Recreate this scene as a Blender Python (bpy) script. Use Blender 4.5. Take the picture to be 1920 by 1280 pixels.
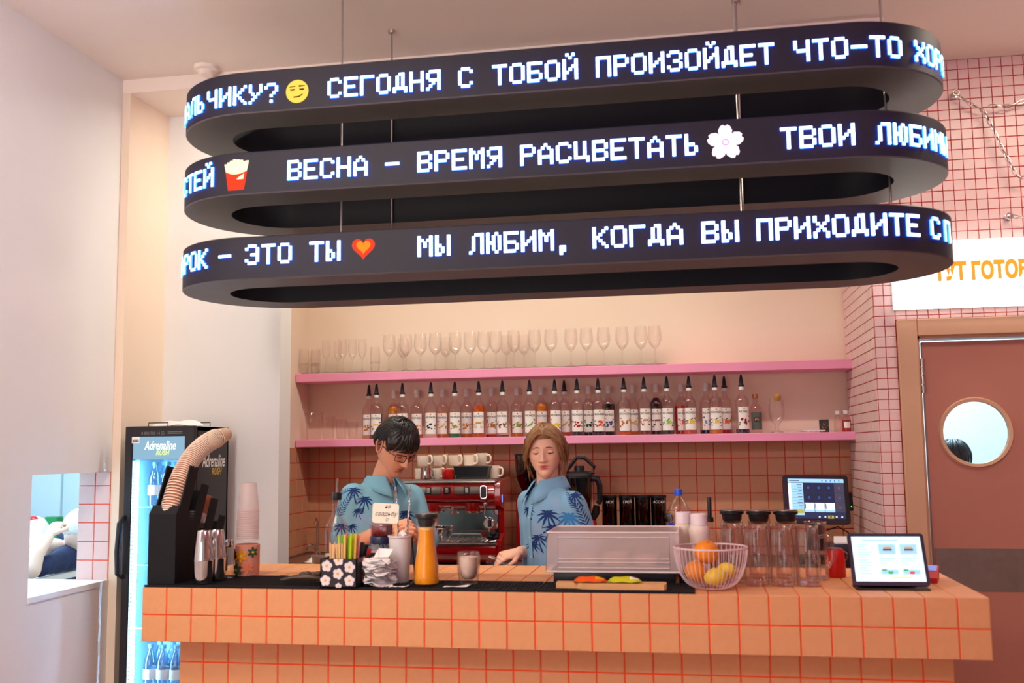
import bpy, bmesh, math, random
from mathutils import Vector, Matrix, noise
from mathutils.bvhtree import BVHTree
random.seed(7)
PI = math.pi
for o in list(bpy.data.objects):
    bpy.data.objects.remove(o)
scene = bpy.context.scene
COL = scene.collection

# ------------------------------------------------------------------ camera
cam_data = bpy.data.cameras.new('camera')
cam = bpy.data.objects.new('camera', cam_data)
COL.objects.link(cam)
CAM = Vector((2.0575, -3.5347, 1.5540))
YAW, PITCH, ROLL = -0.1755, 0.1070, -0.0127
_f = Vector((math.sin(YAW)*math.cos(PITCH), math.cos(YAW)*math.cos(PITCH), math.sin(PITCH)))
_r = Vector((math.cos(YAW), -math.sin(YAW), 0))
_u = _r.cross(_f)
_c, _s = math.cos(ROLL), math.sin(ROLL)
_R, _U = _c*_r + _s*_u, -_s*_r + _c*_u
cam.matrix_world = Matrix(((_R.x, _U.x, -_f.x, CAM.x), (_R.y, _U.y, -_f.y, CAM.y), (_R.z, _U.z, -_f.z, CAM.z), (0, 0, 0, 1)))
cam_data.sensor_width = 36.0
cam_data.lens = 36.0*1868.0/1920.0
cam_data.clip_start = 0.05
cam_data.dof.use_dof = True
cam_data.dof.focus_distance = 4.9
cam_data.dof.aperture_fstop = 2.0
scene.camera = cam

# ------------------------------------------------------------------ world, exposure, room lamps, added fill lights
scene.view_settings.view_transform = 'Standard'
scene.view_settings.look = 'None'
scene.view_settings.gamma = 1.0
scene.view_settings.use_curve_mapping = False
scene.view_settings.exposure = 0.0
world = bpy.data.worlds.new('room_ambience')
scene.world = world
world.use_nodes = True
world.node_tree.nodes['Background'].inputs[0].default_value = (1.0, 0.94, 0.90, 1)
world.node_tree.nodes['Background'].inputs[1].default_value = 0.36

def area(name, loc, target, sx, sy, energy, color):
    d = bpy.data.lights.new(name, 'AREA')
    d.shape = 'RECTANGLE'; d.size = sx; d.size_y = sy; d.energy = energy; d.color = color
    o = bpy.data.objects.new(name, d); COL.objects.link(o)
    o.location = loc
    o.rotation_euler = (Vector(target)-Vector(loc)).to_track_quat('-Z', 'Y').to_euler()
    return o
area('hall_ceiling_lamp', (0.5, -1.5, 3.38), (0.5, -1.1, 0), 1.2, 0.9, 38, (1.0, 0.83, 0.62))
def point_fill(name, loc, r, energy, color):
    d = bpy.data.lights.new(name, 'POINT'); d.energy = energy; d.color = color; d.shadow_soft_size = r
    o = bpy.data.objects.new(name, d); COL.objects.link(o); o.location = loc
point_fill('hall_fill_light', (0.1, -2.2, 2.75), 0.18, 72, (1.0, 0.96, 0.92))  # added point light out of view, lifts the ceiling and left wall
area('door_fill_light', (3.85, 0.45, 3.39), (3.85, 0.55, 0), 0.7, 0.3, 22, (1.0, 0.86, 0.68))  # added fill to brighten the door and tiled wall
area('bar_fill_light', (1.1, 1.15, 3.36), (1.1, 1.9, 0), 2.4, 0.25, 160, (1.0, 0.95, 0.80))  # added fill to brighten the back wall and bottles
area('front_fill_light', (0.1, -5.2, 1.5), (0.1, 1.0, 2.2), 1.8, 1.8, 34, (1.0, 0.97, 0.95))  # added fill behind the camera for left wall and ceiling, no window modelled
area('pink_neon_lamp', (3.4, -2.6, 2.9), (1.2, 2.3, 1.6), 1.0, 0.25, 12, (1.0, 0.35, 0.80))
area('kitchen_lamp', (-2.0, 1.4, 2.75), (-2.0, 1.4, 0), 1.6, 2.0, 125, (0.60, 0.85, 1.0))
area('backroom_lamp', (3.5, 3.0, 2.75), (3.5, 3.0, 0), 1.0, 1.0, 70, (0.62, 0.87, 1.0))

# ------------------------------------------------------------------ materials
def lin(c):
    return tuple((x/255/12.92 if x/255 <= 0.04045 else ((x/255+0.055)/1.055)**2.4) for x in c)
MATS = {}
def mat(name, rgb, rough=0.5, metal=0.0, spec=0.5, trans=0.0, emit=None, estr=0.0, var=0.0, vscale=8.0, bump=0.0, bscale=60.0, alpha=1.0, sss=0.0, coat=0.0, stretch=None):
    m = bpy.data.materials.new(name); m.use_nodes = True
    nt = m.node_tree; b = nt.nodes['Principled BSDF']
    c = lin(rgb)
    b.inputs['Base Color'].default_value = (*c, 1)
    b.inputs['Roughness'].default_value = rough
    b.inputs['Metallic'].default_value = metal
    b.inputs['Specular IOR Level'].default_value = spec
    b.inputs['Transmission Weight'].default_value = trans
    b.inputs['Alpha'].default_value = alpha
    b.inputs['Coat Weight'].default_value = coat
    if sss:
        b.inputs['Subsurface Weight'].default_value = sss
        b.inputs['Subsurface Radius'].default_value = (0.02, 0.008, 0.004)
        b.inputs['Subsurface Scale'].default_value = 0.5
    if emit:
        b.inputs['Emission Color'].default_value = (*lin(emit), 1)
        b.inputs['Emission Strength'].default_value = estr
    if var or bump:
        tc = nt.nodes.new('ShaderNodeTexCoord')
        src = tc.outputs['Object']
        if stretch:
            mp = nt.nodes.new('ShaderNodeMapping'); mp.inputs['Scale'].default_value = stretch
            nt.links.new(src, mp.inputs['Vector']); src = mp.outputs['Vector']
    if var:
        n = nt.nodes.new('ShaderNodeTexNoise'); n.inputs['Scale'].default_value = vscale; n.inputs['Detail'].default_value = 4
        nt.links.new(src, n.inputs['Vector'])
        r = nt.nodes.new('ShaderNodeMapRange')
        r.inputs['From Min'].default_value = 0.3; r.inputs['From Max'].default_value = 0.7
        r.inputs['To Min'].default_value = 1-var; r.inputs['To Max'].default_value = 1+var*0.6
        nt.links.new(n.outputs['Fac'], r.inputs['Value'])
        h = nt.nodes.new('ShaderNodeMix'); h.data_type = 'RGBA'; h.blend_type = 'MULTIPLY'; h.inputs[0].default_value = 1
        h.inputs[6].default_value = (*c, 1)
        nt.links.new(r.outputs['Result'], h.inputs[7])
        nt.links.new(h.outputs[2], b.inputs['Base Color'])
    if bump:
        n2 = nt.nodes.new('ShaderNodeTexNoise'); n2.inputs['Scale'].default_value = bscale; n2.inputs['Detail'].default_value = 3
        nt.links.new(src, n2.inputs['Vector'])
        bp = nt.nodes.new('ShaderNodeBump'); bp.inputs['Strength'].default_value = bump; bp.inputs['Distance'].default_value = 0.004
        nt.links.new(n2.outputs['Fac'], bp.inputs['Height']); nt.links.new(bp.outputs['Normal'], b.inputs['Normal'])
    MATS[name] = m
    return m
def thin_glass(name, tint=(250, 244, 242), edge=0.5, rough=0.03, base=0.03):
    """a thin pane or wall of glass: clear face on, reflecting at grazing angles"""
    m = bpy.data.materials.new(name); m.use_nodes = True
    nt = m.node_tree; nt.nodes.clear()
    out = nt.nodes.new('ShaderNodeOutputMaterial')
    t = nt.nodes.new('ShaderNodeBsdfTransparent'); t.inputs[0].default_value = (*lin(tint), 1)
    g = nt.nodes.new('ShaderNodeBsdfGlossy'); g.inputs['Roughness'].default_value = rough
    lw = nt.nodes.new('ShaderNodeLayerWeight'); lw.inputs['Blend'].default_value = 0.35
    mr = nt.nodes.new('ShaderNodeMapRange'); mr.inputs['To Min'].default_value = base; mr.inputs['To Max'].default_value = edge
    mx = nt.nodes.new('ShaderNodeMixShader')
    nt.links.new(lw.outputs['Facing'], mr.inputs['Value']); nt.links.new(mr.outputs['Result'], mx.inputs[0])
    nt.links.new(t.outputs[0], mx.inputs[1]); nt.links.new(g.outputs[0], mx.inputs[2]); nt.links.new(mx.outputs[0], out.inputs[0])
    MATS[name] = m
    return m
def emitter(name, rgb, s):
    m = bpy.data.materials.new(name); m.use_nodes = True
    nt = m.node_tree; nt.nodes.clear()
    out = nt.nodes.new('ShaderNodeOutputMaterial'); e = nt.nodes.new('ShaderNodeEmission')
    e.inputs[0].default_value = (*lin(rgb), 1); e.inputs[1].default_value = s
    nt.links.new(e.outputs[0], out.inputs[0]); MATS[name] = m
    return m
def M(n): return MATS[n]

mat('plaster', (242, 220, 200), 0.9, spec=0.2, var=0.03, vscale=2.0, bump=0.05, bscale=40)
mat('plaster_left', (238, 236, 235), 0.9, spec=0.2, var=0.03, vscale=1.5, bump=0.05, bscale=40)
mat('ceiling_paint', (246, 230, 220), 0.9, spec=0.2, var=0.02, vscale=1.5)
mat('floor', (176, 158, 146), 0.5, var=0.1)
mat('tile_counter', (222, 154, 106), 0.55, spec=0.4, var=0.04, vscale=30, bump=0.02)
mat('grout_counter', (255, 74, 26), 0.9, spec=0.1)
mat('tile_back', (208, 146, 112), 0.5, spec=0.4, var=0.04, vscale=25)
mat('grout_back', (225, 60, 40), 0.9, spec=0.1)
mat('tile_small', (226, 192, 190), 0.35, spec=0.5, var=0.03, vscale=25)
mat('grout_small', (190, 26, 16), 0.9, spec=0.1)
mat('pink_shelf', (250, 160, 198), 0.45, spec=0.4, var=0.02)
mat('door_paint', (178, 118, 102), 0.45, spec=0.4, var=0.03, vscale=4)
mat('frame_paint', (200, 158, 128), 0.5, spec=0.4, var=0.03)
mat('steel', (190, 182, 178), 0.28, metal=1.0, var=0.08, vscale=20, stretch=(1, 1, 12))
mat('steel_brushed', (150, 138, 130), 0.5, metal=1.0, var=0.1, vscale=20, stretch=(1, 12, 1))
mat('chrome', (225, 222, 222), 0.08, metal=1.0)
mat('black_plastic', (20, 20, 26), 0.35, spec=0.5)
mat('black_matte', (15, 14, 20), 0.65, spec=0.3, bump=0.05, bscale=120)
mat('black_rubber', (18, 17, 22), 0.75, spec=0.3, bump=0.3, bscale=200)
mat('led_black', (36, 33, 46), 0.6, spec=0.3, var=0.05, vscale=40)
mat('ring_black', (30, 30, 36), 0.45, spec=0.45, var=0.1, vscale=3)
mat('ring_soffit', (96, 90, 92), 0.5, spec=0.4, var=0.12, vscale=4)
mat('ring_inner', (8, 12, 28), 0.6, spec=0.3)
emitter('led_white', (196, 226, 255), 6.0)
emitter('led_halo_edge', (20, 90, 255), 12.0)  # glow added to the letter sides to throw a blue halo on the band
emitter('led_yellow', (255, 214, 90), 1.25)
emitter('led_amber', (240, 160, 30), 0.9)
emitter('led_brown', (120, 70, 20), 0.5)
emitter('led_red', (255, 66, 40), 1.3)
emitter('led_orange', (255, 140, 40), 1.3)
emitter('led_cream', (255, 240, 190), 1.6)
emitter('led_pink', (255, 130, 215), 1.5)
emitter('led_flower', (255, 225, 250), 2.4)
emitter('sign_white', (255, 246, 236), 3.6)
mat('sign_orange', (240, 140, 30), 0.6, emit=(250, 145, 20), estr=0.75)
emitter('fridge_led', (150, 216, 255), 120.0)
emitter('fridge_header', (150, 190, 215), 1.0)
emitter('fridge_header_text', (245, 255, 255), 1.6)
emitter('fridge_header_lime', (225, 240, 130), 1.3)
mat('white_plastic', (238, 234, 232), 0.4)
mat('white_paper', (245, 240, 240), 0.8, spec=0.2, var=0.02)
mat('label_paper', (250, 246, 244), 0.7, spec=0.2)
mat('ink', (32, 28, 34), 0.7, spec=0.2)
mat('ink_grey', (120, 116, 120), 0.7, spec=0.2)
mat('orange_ink', (240, 120, 40), 0.6)
mat('pourer', (22, 24, 44), 0.35)
thin_glass('glass', (255, 253, 252), 0.75, rough=0.10, base=0.02)
thin_glass('glass_bottle', (252, 243, 243), 0.45)
thin_glass('glass_pane', (236, 246, 250), 0.4)
thin_glass('plastic_clear', (250, 244, 243), 0.4, rough=0.12, base=0.04)
def frost(name, tint, rgb, k):
    m = bpy.data.materials.new(name); m.use_nodes = True
    nt = m.node_tree; nt.nodes.clear()
    out = nt.nodes.new('ShaderNodeOutputMaterial'); mx = nt.nodes.new('ShaderNodeMixShader'); mx.inputs[0].default_value = k
    t = nt.nodes.new('ShaderNodeBsdfTransparent'); t.inputs[0].default_value = (*lin(tint), 1)
    b = nt.nodes.new('ShaderNodeBsdfPrincipled'); b.inputs['Base Color'].default_value = (*lin(rgb), 1); b.inputs['Roughness'].default_value = 0.35
    nt.links.new(t.outputs[0], mx.inputs[1]); nt.links.new(b.outputs[0], mx.inputs[2]); nt.links.new(mx.outputs[0], out.inputs[0]); MATS[name] = m
frost('plastic_frost', (250, 240, 238), (236, 220, 218), 0.34)
frost('case_frost', (240, 226, 224), (226, 204, 200), 0.46)
thin_glass('jug_glass', (248, 240, 240), 0.85, rough=0.04, base=0.05)
thin_glass('dark_glass', (92, 70, 78), 0.5, rough=0.06, base=0.06)
mat('red_enamel', (170, 10, 16), 0.18, spec=0.6, coat=0.6)
mat('red_cup', (200, 20, 14), 0.35)
mat('ceramic', (240, 226, 208), 0.35, spec=0.5)
mat('ceramic_rim', (196, 134, 86), 0.6)
mat('kitchen_wall', (225, 238, 244), 0.6)
mat('wood_light', (222, 164, 108), 0.55, var=0.12, vscale=6, stretch=(1, 10, 10))
mat('juice', (255, 172, 8), 0.3, spec=0.4, var=0.04, vscale=30, sss=0.3)

# ------------------------------------------------------------------ mesh helpers
class MB:
    def __init__(s): s.v = []; s.f = []; s.m = []
    def add(s, vs, fs, mi=0, X=None):
        b = len(s.v)
        if X is not None: vs = [X @ Vector(p) for p in vs]
        s.v.extend([tuple(p) for p in vs])
        for f in fs:
            s.f.append(tuple(b+i for i in f)); s.m.append(mi)
        return s
    def box(s, a, b, mi=0, ch=0.0, X=None):
        (x0, y0, z0), (x1, y1, z1) = a, b
        if ch <= 0:
            vs = [(x, y, z) for z in (z0, z1) for y in (y0, y1) for x in (x0, x1)]
            fs = [(0, 2, 3, 1), (4, 5, 7, 6), (0, 1, 5, 4), (2, 6, 7, 3), (0, 4, 6, 2), (1, 3, 7, 5)]
            return s.add(vs, fs, mi, X)
        bm = bmesh.new()
        bmesh.ops.create_cube(bm, size=1)
        for v in bm.verts:
            v.co = Vector((x0+(v.co.x+.5)*(x1-x0), y0+(v.co.y+.5)*(y1-y0), z0+(v.co.z+.5)*(z1-z0)))
        bmesh.ops.bevel(bm, geom=bm.edges[:], offset=ch, segments=2 if ch > 0.004 else 1, affect='EDGES', profile=0.5)
        bm.verts.index_update()
        s.add([v.co.copy() for v in bm.verts], [tuple(v.index for v in f.verts) for f in bm.faces], mi, X)
        bm.free()
        return s
    def lathe(s, prof, seg=24, c=(0, 0, 0), mi=0, X=None, squash=(1, 1), cap0=False, cap1=False):
        vs = []; fs = []; n = len(prof)
        for (r, z) in prof:
            for k in range(seg):
                a = 2*PI*k/seg
                vs.append((c[0]+r*squash[0]*math.cos(a), c[1]+r*squash[1]*math.sin(a), c[2]+z))
        for i in range(n-1):
            for k in range(seg):
                k2 = (k+1) % seg
                fs.append((i*seg+k, i*seg+k2, (i+1)*seg+k2, (i+1)*seg+k))
        if cap0: fs.append(tuple(range(seg-1, -1, -1)))
        if cap1: fs.append(tuple((n-1)*seg+k for k in range(seg)))
        return s.add(vs, fs, mi, X)
    def tube(s, pts, rad, seg=8, mi=0, X=None, cap=True, closed=False, flat=1.0, up=None):
        pts = [Vector(p) for p in pts]; n = len(pts)
        if not hasattr(rad, '__len__'): rad = [rad]*n
        vs = []; fs = []
        prev = None
        for i, p in enumerate(pts):
            if closed: t = (pts[(i+1) % n]-pts[i-1])
            else: t = pts[min(i+1, n-1)]-pts[max(i-1, 0)]
            t = t.normalized() if t.length > 1e-9 else Vector((0, 0, 1))
            if prev is None:
                a = Vector(up) if up else (Vector((0, 0, 1)) if abs(t.z) < 0.9 else Vector((1, 0, 0)))
                nx = (a - t*a.dot(t)).normalized()
            else:
                nx = (prev - t*prev.dot(t)).normalized()
            prev = nx; ny = t.cross(nx)
            for k in range(seg):
                a = 2*PI*k/seg
                vs.append(p + nx*(rad[i]*math.cos(a)*flat) + ny*(rad[i]*math.sin(a)))
        m = n if closed else n-1
        for i in range(m):
            j = (i+1) % n
            for k in range(seg):
                k2 = (k+1) % seg
                fs.append((i*seg+k, i*seg+k2, j*seg+k2, j*seg+k))
        if cap and not closed:
            fs.append(tuple(range(seg-1, -1, -1))); fs.append(tuple((n-1)*seg+k for k in range(seg)))
        return s.add(vs, fs, mi, X)
    def prism(s, poly, z0, z1, mi=0, X=None):
        n = len(poly)
        vs = [(x, y, z0) for x, y in poly]+[(x, y, z1) for x, y in poly]
        fs = [tuple(range(n-1, -1, -1)), tuple(range(n, 2*n))]
        for k in range(n): fs.append((k, (k+1) % n, n+(k+1) % n, n+k))
        return s.add(vs, fs, mi, X)
    def loft(s, rings, mi=0, X=None, cap=True):
        n = len(rings[0]); vs = [p for r in rings for p in r]; fs = []
        for i in range(len(rings)-1):
            for k in range(n):
                k2 = (k+1) % n
                fs.append((i*n+k, i*n+k2, (i+1)*n+k2, (i+1)*n+k))
        if cap:
            fs.append(tuple(range(n-1, -1, -1))); fs.append(tuple((len(rings)-1)*n+k for k in range(n)))
        return s.add(vs, fs, mi, X)
    def sphere(s, c, r, seg=16, mi=0, X=None):
        r = (r, r, r) if not hasattr(r, '__len__') else r
        rings = max(6, seg//2); vs = [(c[0], c[1], c[2]-r[2])]; fs = []
        for i in range(1, rings):
            a = -PI/2+PI*i/rings
            for k in range(seg):
                b = 2*PI*k/seg
                vs.append((c[0]+r[0]*math.cos(a)*math.cos(b), c[1]+r[1]*math.cos(a)*math.sin(b), c[2]+r[2]*math.sin(a)))
        vs.append((c[0], c[1], c[2]+r[2])); top = len(vs)-1
        for k in range(seg):
            k2 = (k+1) % seg
            fs.append((0, 1+k2, 1+k)); fs.append((top, top-seg+k, top-seg+k2))
            for i in range(rings-2):
                fs.append((1+i*seg+k, 1+i*seg+k2, 1+(i+1)*seg+k2, 1+(i+1)*seg+k))
        return s.add(vs, fs, mi, X)
    def mesh(s, name, mats, smooth=35):
        me = bpy.data.meshes.new(name)
        me.from_pydata(s.v, [], s.f)
        if not isinstance(mats, (list, tuple)): mats = [mats]
        for m in mats: me.materials.append(MATS[m] if isinstance(m, str) else m)
        if len(mats) > 1: me.polygons.foreach_set('material_index', s.m)
        if smooth:
            me.polygons.foreach_set('use_smooth', [True]*len(me.polygons))
            me.set_sharp_from_angle(angle=math.radians(smooth))
        me.update()
        return me
    def build(s, name, mats, parent=None, loc=None, rz=0, smooth=35):
        return link(name, s.mesh(name, mats, smooth), parent, loc, rz)
def link(name, me, parent=None, loc=None, rz=0):
    o = bpy.data.objects.new(name, me); COL.objects.link(o)
    if parent: o.parent = parent
    if loc: o.location = loc
    if rz: o.rotation_euler = (0, 0, rz)
    return o
def tag(o, label, cat, group=None, kind=None):
    o['label'] = label; o['category'] = cat
    if group: o['group'] = group
    if kind: o['kind'] = kind
    return o
def thing(name, label, cat, loc=(0, 0, 0), rz=0, group=None, kind=None):
    o = bpy.data.objects.new(name, None); COL.objects.link(o)
    o.location = loc; o.rotation_euler = (0, 0, rz); o.empty_display_size = 0.05
    return tag(o, label, cat, group, kind)
def struct(name, mb, mats, label, cat, smooth=35):
    return tag(mb.build(name, mats, smooth=smooth), label, cat, kind='structure')
def dup(root, loc, rz=None, label=None):
    r = root.copy(); COL.objects.link(r); r.location = loc
    if rz is not None: r.rotation_euler = (0, 0, rz)
    if label: r['label'] = label
    for ch in list(root.children):
        c = ch.copy(); COL.objects.link(c); c.parent = r
        for g in list(ch.children):
            d = g.copy(); COL.objects.link(d); d.parent = c
    return r
def textmesh(txt, size, shear=0.0, bold=0.0, align='CENTER', squash=1.0):
    """flat lettering as vertices and faces in the XY plane"""
    cu = bpy.data.curves.new('t', 'FONT'); cu.body = txt; cu.size = size; cu.shear = shear; cu.offset = bold
    cu.align_x = align; cu.align_y = 'CENTER'; cu.resolution_u = 3
    o = bpy.data.objects.new('t', cu); COL.objects.link(o)
    dg = bpy.context.evaluated_depsgraph_get()
    me = bpy.data.meshes.new_from_object(o.evaluated_get(dg))
    vs = [(v.co.x*squash, v.co.y, 0) for v in me.vertices]; fs = [tuple(p.vertices) for p in me.polygons]
    bpy.data.objects.remove(o); bpy.data.curves.remove(cu); bpy.data.meshes.remove(me)
    return vs, fs
def frame(o, x, y):
    """matrix placing local XY on axes x, y at origin o"""
    x = Vector(x).normalized(); y = Vector(y).normalized(); z = x.cross(y)
    return Matrix(((x.x, y.x, z.x, o[0]), (x.y, y.y, z.y, o[1]), (x.z, y.z, z.z, o[2]), (0, 0, 0, 1)))
def ngon(n, r, c=(0, 0), a0=0.0, sy=1.0):
    return [(c[0]+r*math.cos(a0+2*PI*k/n), c[1]+sy*r*math.sin(a0+2*PI*k/n)) for k in range(n)]
def rrect(x0, y0, x1, y1, r, n=4):
    p = []
    for cx, cy, a in ((x1-r, y1-r, 0), (x0+r, y1-r, PI/2), (x0+r, y0+r, PI), (x1-r, y0+r, 1.5*PI)):
        for k in range(n+1):
            t = a+PI/2*k/n; p.append((cx+r*math.cos(t), cy+r*math.sin(t)))
    return p
ORD = ['first', 'second', 'third', 'fourth', 'fifth', 'sixth', 'seventh', 'eighth', 'ninth', 'tenth', 'eleventh', 'twelfth', 'thirteenth', 'fourteenth', 'fifteenth', 'sixteenth', 'seventeenth', 'eighteenth', 'nineteenth', 'twentieth', 'twenty-first', 'twenty-second', 'twenty-third']
# ================================================================== the setting
YB, YP, H = 2.386, 1.466, 3.414  # most positions below unprojected from image pixels onto assumed planes, then hardcoded
XL, XN0, XN1 = -0.688, -0.29, 2.955      # left wall, niche sides
ZT = 1.05                                  # counter top
ZC = 0.935                                 # back worktop

mb = MB(); mb.box((-4, -7, -0.1), (7.5, 4.5, 0)); struct('floor', mb, 'floor', 'dull brown floor behind and under the bar', 'floor')
mb = MB(); mb.box((-4, -7, H), (7.5, 4.5, H+0.1)); struct('ceiling', mb, 'ceiling_paint', 'warm beige painted ceiling above the bar', 'ceiling')
# lower ceiling of the alcove behind the counter (a shallow beam)
mb = MB(); mb.box((-0.853, 0.88, 3.345), (2.946, 2.6, H)); struct('ceiling_alcove', mb, 'ceiling_paint', 'slightly lower beige ceiling over the work area', 'ceiling')
# left wall with the kitchen hatch (Y .29-.875, Z .957-1.468)
mb = MB()
TW = -0.853
for a, b in (((TW, -7, 0), (XL, 0.29, H)), ((TW, 0.29, 0), (XL, 0.88, 0.957)), ((TW, 0.29, 1.468), (XL, 0.88, H))):
    mb.box(a, b)
wl = struct('wall_left', mb, 'plaster_left', 'pale plaster side wall with a kitchen hatch cut in it', 'wall')
mb = MB(); mb.box((TW, 0.8803, 0), (-0.645, 1.258, 3.345)); struct('wall_alcove', mb, 'plaster', 'narrow pale plaster return beside the drinks fridge', 'wall')
mb = MB(); mb.box((-0.86, 1.258, 0), (0.0, 1.40, 3.345)); struct('wall_stub', mb, 'plaster_left', 'pale plaster wall behind the drinks fridge', 'wall')
# tiled jamb of the hatch
def tile_mesh(w, h, d, name, m, ch=0.0018):
    mb = MB()
    x0, x1, z0, z1 = -w/2, w/2, -h/2, h/2
    vs = [(x0, 0, z0), (x1, 0, z0), (x1, 0, z1), (x0, 0, z1),
          (x0, -d+ch, z0), (x1, -d+ch, z0), (x1, -d+ch, z1), (x0, -d+ch, z1),
          (x0+ch, -d, z0+ch), (x1-ch, -d, z0+ch), (x1-ch, -d, z1-ch), (x0+ch, -d, z1-ch)]
    fs = [(8, 9, 10, 11)]
    for k in range(4):
        k2 = (k+1) % 4
        fs += [(k, k2, 4+k2, 4+k), (4+k, 4+k2, 8+k2, 8+k)]
    mb.add(vs, fs)
    return mb.mesh(name, m, smooth=0)
_tm = {}
def tile(parent, w, h, d, m, loc, rot=(0, 0, 0)):
    k = (round(w, 4), round(h, 4), d, m)
    if k not in _tm: _tm[k] = tile_mesh(w, h, d, 'tile', m)
    o = link('tile', _tm[k], parent, loc); o.rotation_euler = rot
    return o
def tile_stuff(name, parent, m, items, d):
    """many tiles joined in one mesh: items of (x,y,z,w,h,rotz)"""
    mb = MB()
    ch = 0.0015
    for (x, y, z, w, h, rz) in items:
        x0, x1, z0, z1 = -w/2, w/2, -h/2, h/2
        vs = [(x0, 0, z0), (x1, 0, z0), (x1, 0, z1), (x0, 0, z1), (x0+ch, -d, z0+ch), (x1-ch, -d, z0+ch), (x1-ch, -d, z1-ch), (x0+ch, -d, z1-ch)]
        fs = [(4, 5, 6, 7)]+[(k, (k+1) % 4, 4+(k+1) % 4, 4+k) for k in range(4)]
        mb.add(vs, fs, 0, Matrix.Translation((x, y, z)) @ Matrix.Rotation(rz, 4, 'Z'))
    o = mb.build(name, m, parent, smooth=0); o['kind'] = 'stuff'
    return o
mb = MB(); mb.box((TW, 0.876, 0.957), (-0.69, 0.884, 1.468)); jamb = struct('trim_1', mb, 'grout_counter', 'pinkish tiled jamb of the kitchen hatch', 'tiled jamb')
for c, (xa, xb) in enumerate(((-0.853, -0.769), (-0.765, -0.690))):
    for (za, zb) in ((0.9585, 1.048), (1.052, 1.136), (1.140, 1.224), (1.228, 1.312), (1.316, 1.400), (1.404, 1.467)):
        tile(jamb, xb-xa, zb-za, 0.004, 'tile_small', ((xa+xb)/2, 0.876, (za+zb)/2))
mb = MB(); mb.box((TW-0.35, 0.291, 0.935), (XL+0.004, 0.874, 0.9595)); struct('trim_2', mb, 'white_plastic', 'white sill of the kitchen hatch', 'sill')

# back wall of the niche: plaster above, 10 cm tiles below the lower shelf
mb = MB(); mb.box((-0.5, YB+0.004, 0), (3.2, YB+0.1, 3.345))
wb = struct('wall_back', mb, 'plaster', 'peach plaster wall behind the shelves with brown tiles below', 'wall')
mb = MB(); mb.box((XN0, YB-0.001, ZC), (XN1, YB+0.006, 1.600)); gb = mb.build('grout_bed', 'grout_back', wb)
xb0, zb0 = -0.2157, 0.4331+1.05
G = 0.0042
rows = [(zb0+0.1, 1.598)]+[(zb0-0.1*k, zb0-0.1*k+0.1) for k in range(0, 6)]+[(ZC, zb0-0.5)]
for m in range(-1, 32):
    xa, xb = max(XN0, xb0+0.1*m), min(XN1, xb0+0.1*m+0.1)
    if xb-xa < 0.012: continue
    for za, zb in rows:
        za = max(za, ZC)
        if zb-za < 0.012: continue
        tile(wb, xb-xa-G, zb-za-G, 0.004, 'tile_back', ((xa+xb)/2, YB-0.001, (za+zb)/2))
# niche left side
mb = MB(); mb.box((-0.5, 1.40, 0), (XN0, YB+0.004, 3.345))
wn = struct('wall_niche', mb, 'plaster', 'greyish side of the shelf niche with brown tiles below', 'wall')
mb = MB(); mb.box((XN0, 1.40, ZC), (XN0+0.004, YB, 1.575)); mb.build('grout_bed', 'grout_counter', wn)
for k in range(10):
    ya, yb = YB-0.1*(k+1), YB-0.1*k
    if ya < 1.42: break
    for za, zb in rows[1:]+[(zb0+0.0, 1.574)]:
        if za == zb0 and zb > 1.58: zb = 1.574
        za = max(za, ZC)
        if zb-za < 0.012: continue
        tile(wn, 0.1-G, zb-za-G, 0.004, 'tile_back', (XN0+0.004, (ya+yb)/2, (za+zb)/2), (0, 0, PI/2))

# right: pillar + door wall, 5 cm tiles.  Door opening X 3.135..4.1, Z 0..2.062
XPF = 2.946
mb = MB()
for a, b in (((XPF, YP+0.005, 0), (3.06, YP+0.14, H)), ((3.06, YP+0.005, 2.14), (5.6, YP+0.14, H)), ((4.15, YP+0.005, 0), (5.6, YP+0.14, H)), ((XPF, YP+0.10, 0), (XPF+0.12, YB+0.1, H))):
    mb.box(a, b)
wr = struct('wall_right', mb, 'grout_small', 'wall of small pinkish white tiles with red joints around the door', 'wall')
xp0, zp0 = 2.9936, 1.2641+1.05
vis = []; rest = []
for i in range(-1, 28):
    xa, xb = xp0+0.05*i, xp0+0.05*i+0.05
    xa = max(xa, XPF)
    for j in range(-22, 26):
        za, zb = zp0-0.05*j-0.05, zp0-0.05*j
        zb = min(zb, H)
        if zb-za < 0.01: continue
        if xa > 3.02 and za < 2.145:
            if zb < 2.16: continue
            za = 2.145
        it = ((xa+xb)/2, YP+0.005, (za+zb)/2, xb-xa-0.0032, zb-za-0.0032, 0)
        inframe = xa < 3.62 and za > 1.02
        onsign = 3.03 < xa < 3.75 and 2.19 < za and zb < 2.50
        behind_ring = (xa < 3.26 and 2.48 < za)
        if inframe and not onsign and not (behind_ring and za > 2.55): vis.append(it)
        else: rest.append(it)
vis.sort(key=lambda t: (t[0]-3.3)**2*0.2+(t[2]-2.0)**2)
for t in vis[:296]: tile(wr, t[3], t[4], 0.004, 'tile_small', (t[0], t[1], t[2]))
rest += vis[296:]
side = []
for k in range(19):
    ya = YP+0.008+0.05*k
    if ya+0.05 > YB: break
    for j in range(-22, 26):
        za, zb = zp0-0.05*j-0.05, min(H, zp0-0.05*j)
        if zb-za > 0.01: side.append((XPF, ya+0.025, (za+zb)/2, 0.0468, zb-za-0.0032, -PI/2))
tile_stuff('tile_field', wr, 'tile_small', rest, 0.004)
tile_stuff('tile_side_field', wr, 'tile_small', side, 0.004)

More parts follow.
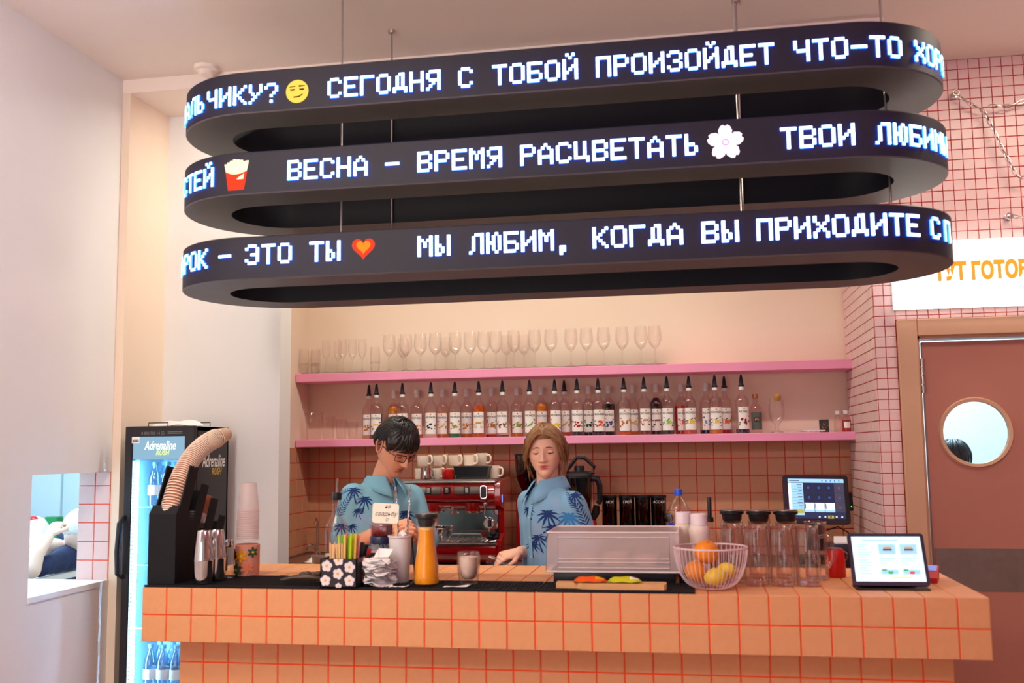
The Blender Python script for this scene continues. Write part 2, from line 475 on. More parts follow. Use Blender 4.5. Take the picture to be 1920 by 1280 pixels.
# door and its frame
dz, dx0, dx1 = 2.062, 3.135, 4.06
mb = MB()
mb.box((3.046, YP-0.022, 0), (dx0, YP+0.02, 2.144), ch=0.004)
mb.box((dx0+0.001, YP-0.020, dz), (dx1, YP+0.02, 2.144), ch=0.004)
mb.box((dx1, YP-0.022, 0), (dx1+0.09, YP+0.02, 2.144), ch=0.004)
dr = thing('door_1', 'brown painted kitchen door with round porthole and metal kick plate', 'door', (0, 0, 0), kind='structure')
mb.build('frame', 'frame_paint', dr)
mb = MB()
mb.box((dx0, YP+0.0, 0), (dx0+0.012, YP+0.12, dz)); mb.box((dx0, YP+0.0, dz-0.012), (dx1, YP+0.12, dz))
mb.build('frame_lining', 'frame_paint', dr)
# door leaf with a round hole
pc, pr = (3.380, 1.602), 0.151
x0, x1, z0, z1 = 3.162, 4.04, 0.01, 2.036
def leaf_ring(y):
    n = 48; inn = [(pc[0]+pr*math.cos(2*PI*k/n), y, pc[1]+pr*math.sin(2*PI*k/n)) for k in range(n)]
    out = []
    for k in range(n):
        c, s_ = math.cos(2*PI*k/n), math.sin(2*PI*k/n)
        t = min(((x1-pc[0])/c if c > 1e-6 else 9e9), ((x0-pc[0])/c if c < -1e-6 else 9e9), ((z1-pc[1])/s_ if s_ > 1e-6 else 9e9), ((z0-pc[1])/s_ if s_ < -1e-6 else 9e9))
        out.append((pc[0]+t*c, y, pc[1]+t*s_))
    for cx, cz in ((x0, z0), (x0, z1), (x1, z0), (x1, z1)):
        i = min(range(n), key=lambda k: (out[k][0]-cx)**2+(out[k][2]-cz)**2); out[i] = (cx, y, cz)
    return inn, out
mb = MB(); n = 48
i0, o0 = leaf_ring(YP+0.02); i1, o1 = leaf_ring(YP+0.06)
mb.add(i0+o0+i1+o1, [f for k in range(n) for k2 in [(k+1) % n] for f in ((k, n+k, n+k2, k2), (2*n+k, 2*n+k2, 3*n+k2, 3*n+k), (k, k2, 2*n+k2, 2*n+k), (n+k, 3*n+k, 3*n+k2, n+k2))])
leaf = mb.build('door_leaf', 'door_paint', dr)
mb = MB()
ring = []
for R_, yy in ((pr-0.006, YP+0.03), (pr-0.004, YP+0.012), (pr+0.010, YP+0.010), (pr+0.016, YP+0.021)):
    ring.append([(pc[0]+R_*math.cos(2*PI*k/48), yy, pc[1]+R_*math.sin(2*PI*k/48)) for k in range(48)])
mb.loft(ring, cap=False); mb.build('porthole_ring', 'frame_paint', leaf)
mb = MB(); mb.add([(pc[0]+pr*math.cos(2*PI*k/48), YP+0.04, pc[1]+pr*math.sin(2*PI*k/48)) for k in range(48)], [tuple(range(48))])
mb.build('porthole_glass', 'glass_pane', leaf)
mb = MB(); mb.box((x0+0.005, YP+0.017, 0.02), (x1-0.005, YP+0.0205, 1.066)); mb.build('kick_plate', 'door_paint', leaf)
mb = MB(); mb.box((x0+0.005, YP+0.0155, 0.87), (x1-0.005, YP+0.0172, 1.064)); mb.build('metal_plate', 'steel_brushed', leaf)
mb = MB()
for k in range(4):
    za = 1.79+0.042*k
    mb.lathe([(0.0, 0), (0.012, 0.001), (0.012, 0.039), (0, 0.040)], 12, (3.154, YP+0.004, za))
mb.build('hinge', 'steel', dr)

mb = MB(); mb.box((5.6, -7, 0), (5.7, YP+0.14, H)); struct('wall_light_block', mb, 'door_paint', 'unseen wall added far right to darken that side', 'wall')  # added out of view to block ambient light from the right
# room behind the door and kitchen behind the hatch
mb = MB()
mb.box((3.08, 3.9, 0), (5.0, 4.0, 2.8)); mb.box((3.08, YP+0.15, 2.8), (5.0, 4.0, 2.9)); mb.box((5.0, YP+0.15, 0), (5.1, 4.0, 2.9)); mb.box((3.07, YP+0.15, 0), (3.10, 4.0, 2.9))
struct('wall_backroom', mb, 'kitchen_wall', 'bright white room seen through the porthole', 'wall')
mb = MB(); mb.box((-4.0, -0.6, 0), (-3.9, 4.2, 2.9)); mb.box((-4, 4.2, 0), (-0.86, 4.3, 2.9)); mb.box((-4, -0.7, 0), (-0.86, -0.6, 2.9)); mb.box((-4, -0.7, 2.9), (-0.86, 4.3, 3.0))
wk = struct('wall_kitchen', mb, 'kitchen_wall', 'bluish white kitchen wall seen through the hatch', 'wall')
for k, (xa, xb) in enumerate(((-3.85, -3.2), (-3.18, -2.5), (-2.48, -1.8))):
    for z0, z1 in ((0.95, 1.7), (1.72, 2.6)):
        mb = MB(); mb.box((xa, 4.17, z0), (xb, 4.2, z1), ch=0.006); mb.build('panel', 'kitchen_wall', wk)
# ================================================================== bar counter
ct = thing('bar_counter', 'long bar counter clad in square salmon tiles with orange joints', 'counter', (0, 0, 0))
YK = 0.80
mb = MB(); mb.box((0.003, 0.004, 0.853), (2.997, YK, ZT-0.004)); ap = mb.build('counter_slab', 'grout_counter', ct)
mb = MB(); mb.box((0.106, 0.104, 0.0), (2.900, YK-0.05, 0.853)); base = mb.build('counter_base', 'grout_counter', ct)
for n in range(30):
    for r in range(2):
        tile(ap, 0.1-G, 0.1-G, 0.003, 'tile_counter', (0.1*n+0.05, 0.004, ZT-0.05-0.1*r))
stuff = []
for n in range(28):
    for r in range(9):
        za, zb = 0.76-0.1*r+0.1, 0.76-0.1*r
        zb = max(zb, 0.0)
        if r == 0: za = 0.852
        if za-zb < 0.01: continue
        x = 0.103+0.1*n+0.05
        if r < 2: tile(base, 0.1-G, za-zb-G, 0.003, 'tile_counter', (x, 0.104, (za+zb)/2))
        else: stuff.append((x, 0.104, (za+zb)/2, 0.1-G, za-zb-G, 0))
tile_stuff('base_tile_field', base, 'tile_counter', stuff, 0.005)
tops = []
for n in range(30):
    for k in range(8):
        tops.append((0.1*n+0.05, 0.05+0.1*k))
def seen(p): return not (p[1] < 0.25 and 0.0 < p[0] < 2.05)
show = [p for p in tops if seen(p)][:180]
for (x, y) in show: tile(ap, 0.1-G*0.8, 0.1-G*0.8, 0.004, 'tile_counter', (x, y, ZT-0.004), (-PI/2, 0, 0))
mb = MB()
for p in tops:
    if p in show: continue
    x, y = p; h = 0.05-G*0.4
    mb.box((x-h, y-h, ZT-0.005), (x+h, y+h, ZT))
o = mb.build('top_tile_field', 'tile_counter', ap, smooth=0); o['kind'] = 'stuff'
for e, x in (('left', 0.003), ('right', 2.997)):
    for k in range(8):
        for r in range(2):
            tile(ap, 0.1-G, 0.1-G, 0.003, 'tile_counter', (x, 0.05+0.1*k, ZT-0.05-0.1*r), (0, 0, -PI/2 if x < 1 else PI/2))

# back worktop with sink
bw = thing('back_worktop', 'back worktop along the tiled wall carrying the coffee machine', 'worktop', (0, 0, 0))
mb = MB(); mb.box((XN0+0.005, 1.70, ZC-0.04), (-0.20, YB-0.008, ZC)); mb.box((0.22, 1.70, ZC-0.04), (XPF-0.008, YB-0.008, ZC)); mb.box((-0.2, 1.70, ZC-0.04), (0.22, 1.78, ZC)); mb.box((-0.2, 2.2, ZC-0.04), (0.22, YB-0.008, ZC))
mb.build('slab', 'steel_brushed', bw)
mb = MB(); mb.box((XN0+0.006, 1.74, 0.0), (XPF-0.01, 1.765, ZC-0.04)); mb.build('carcass', 'black_matte', bw)
sk = thing('sink_basin', 'small stainless steel sink in the corner by the tiles', 'sink', (0.01, 1.99, ZC))
mb = MB()
mb.loft([[(0.235, -0.235, 0.004), (-0.235, -0.235, 0.004), (-0.235, 0.235, 0.004), (0.235, 0.235, 0.004)],
         [(0.20, -0.20, 0.006), (-0.20, -0.20, 0.006), (-0.20, 0.20, 0.006), (0.20, 0.20, 0.006)],
         [(0.19, -0.19, -0.005), (-0.19, -0.19, -0.005), (-0.19, 0.19, -0.005), (0.19, 0.19, -0.005)],
         [(0.17, -0.17, -0.15), (-0.17, -0.17, -0.15), (-0.17, 0.17, -0.15), (0.17, 0.17, -0.15)]], cap=False)
mb.add([(0.17, -0.17, -0.15), (-0.17, -0.17, -0.15), (-0.17, 0.17, -0.15), (0.17, 0.17, -0.15)], [(0, 1, 2, 3)])
mb.build('bowl', 'steel', sk)
tp = thing('sink_tap', 'thin chrome tap with upright spout by the corner sink', 'tap', (-0.185, 2.28, ZC))
mb = MB(); mb.lathe([(0.0, 0), (0.022, 0), (0.02, 0.012), (0.012, 0.02), (0.012, 0.06), (0, 0.062)], 14); mb.build('base', 'chrome', tp)
mb = MB(); mb.tube([(0, 0, 0.05), (0, 0, 0.17), (0, -0.006, 0.20), (0.004, -0.03, 0.213), (0.006, -0.05, 0.20), (0.006, -0.055, 0.185)], 0.008, 10); mb.build('spout', 'chrome', tp)
mb = MB(); mb.tube([(0, 0, 0.03), (-0.03, -0.015, 0.055), (-0.045, -0.02, 0.06)], [0.009, 0.008, 0.010], 8); mb.tube([(-0.045, -0.02, 0.06), (-0.062, -0.028, 0.035)], [0.008, 0.011], 8); mb.build('lever', 'chrome', tp)

# shelves
for nm, z0, z1, lab in (('wall_shelf', 1.968, 2.020, 'upper pink wall shelf carrying rows of wine glasses'), ('wall_shelf', 1.577, 1.622, 'lower pink wall shelf carrying syrup bottles')):
    mb = MB(); mb.box((XN0+0.006, 2.165, z0), (XPF-0.002, YB, z1), ch=0.003); tag(mb.build(nm, 'pink_shelf'), lab, 'shelf')

# light box above the door
ls = thing('light_box_sign', 'glowing white light box with orange lettering above the door', 'sign', (0, 0, 0))
mb = MB(); mb.box((3.033, 1.44, 2.191), (4.147, YP+0.004, 2.505), ch=0.004); mb.build('housing', 'white_plastic', ls)
mb = MB(); mb.box((3.03, 1.396, 2.188), (4.15, 1.44, 2.508), ch=0.004); fp = mb.build('lit_face', 'sign_white', ls)
vs, fs = textmesh('ТУТ ГОТОВ', 0.108, bold=0.0065, align='LEFT')
xs = [v[0] for v in vs]; sc = (3.640-3.218)/(max(xs)-min(xs))
mb = MB(); mb.add([(v[0]*sc, v[1], v[2]) for v in vs], fs, 0, frame((3.214, 1.3945, 2.352), (1, 0, 0), (0, 0, 1))); mb.build('lettering', 'sign_orange', ls)
# ================================================================== the three hanging LED rings
RX0, RX1, RR, RT = -0.025, 3.04, 0.395, 0.19     # outer stadium and band width
def band(s, off=0.0, r=RR):
    """point on the outer stadium, s = X on the straight front; off = outward"""
    a0, a1 = RX0+RR, RX1-RR
    if s < a0: t = (a0-s)/RR; n = (-math.sin(t), -math.cos(t)); p = (a0, RR)
    elif s > a1: t = (s-a1)/RR; n = (math.sin(t), -math.cos(t)); p = (a1, RR)
    else: return (s, -off)
    return (p[0]+n[0]*(RR+off), p[1]+n[1]*(RR+off))
def stadium(r, n=28):
    a0, a1 = RX0+RR, RX1-RR
    pts = []
    for k in range(n+1):
        t = -PI/2+PI*k/n; pts.append((a1+r*math.cos(t), RR+r*math.sin(t)))
    for k in range(n+1):
        t = PI/2+PI*k/n; pts.append((a0+r*math.cos(t), RR+r*math.sin(t)))
    return pts
FONT = {
'А': '..#.. .#.#. #...# #...# ##### #...# #...#', 'Б': '##### #.... #.... ####. #...# #...# ####.', 'В': '####. #...# #...# ####. #...# #...# ####.',
'Г': '##### #.... #.... #.... #.... #.... #....', 'Д': '..##. .#.#. .#.#. .#.#. .#.#. ##### #...#', 'Е': '##### #.... #.... ####. #.... #.... #####',
'З': '.###. #...# ....# ..##. ....# #...# .###.', 'И': '#...# #...# #..## #.#.# ##..# #...# #...#', 'Й': '.#.#. ..#.. #...# #...# #..## #.#.# ##..# #...# #...#',
'К': '#...# #..#. #.#.. ##... #.#.. #..#. #...#', 'Л': '..### .#..# .#..# .#..# .#..# .#..# #...#', 'М': '#...# ##.## #.#.# #.#.# #...# #...# #...#',
'Н': '#...# #...# #...# ##### #...# #...# #...#', 'О': '.###. #...# #...# #...# #...# #...# .###.', 'П': '##### #...# #...# #...# #...# #...# #...#',
'Р': '####. #...# #...# ####. #.... #.... #....', 'С': '.###. #...# #.... #.... #.... #...# .###.', 'Т': '##### ..#.. ..#.. ..#.. ..#.. ..#.. ..#..',
'У': '#...# #...# #...# .#.#. ..#.. .#... #....', 'Х': '#...# #...# .#.#. ..#.. .#.#. #...# #...#', 'Ц': '#..#. #..#. #..#. #..#. #..#. ##### ....#',
'Ч': '#...# #...# #...# .#### ....# ....# ....#', 'Ы': '#...# #...# #...# ##..# #.#.# #.#.# ##..#', 'Ь': '#.... #.... #.... ###.. #..#. #..#. ###..',
'Э': '.###. #...# ....# ..### ....# #...# .###.', 'Ю': '#..#. #.#.# #.#.# ###.# #.#.# #.#.# #..#.', 'Я': '.#### #...# #...# .#### ..#.# .#..# #...#',
'?': '.###. #...# ....# ...#. ..#.. ..... ..#..', ',': '..... ..... ..... ..... .##.. .##.. .#...', '-': '..... ..... ..... ##### ..... ..... .....'}
LC = 0.01085
def letter(parent, ch, s0, z0, c=LC, ch_z=0.0111):
    rows_ = FONT[ch].split(); mb = MB(); NR = len(rows_)
    if ch == ',': z0 -= 1.5*ch_z
    g = c*0.03
    for col in range(5):
        r = 0
        while r < NR:
            if rows_[r][col] == '#':
                r2 = r
                while r2+1 < NR and rows_[r2+1][col] == '#': r2 += 1
                zt = z0+(NR-r)*ch_z-g; zb = z0+(NR-1-r2)*ch_z+g
                right = any(rows_[q][col+1] == '#' for q in range(r, r2+1)) if col < 4 else False
                sa, sb = s0+col*c-g, s0+(col+1)*c+g
                (xa, ya), (xb, yb) = band(sa, 0.006), band(sb, 0.006)
                (xc, yc), (xd, yd) = band(sa, 0.0005), band(sb, 0.0005)
                mb.add([(xa, ya, zb), (xb, yb, zb), (xb, yb, zt), (xa, ya, zt), (xc, yc, zb), (xd, yd, zb), (xd, yd, zt), (xc, yc, zt)],
                       [(0, 1, 2, 3), (0, 4, 5, 1), (1, 5, 6, 2), (2, 6, 7, 3), (3, 7, 4, 0)])
                mb.m[-4:] = [1]*4
                r = r2+1
            else: r += 1
    mb.build('letter', ['led_white', 'led_halo_edge'], parent, smooth=0)
def word(parent, w, s0, z0, s1=None):
    n = len(w)
    c = LC if s1 is None else (s1-s0)/(6*n-1)
    for i, ch in enumerate(w):
        letter(parent, ch, s0+i*6*c, z0, c)
def wordend(parent, w, s1, z0):
    word(parent, w, s1-(6*len(w)-1)*LC, z0, s1)
def disc(mb, pts, s0, z0, off, mi=0):
    """a flat polygon on the band, points (ds, dz) around (s0, z0)"""
    vs = []
    for a, b in pts:
        x, y = band(s0+a, off); vs.append((x, y, z0+b))
    n = len(vs); vb = []
    for a, b in pts:
        x, y = band(s0+a, 0.0004); vb.append((x, y, z0+b))
    mb.add(vs+vb, [tuple(range(n))]+[(k, n+k, n+(k+1) % n, (k+1) % n) for k in range(n)], mi)
RINGS = [(2.868, 3.036, 'top hanging LED ticker ring reading СЕГОДНЯ С ТОБОЙ ПРОИЗОЙДЕТ'),
         (2.545, 2.713, 'middle hanging LED ticker ring reading ВЕСНА - ВРЕМЯ РАСЦВЕТАТЬ'),
         (2.210, 2.378, 'lowest hanging LED ticker ring reading МЫ ЛЮБИМ, КОГДА ВЫ ПРИХОДИТЕ')]
scr = []
for z0, z1, lab in RINGS:
    t = thing('led_ticker_ring', lab, 'LED sign', (0, 0, 0), group='stacked LED ticker rings')
    so, si = stadium(RR), stadium(RR-RT)
    n = len(so)
    mb = MB()
    mb.add([(x, y, z0+0.004) for x, y in so]+[(x, y, z1-0.004) for x, y in so], [(k, (k+1) % n, n+(k+1) % n, n+k) for k in range(n)])
    s_ = mb.build('screen_band', 'led_black', t); scr.append(s_)
    mb = MB()
    mb.add([(x, y, z0) for x, y in stadium(RR-0.004)]+[(x, y, z0) for x, y in si]+[(x, y, z0+0.004) for x, y in so], [(k, n+k, n+(k+1) % n, (k+1) % n) for k in range(n)]+[(2*n+k, k, (k+1) % n, 2*n+(k+1) % n) for k in range(n)])
    mb.build('underside', 'ring_soffit', t)
    mb = MB()
    mb.add([(x, y, z1) for x, y in stadium(RR-0.003)]+[(x, y, z1) for x, y in si]+[(x, y, z1-0.004) for x, y in so], [(k, (k+1) % n, n+(k+1) % n, n+k) for k in range(n)]+[(2*n+k, 2*n+(k+1) % n, (k+1) % n, k) for k in range(n)])
    mb.build('top_cover', 'ring_black', t)
    mb = MB()
    mb.add([(x, y, z0) for x, y in si]+[(x, y, z1) for x, y in si], [(k, n+k, n+(k+1) % n, (k+1) % n) for k in range(n)])
    mb.build('inner_wall', 'ring_inner', t)
# ring 1
zt = 2.902
wordend(scr[0], 'МАЛЬЧИКУ?', 0.520, zt)
word(scr[0], 'СЕГОДНЯ', 0.724, zt, 1.170); word(scr[0], 'С', 1.240, zt); word(scr[0], 'ТОБОЙ', 1.370, zt, 1.690)
word(scr[0], 'ПРОИЗОЙДЕТ', 1.758, zt, 2.392); word(scr[0], 'ЧТО-ТО', 2.460, zt, 2.838); word(scr[0], 'ХОРО', 2.898, zt)
# ring 2
zt = 2.588
wordend(scr[1], 'СТЕЙ', 0.248, zt); word(scr[1], 'ВЕСНА', 0.564, zt, 0.884); word(scr[1], '-', 0.954, zt); word(scr[1], 'ВРЕМЯ', 1.080, zt, 1.402)
word(scr[1], 'РАСЦВЕТАТЬ', 1.472, zt, 2.125); word(scr[1], 'ТВОИ', 2.402, zt, 2.652); word(scr[1], 'ЛЮБИМЫ', 2.722, zt)
# ring 3
zt = 2.266
wordend(scr[2], 'АРОК', 0.224, zt); word(scr[2], '-', 0.282, zt); word(scr[2], 'ЭТО', 0.396, zt, 0.584); word(scr[2], 'ТЫ', 0.656, zt, 0.778)
word(scr[2], 'МЫ', 1.080, zt, 1.204); word(scr[2], 'ЛЮБИМ,', 1.276, zt, 1.655); word(scr[2], 'КОГДА', 1.732, zt, 2.052)
word(scr[2], 'ВЫ', 2.118, zt, 2.246); word(scr[2], 'ПРИХОДИТЕ', 2.308, zt, 2.872); word(scr[2], 'С', 2.928, zt); word(scr[2], 'П', 3.018, zt)
# pictograms on the screens
mb = MB()
s0, z0 = 0.598, 2.940
disc(mb, ngon(28, 0.046), s0, z0, 0.002, 0)
for sg in (-1, 1):
    disc(mb, [(sg*0.019-0.011, 0.010), (sg*0.019+0.011, 0.010), (sg*0.019+0.008, 0.004), (sg*0.019-0.008, 0.004)], s0, z0, 0.0026, 1)
    disc(mb, [(sg*0.019-0.013, 0.020+(0.004 if sg > 0 else 0)), (sg*0.019+0.013, 0.022), (sg*0.019+0.012, 0.019), (sg*0.019-0.012, 0.017)], s0, z0, 0.0026, 1)
disc(mb, [(-0.016, -0.020), (0.006, -0.019), (0.022, -0.010), (0.024, -0.014), (0.008, -0.024), (-0.014, -0.025)], s0, z0, 0.0026, 1)
mb.build('smirk_pictogram', ['led_yellow', 'led_brown'], scr[0], smooth=0)
mb = MB(); s0, z0 = 0.350, 2.626
disc(mb, ngon(16, 0.034, (0.004, 0.026), 0, 0.9), s0, z0, 0.0012, 2)
for k, (a, h) in enumerate(((-0.043, 0.044), (-0.031, 0.050), (-0.019, 0.056), (-0.006, 0.060), (0.008, 0.058), (0.021, 0.056), (0.034, 0.050), (0.044, 0.052))):
    disc(mb, [(a*0.7-0.0065, -0.02), (a*0.7+0.0065, -0.02), (a*1.05+0.0065, h), (a*1.05-0.0065, h)], s0, z0, 0.0018+0.0001*k, 1)
disc(mb, [(-0.044, 0.012), (-0.02, 0.002), (0.0, 0.000), (0.02, 0.002), (0.046, 0.012), (0.034, -0.062), (-0.032, -0.062)], s0, z0, 0.003, 0)
mb.build('fries_pictogram', ['led_red', 'led_cream', 'led_red'], scr[1], smooth=0)
mb = MB(); s0, z0 = 2.212, 2.628
for k in range(5):
    a = PI/2+2*PI*k/5
    c, s_ = math.cos(a), math.sin(a)
    pts = []
    for u, w in ((0.004, -0.004), (0.022, -0.019), (0.042, -0.024), (0.058, -0.017), (0.064, -0.008), (0.058, 0.0), (0.064, 0.008), (0.058, 0.017), (0.042, 0.024), (0.022, 0.019), (0.004, 0.004)):
        pts.append((u*c-w*s_, u*s_+w*c))
    disc(mb, pts, s0, z0, 0.002, 0)
disc(mb, ngon(12, 0.013), s0, z0, 0.0026, 1); disc(mb, ngon(10, 0.008), s0, z0, 0.003, 0)
mb.build('blossom_pictogram', ['led_flower', 'led_pink'], scr[1], smooth=0)
mb = MB(); s0, z0 = 0.868, 2.312
pts = []
for k in range(36):
    t = 2*PI*k/36
    pts.append((0.0028*16*math.sin(t)**3, 0.0028*(13*math.cos(t)-5*math.cos(2*t)-2*math.cos(3*t)-math.cos(4*t))))
disc(mb, pts, s0, z0, 0.002, 0); disc(mb, [(a*0.62, b*0.62+0.004) for a, b in pts], s0, z0, 0.0026, 1)
mb.build('heart_pictogram', ['led_red', 'led_orange'], scr[2], smooth=0)
# suspension rods and cables
rods = [('suspension_cable', (0.707, 0.20), 2.378, H, 'steel cable at the left front holding the LED rings', 0.004),
        ('suspension_cable', (0.80, 0.585), 2.378, H, 'steel cable at the left back holding the LED rings', 0.004),
        ('suspension_cable', (2.27, 0.20), 2.378, H, 'steel cable at the right front holding the LED rings', 0.004),
        ('suspension_cable', (2.30, 0.585), 2.378, H, 'thin steel cable at the right back holding the LED rings', 0.004),
        ('suspension_cable', (2.84, 0.40), 2.378, H, 'dark cable at the right end holding the LED rings', 0.005)]
for nm, (x, y), za, zb, lab, r in rods:
    t = thing(nm, lab, 'cable', (x, y, za), group='suspension cables of the rings')
    mb = MB()
    mb.tube([(0, 0, 0), (0, 0, zb-za)], r, 8)
    mb.build('cable', 'steel', t)
    mb = MB(); mb.lathe([(0, zb-za-0.016), (0.016, zb-za-0.012), (0.018, zb-za), (0, zb-za)], 14); mb.build('ceiling_cup', 'steel', t)
    mb = MB(); mb.lathe([(0, 0.0), (0.008, 0.0), (0.008, 0.03), (0.005, 0.04), (0, 0.042)], 10); mb.build('clamp', 'steel', t)
# ceiling smoke detector
t = thing('smoke_detector', 'small round white smoke detector on the ceiling by the rings', 'smoke detector', (-0.20, 0.80, H))
mb = MB(); mb.lathe([(0, -0.045), (0.028, -0.043), (0.038, -0.032), (0.040, -0.02)], 24); mb.build('sensor', 'ceiling_paint', t)
mb = MB(); mb.lathe([(0.040, -0.022), (0.056, -0.018), (0.058, 0.0)], 24); mb.build('base', 'ceiling_paint', t)

# chains on the tiled wall above the light box
def chain(name, lab, pts, ll=0.036, bolt=None):
    t = thing(name, lab, 'chain', pts[0], group='chains on the tiled wall')
    base = Vector(pts[0])
    P = [Vector(p)-base for p in pts]
    acc = [0]
    for a, b in zip(P, P[1:]): acc.append(acc[-1]+(b-a).length)
    def at_(s):
        for i in range(len(P)-1):
            if s <= acc[i+1] or i == len(P)-2:
                return P[i].lerp(P[i+1], (s-acc[i])/(acc[i+1]-acc[i]))
    k = 0; s = 0
    while s+ll <= acc[-1]+0.001:
        a, b = at_(s), at_(min(s+ll, acc[-1])); d = (b-a).normalized()
        up = Vector((0, 1, 0)) if k % 2 else d.cross(Vector((0, 1, 0))).normalized()
        w = 0.0085; c = (a+b)/2; h = (b-a).length/2+0.004
        ring_ = []
        for q in range(14):
            th = 2*PI*q/14
            ring_.append(c+d*(math.cos(th)*h)+up*(math.sin(th)*w))
        mb = MB(); mb.tube(ring_, 0.0024, 6, closed=True); mb.build('link', 'steel', t)
        s += ll*0.93; k += 1
    if bolt is not None:
        B = Vector(bolt)-base
        mb = MB(); mb.lathe([(0, 0), (0.016, 0), (0.016, 0.004), (0.004, 0.006), (0.004, 0.03)], 14, X=Matrix.Translation(B+Vector((0, 0.044, 0))) @ Matrix.Rotation(PI/2, 4, 'X'))
        mb.tube([B+Vector((0.014*math.cos(a), 0.004, 0.014*math.sin(a))) for a in [2*PI*k/12 for k in range(12)]], 0.0035, 6, closed=True)
        mb.build('eye_bolt', 'steel', t)
chain('steel_chain', 'steel chain dropping from the upper eye bolt toward the light box', [(3.369, 1.42, 3.228), (3.425, 1.418, 3.172), (3.484, 1.415, 3.138), (3.512, 1.41, 3.06), (3.56, 1.405, 2.92), (3.61, 1.40, 2.795), (3.66, 1.40, 2.77)], bolt=(3.369, 1.416, 3.232))
chain('steel_chain', 'steel chain running from the upper eye bolt out to the right', [(3.51, 1.405, 3.150), (3.60, 1.418, 3.145), (3.69, 1.418, 3.175), (3.80, 1.418, 3.20)])
chain('steel_chain', 'short chain on the lower eye bolt just above the light box', [(3.575, 1.42, 2.612), (3.63, 1.42, 2.605), (3.72, 1.42, 2.58)], bolt=(3.572, 1.416, 2.615))
# ================================================================== syrup bottles on the lower shelf
ZS, ZG = 1.622, 2.020
def liquid(name, rgb):
    if name not in MATS: mat(name, rgb, 0.12, spec=0.5)
    return name
LIQ = {'clear': None, 'brownred': (70, 16, 14), 'gold': (214, 138, 18), 'amber': (205, 122, 26), 'pale': (222, 170, 110), 'green': (10, 120, 60), 'orange': (196, 84, 14), 'red': (178, 22, 22), 'brown': (120, 52, 22), 'dark': (26, 14, 18), 'choc': (40, 14, 16), 'blue': (18, 20, 60), 'darkgreen': (10, 40, 30)}
for k, v in LIQ.items():
    if v: liquid('liq_'+k, v)
BR = 0.0385
def body_r(z):
    if z < 0.175: return BR
    if z < 0.222: t = (z-0.175)/0.047; return BR-(BR-0.0135)*(3*t*t-2*t**3)
    return 0.0135
bp = [(0.0, 0.002), (BR-0.006, 0.0), (BR, 0.006), (BR, 0.06), (BR, 0.12), (BR, 0.175), (BR-0.002, 0.185), (0.033, 0.194), (0.026, 0.205), (0.0185, 0.214), (0.0145, 0.222), (0.0135, 0.235), (0.0135, 0.262), (0.0145, 0.262), (0.0145, 0.278), (0.0, 0.278)]
mb = MB(); mb.lathe(bp, 22); ME_glass = mb.mesh('bottle_glass', 'glass_bottle', 60)
mb = MB(); mb.lathe([(0.0139, 0.246), (0.0143, 0.247), (0.0143, 0.262), (0.0139, 0.263)], 16); ME_collar = mb.mesh('neck_band', 'label_paper')
mb = MB(); mb.lathe([(0.0150, 0.262), (0.0168, 0.264), (0.0168, 0.272), (0.0135, 0.274), (0.0118, 0.280), (0.0112, 0.296), (0.0085, 0.314), (0.0050, 0.330), (0.0, 0.332)], 14); ME_pour = mb.mesh('pourer', 'pourer')
mb = MB(); mb.lathe([(0.0155, 0.258), (0.0158, 0.262), (0.0158, 0.289), (0.0145, 0.292), (0.0, 0.292)], 16); ME_cap = mb.mesh('screw_cap', 'white_plastic')
def wrap(vs, r, zc):
    return [(r*math.sin(x/r), -r*math.cos(x/r), zc+y) for x, y, z in vs]
def cyl_patch(mb, x0, x1, z0, z1, r, mi=0, n=10):
    vs = []
    for k in range(n+1):
        a = (x0+(x1-x0)*k/n)/r
        vs += [(r*math.sin(a), -r*math.cos(a), z0), (r*math.sin(a), -r*math.cos(a), z1)]
    mb.add(vs, [(2*k, 2*k+2, 2*k+3, 2*k+1) for k in range(n)], mi)
LR = BR+0.0006
mb = MB(); cyl_patch(mb, -0.0340, 0.0340, 0.024, 0.148, LR); ME_label = mb.mesh('label', 'label_paper')
tv, tf = textmesh('RICHEZA', 0.0152, bold=0.0003)
mb = MB(); mb.add(wrap(tv, LR+0.0004, 0.121), tf); ME_brand = mb.mesh('brand_lettering', 'ink', 0)
mb = MB()
mb.add(wrap([(x, y, 0) for x, y in ngon(10, 0.0045)], LR+0.0004, 0.137), [tuple(range(10))], 0)
mb.add(wrap([(x, y, 0) for x, y in ((-0.001, 0.004), (0.001, 0.004), (0.003, 0.008), (0.001, 0.008))], LR+0.0005, 0.137), [(0, 1, 2, 3)], 0)
for q in range(4): mb.add(wrap([(-0.024+0.002*q, -0.0006, 0), (0.024-0.002*q, -0.0006, 0), (0.024-0.002*q, 0.0006, 0), (-0.024+0.002*q, 0.0006, 0)], LR+0.0004, 0.036-0.0028*q if q < 3 else 0.104), [(0, 1, 2, 3)], 1)
ME_logo = mb.mesh('label_print', ['orange_ink', 'ink_grey'], 0)
def blob(mb, cx, cz, rx, rz, mi, n=10, a=0):
    vs = []
    for k in range(n):
        t = 2*PI*k/n; x, y = rx*math.cos(t), rz*math.sin(t)
        vs.append((cx+x*math.cos(a)-y*math.sin(a), cz+x*math.sin(a)+y*math.cos(a), 0))
    mb.add(wrap(vs, LR+0.0005+0.0002*random.random(), 0.0), [tuple(range(n))], mi)
INK = {}
def ink(rgb):
    k = 'print_%02x%02x%02x' % rgb
    if k not in MATS: mat(k, rgb, 0.7, spec=0.2)
    return k
_art = {}
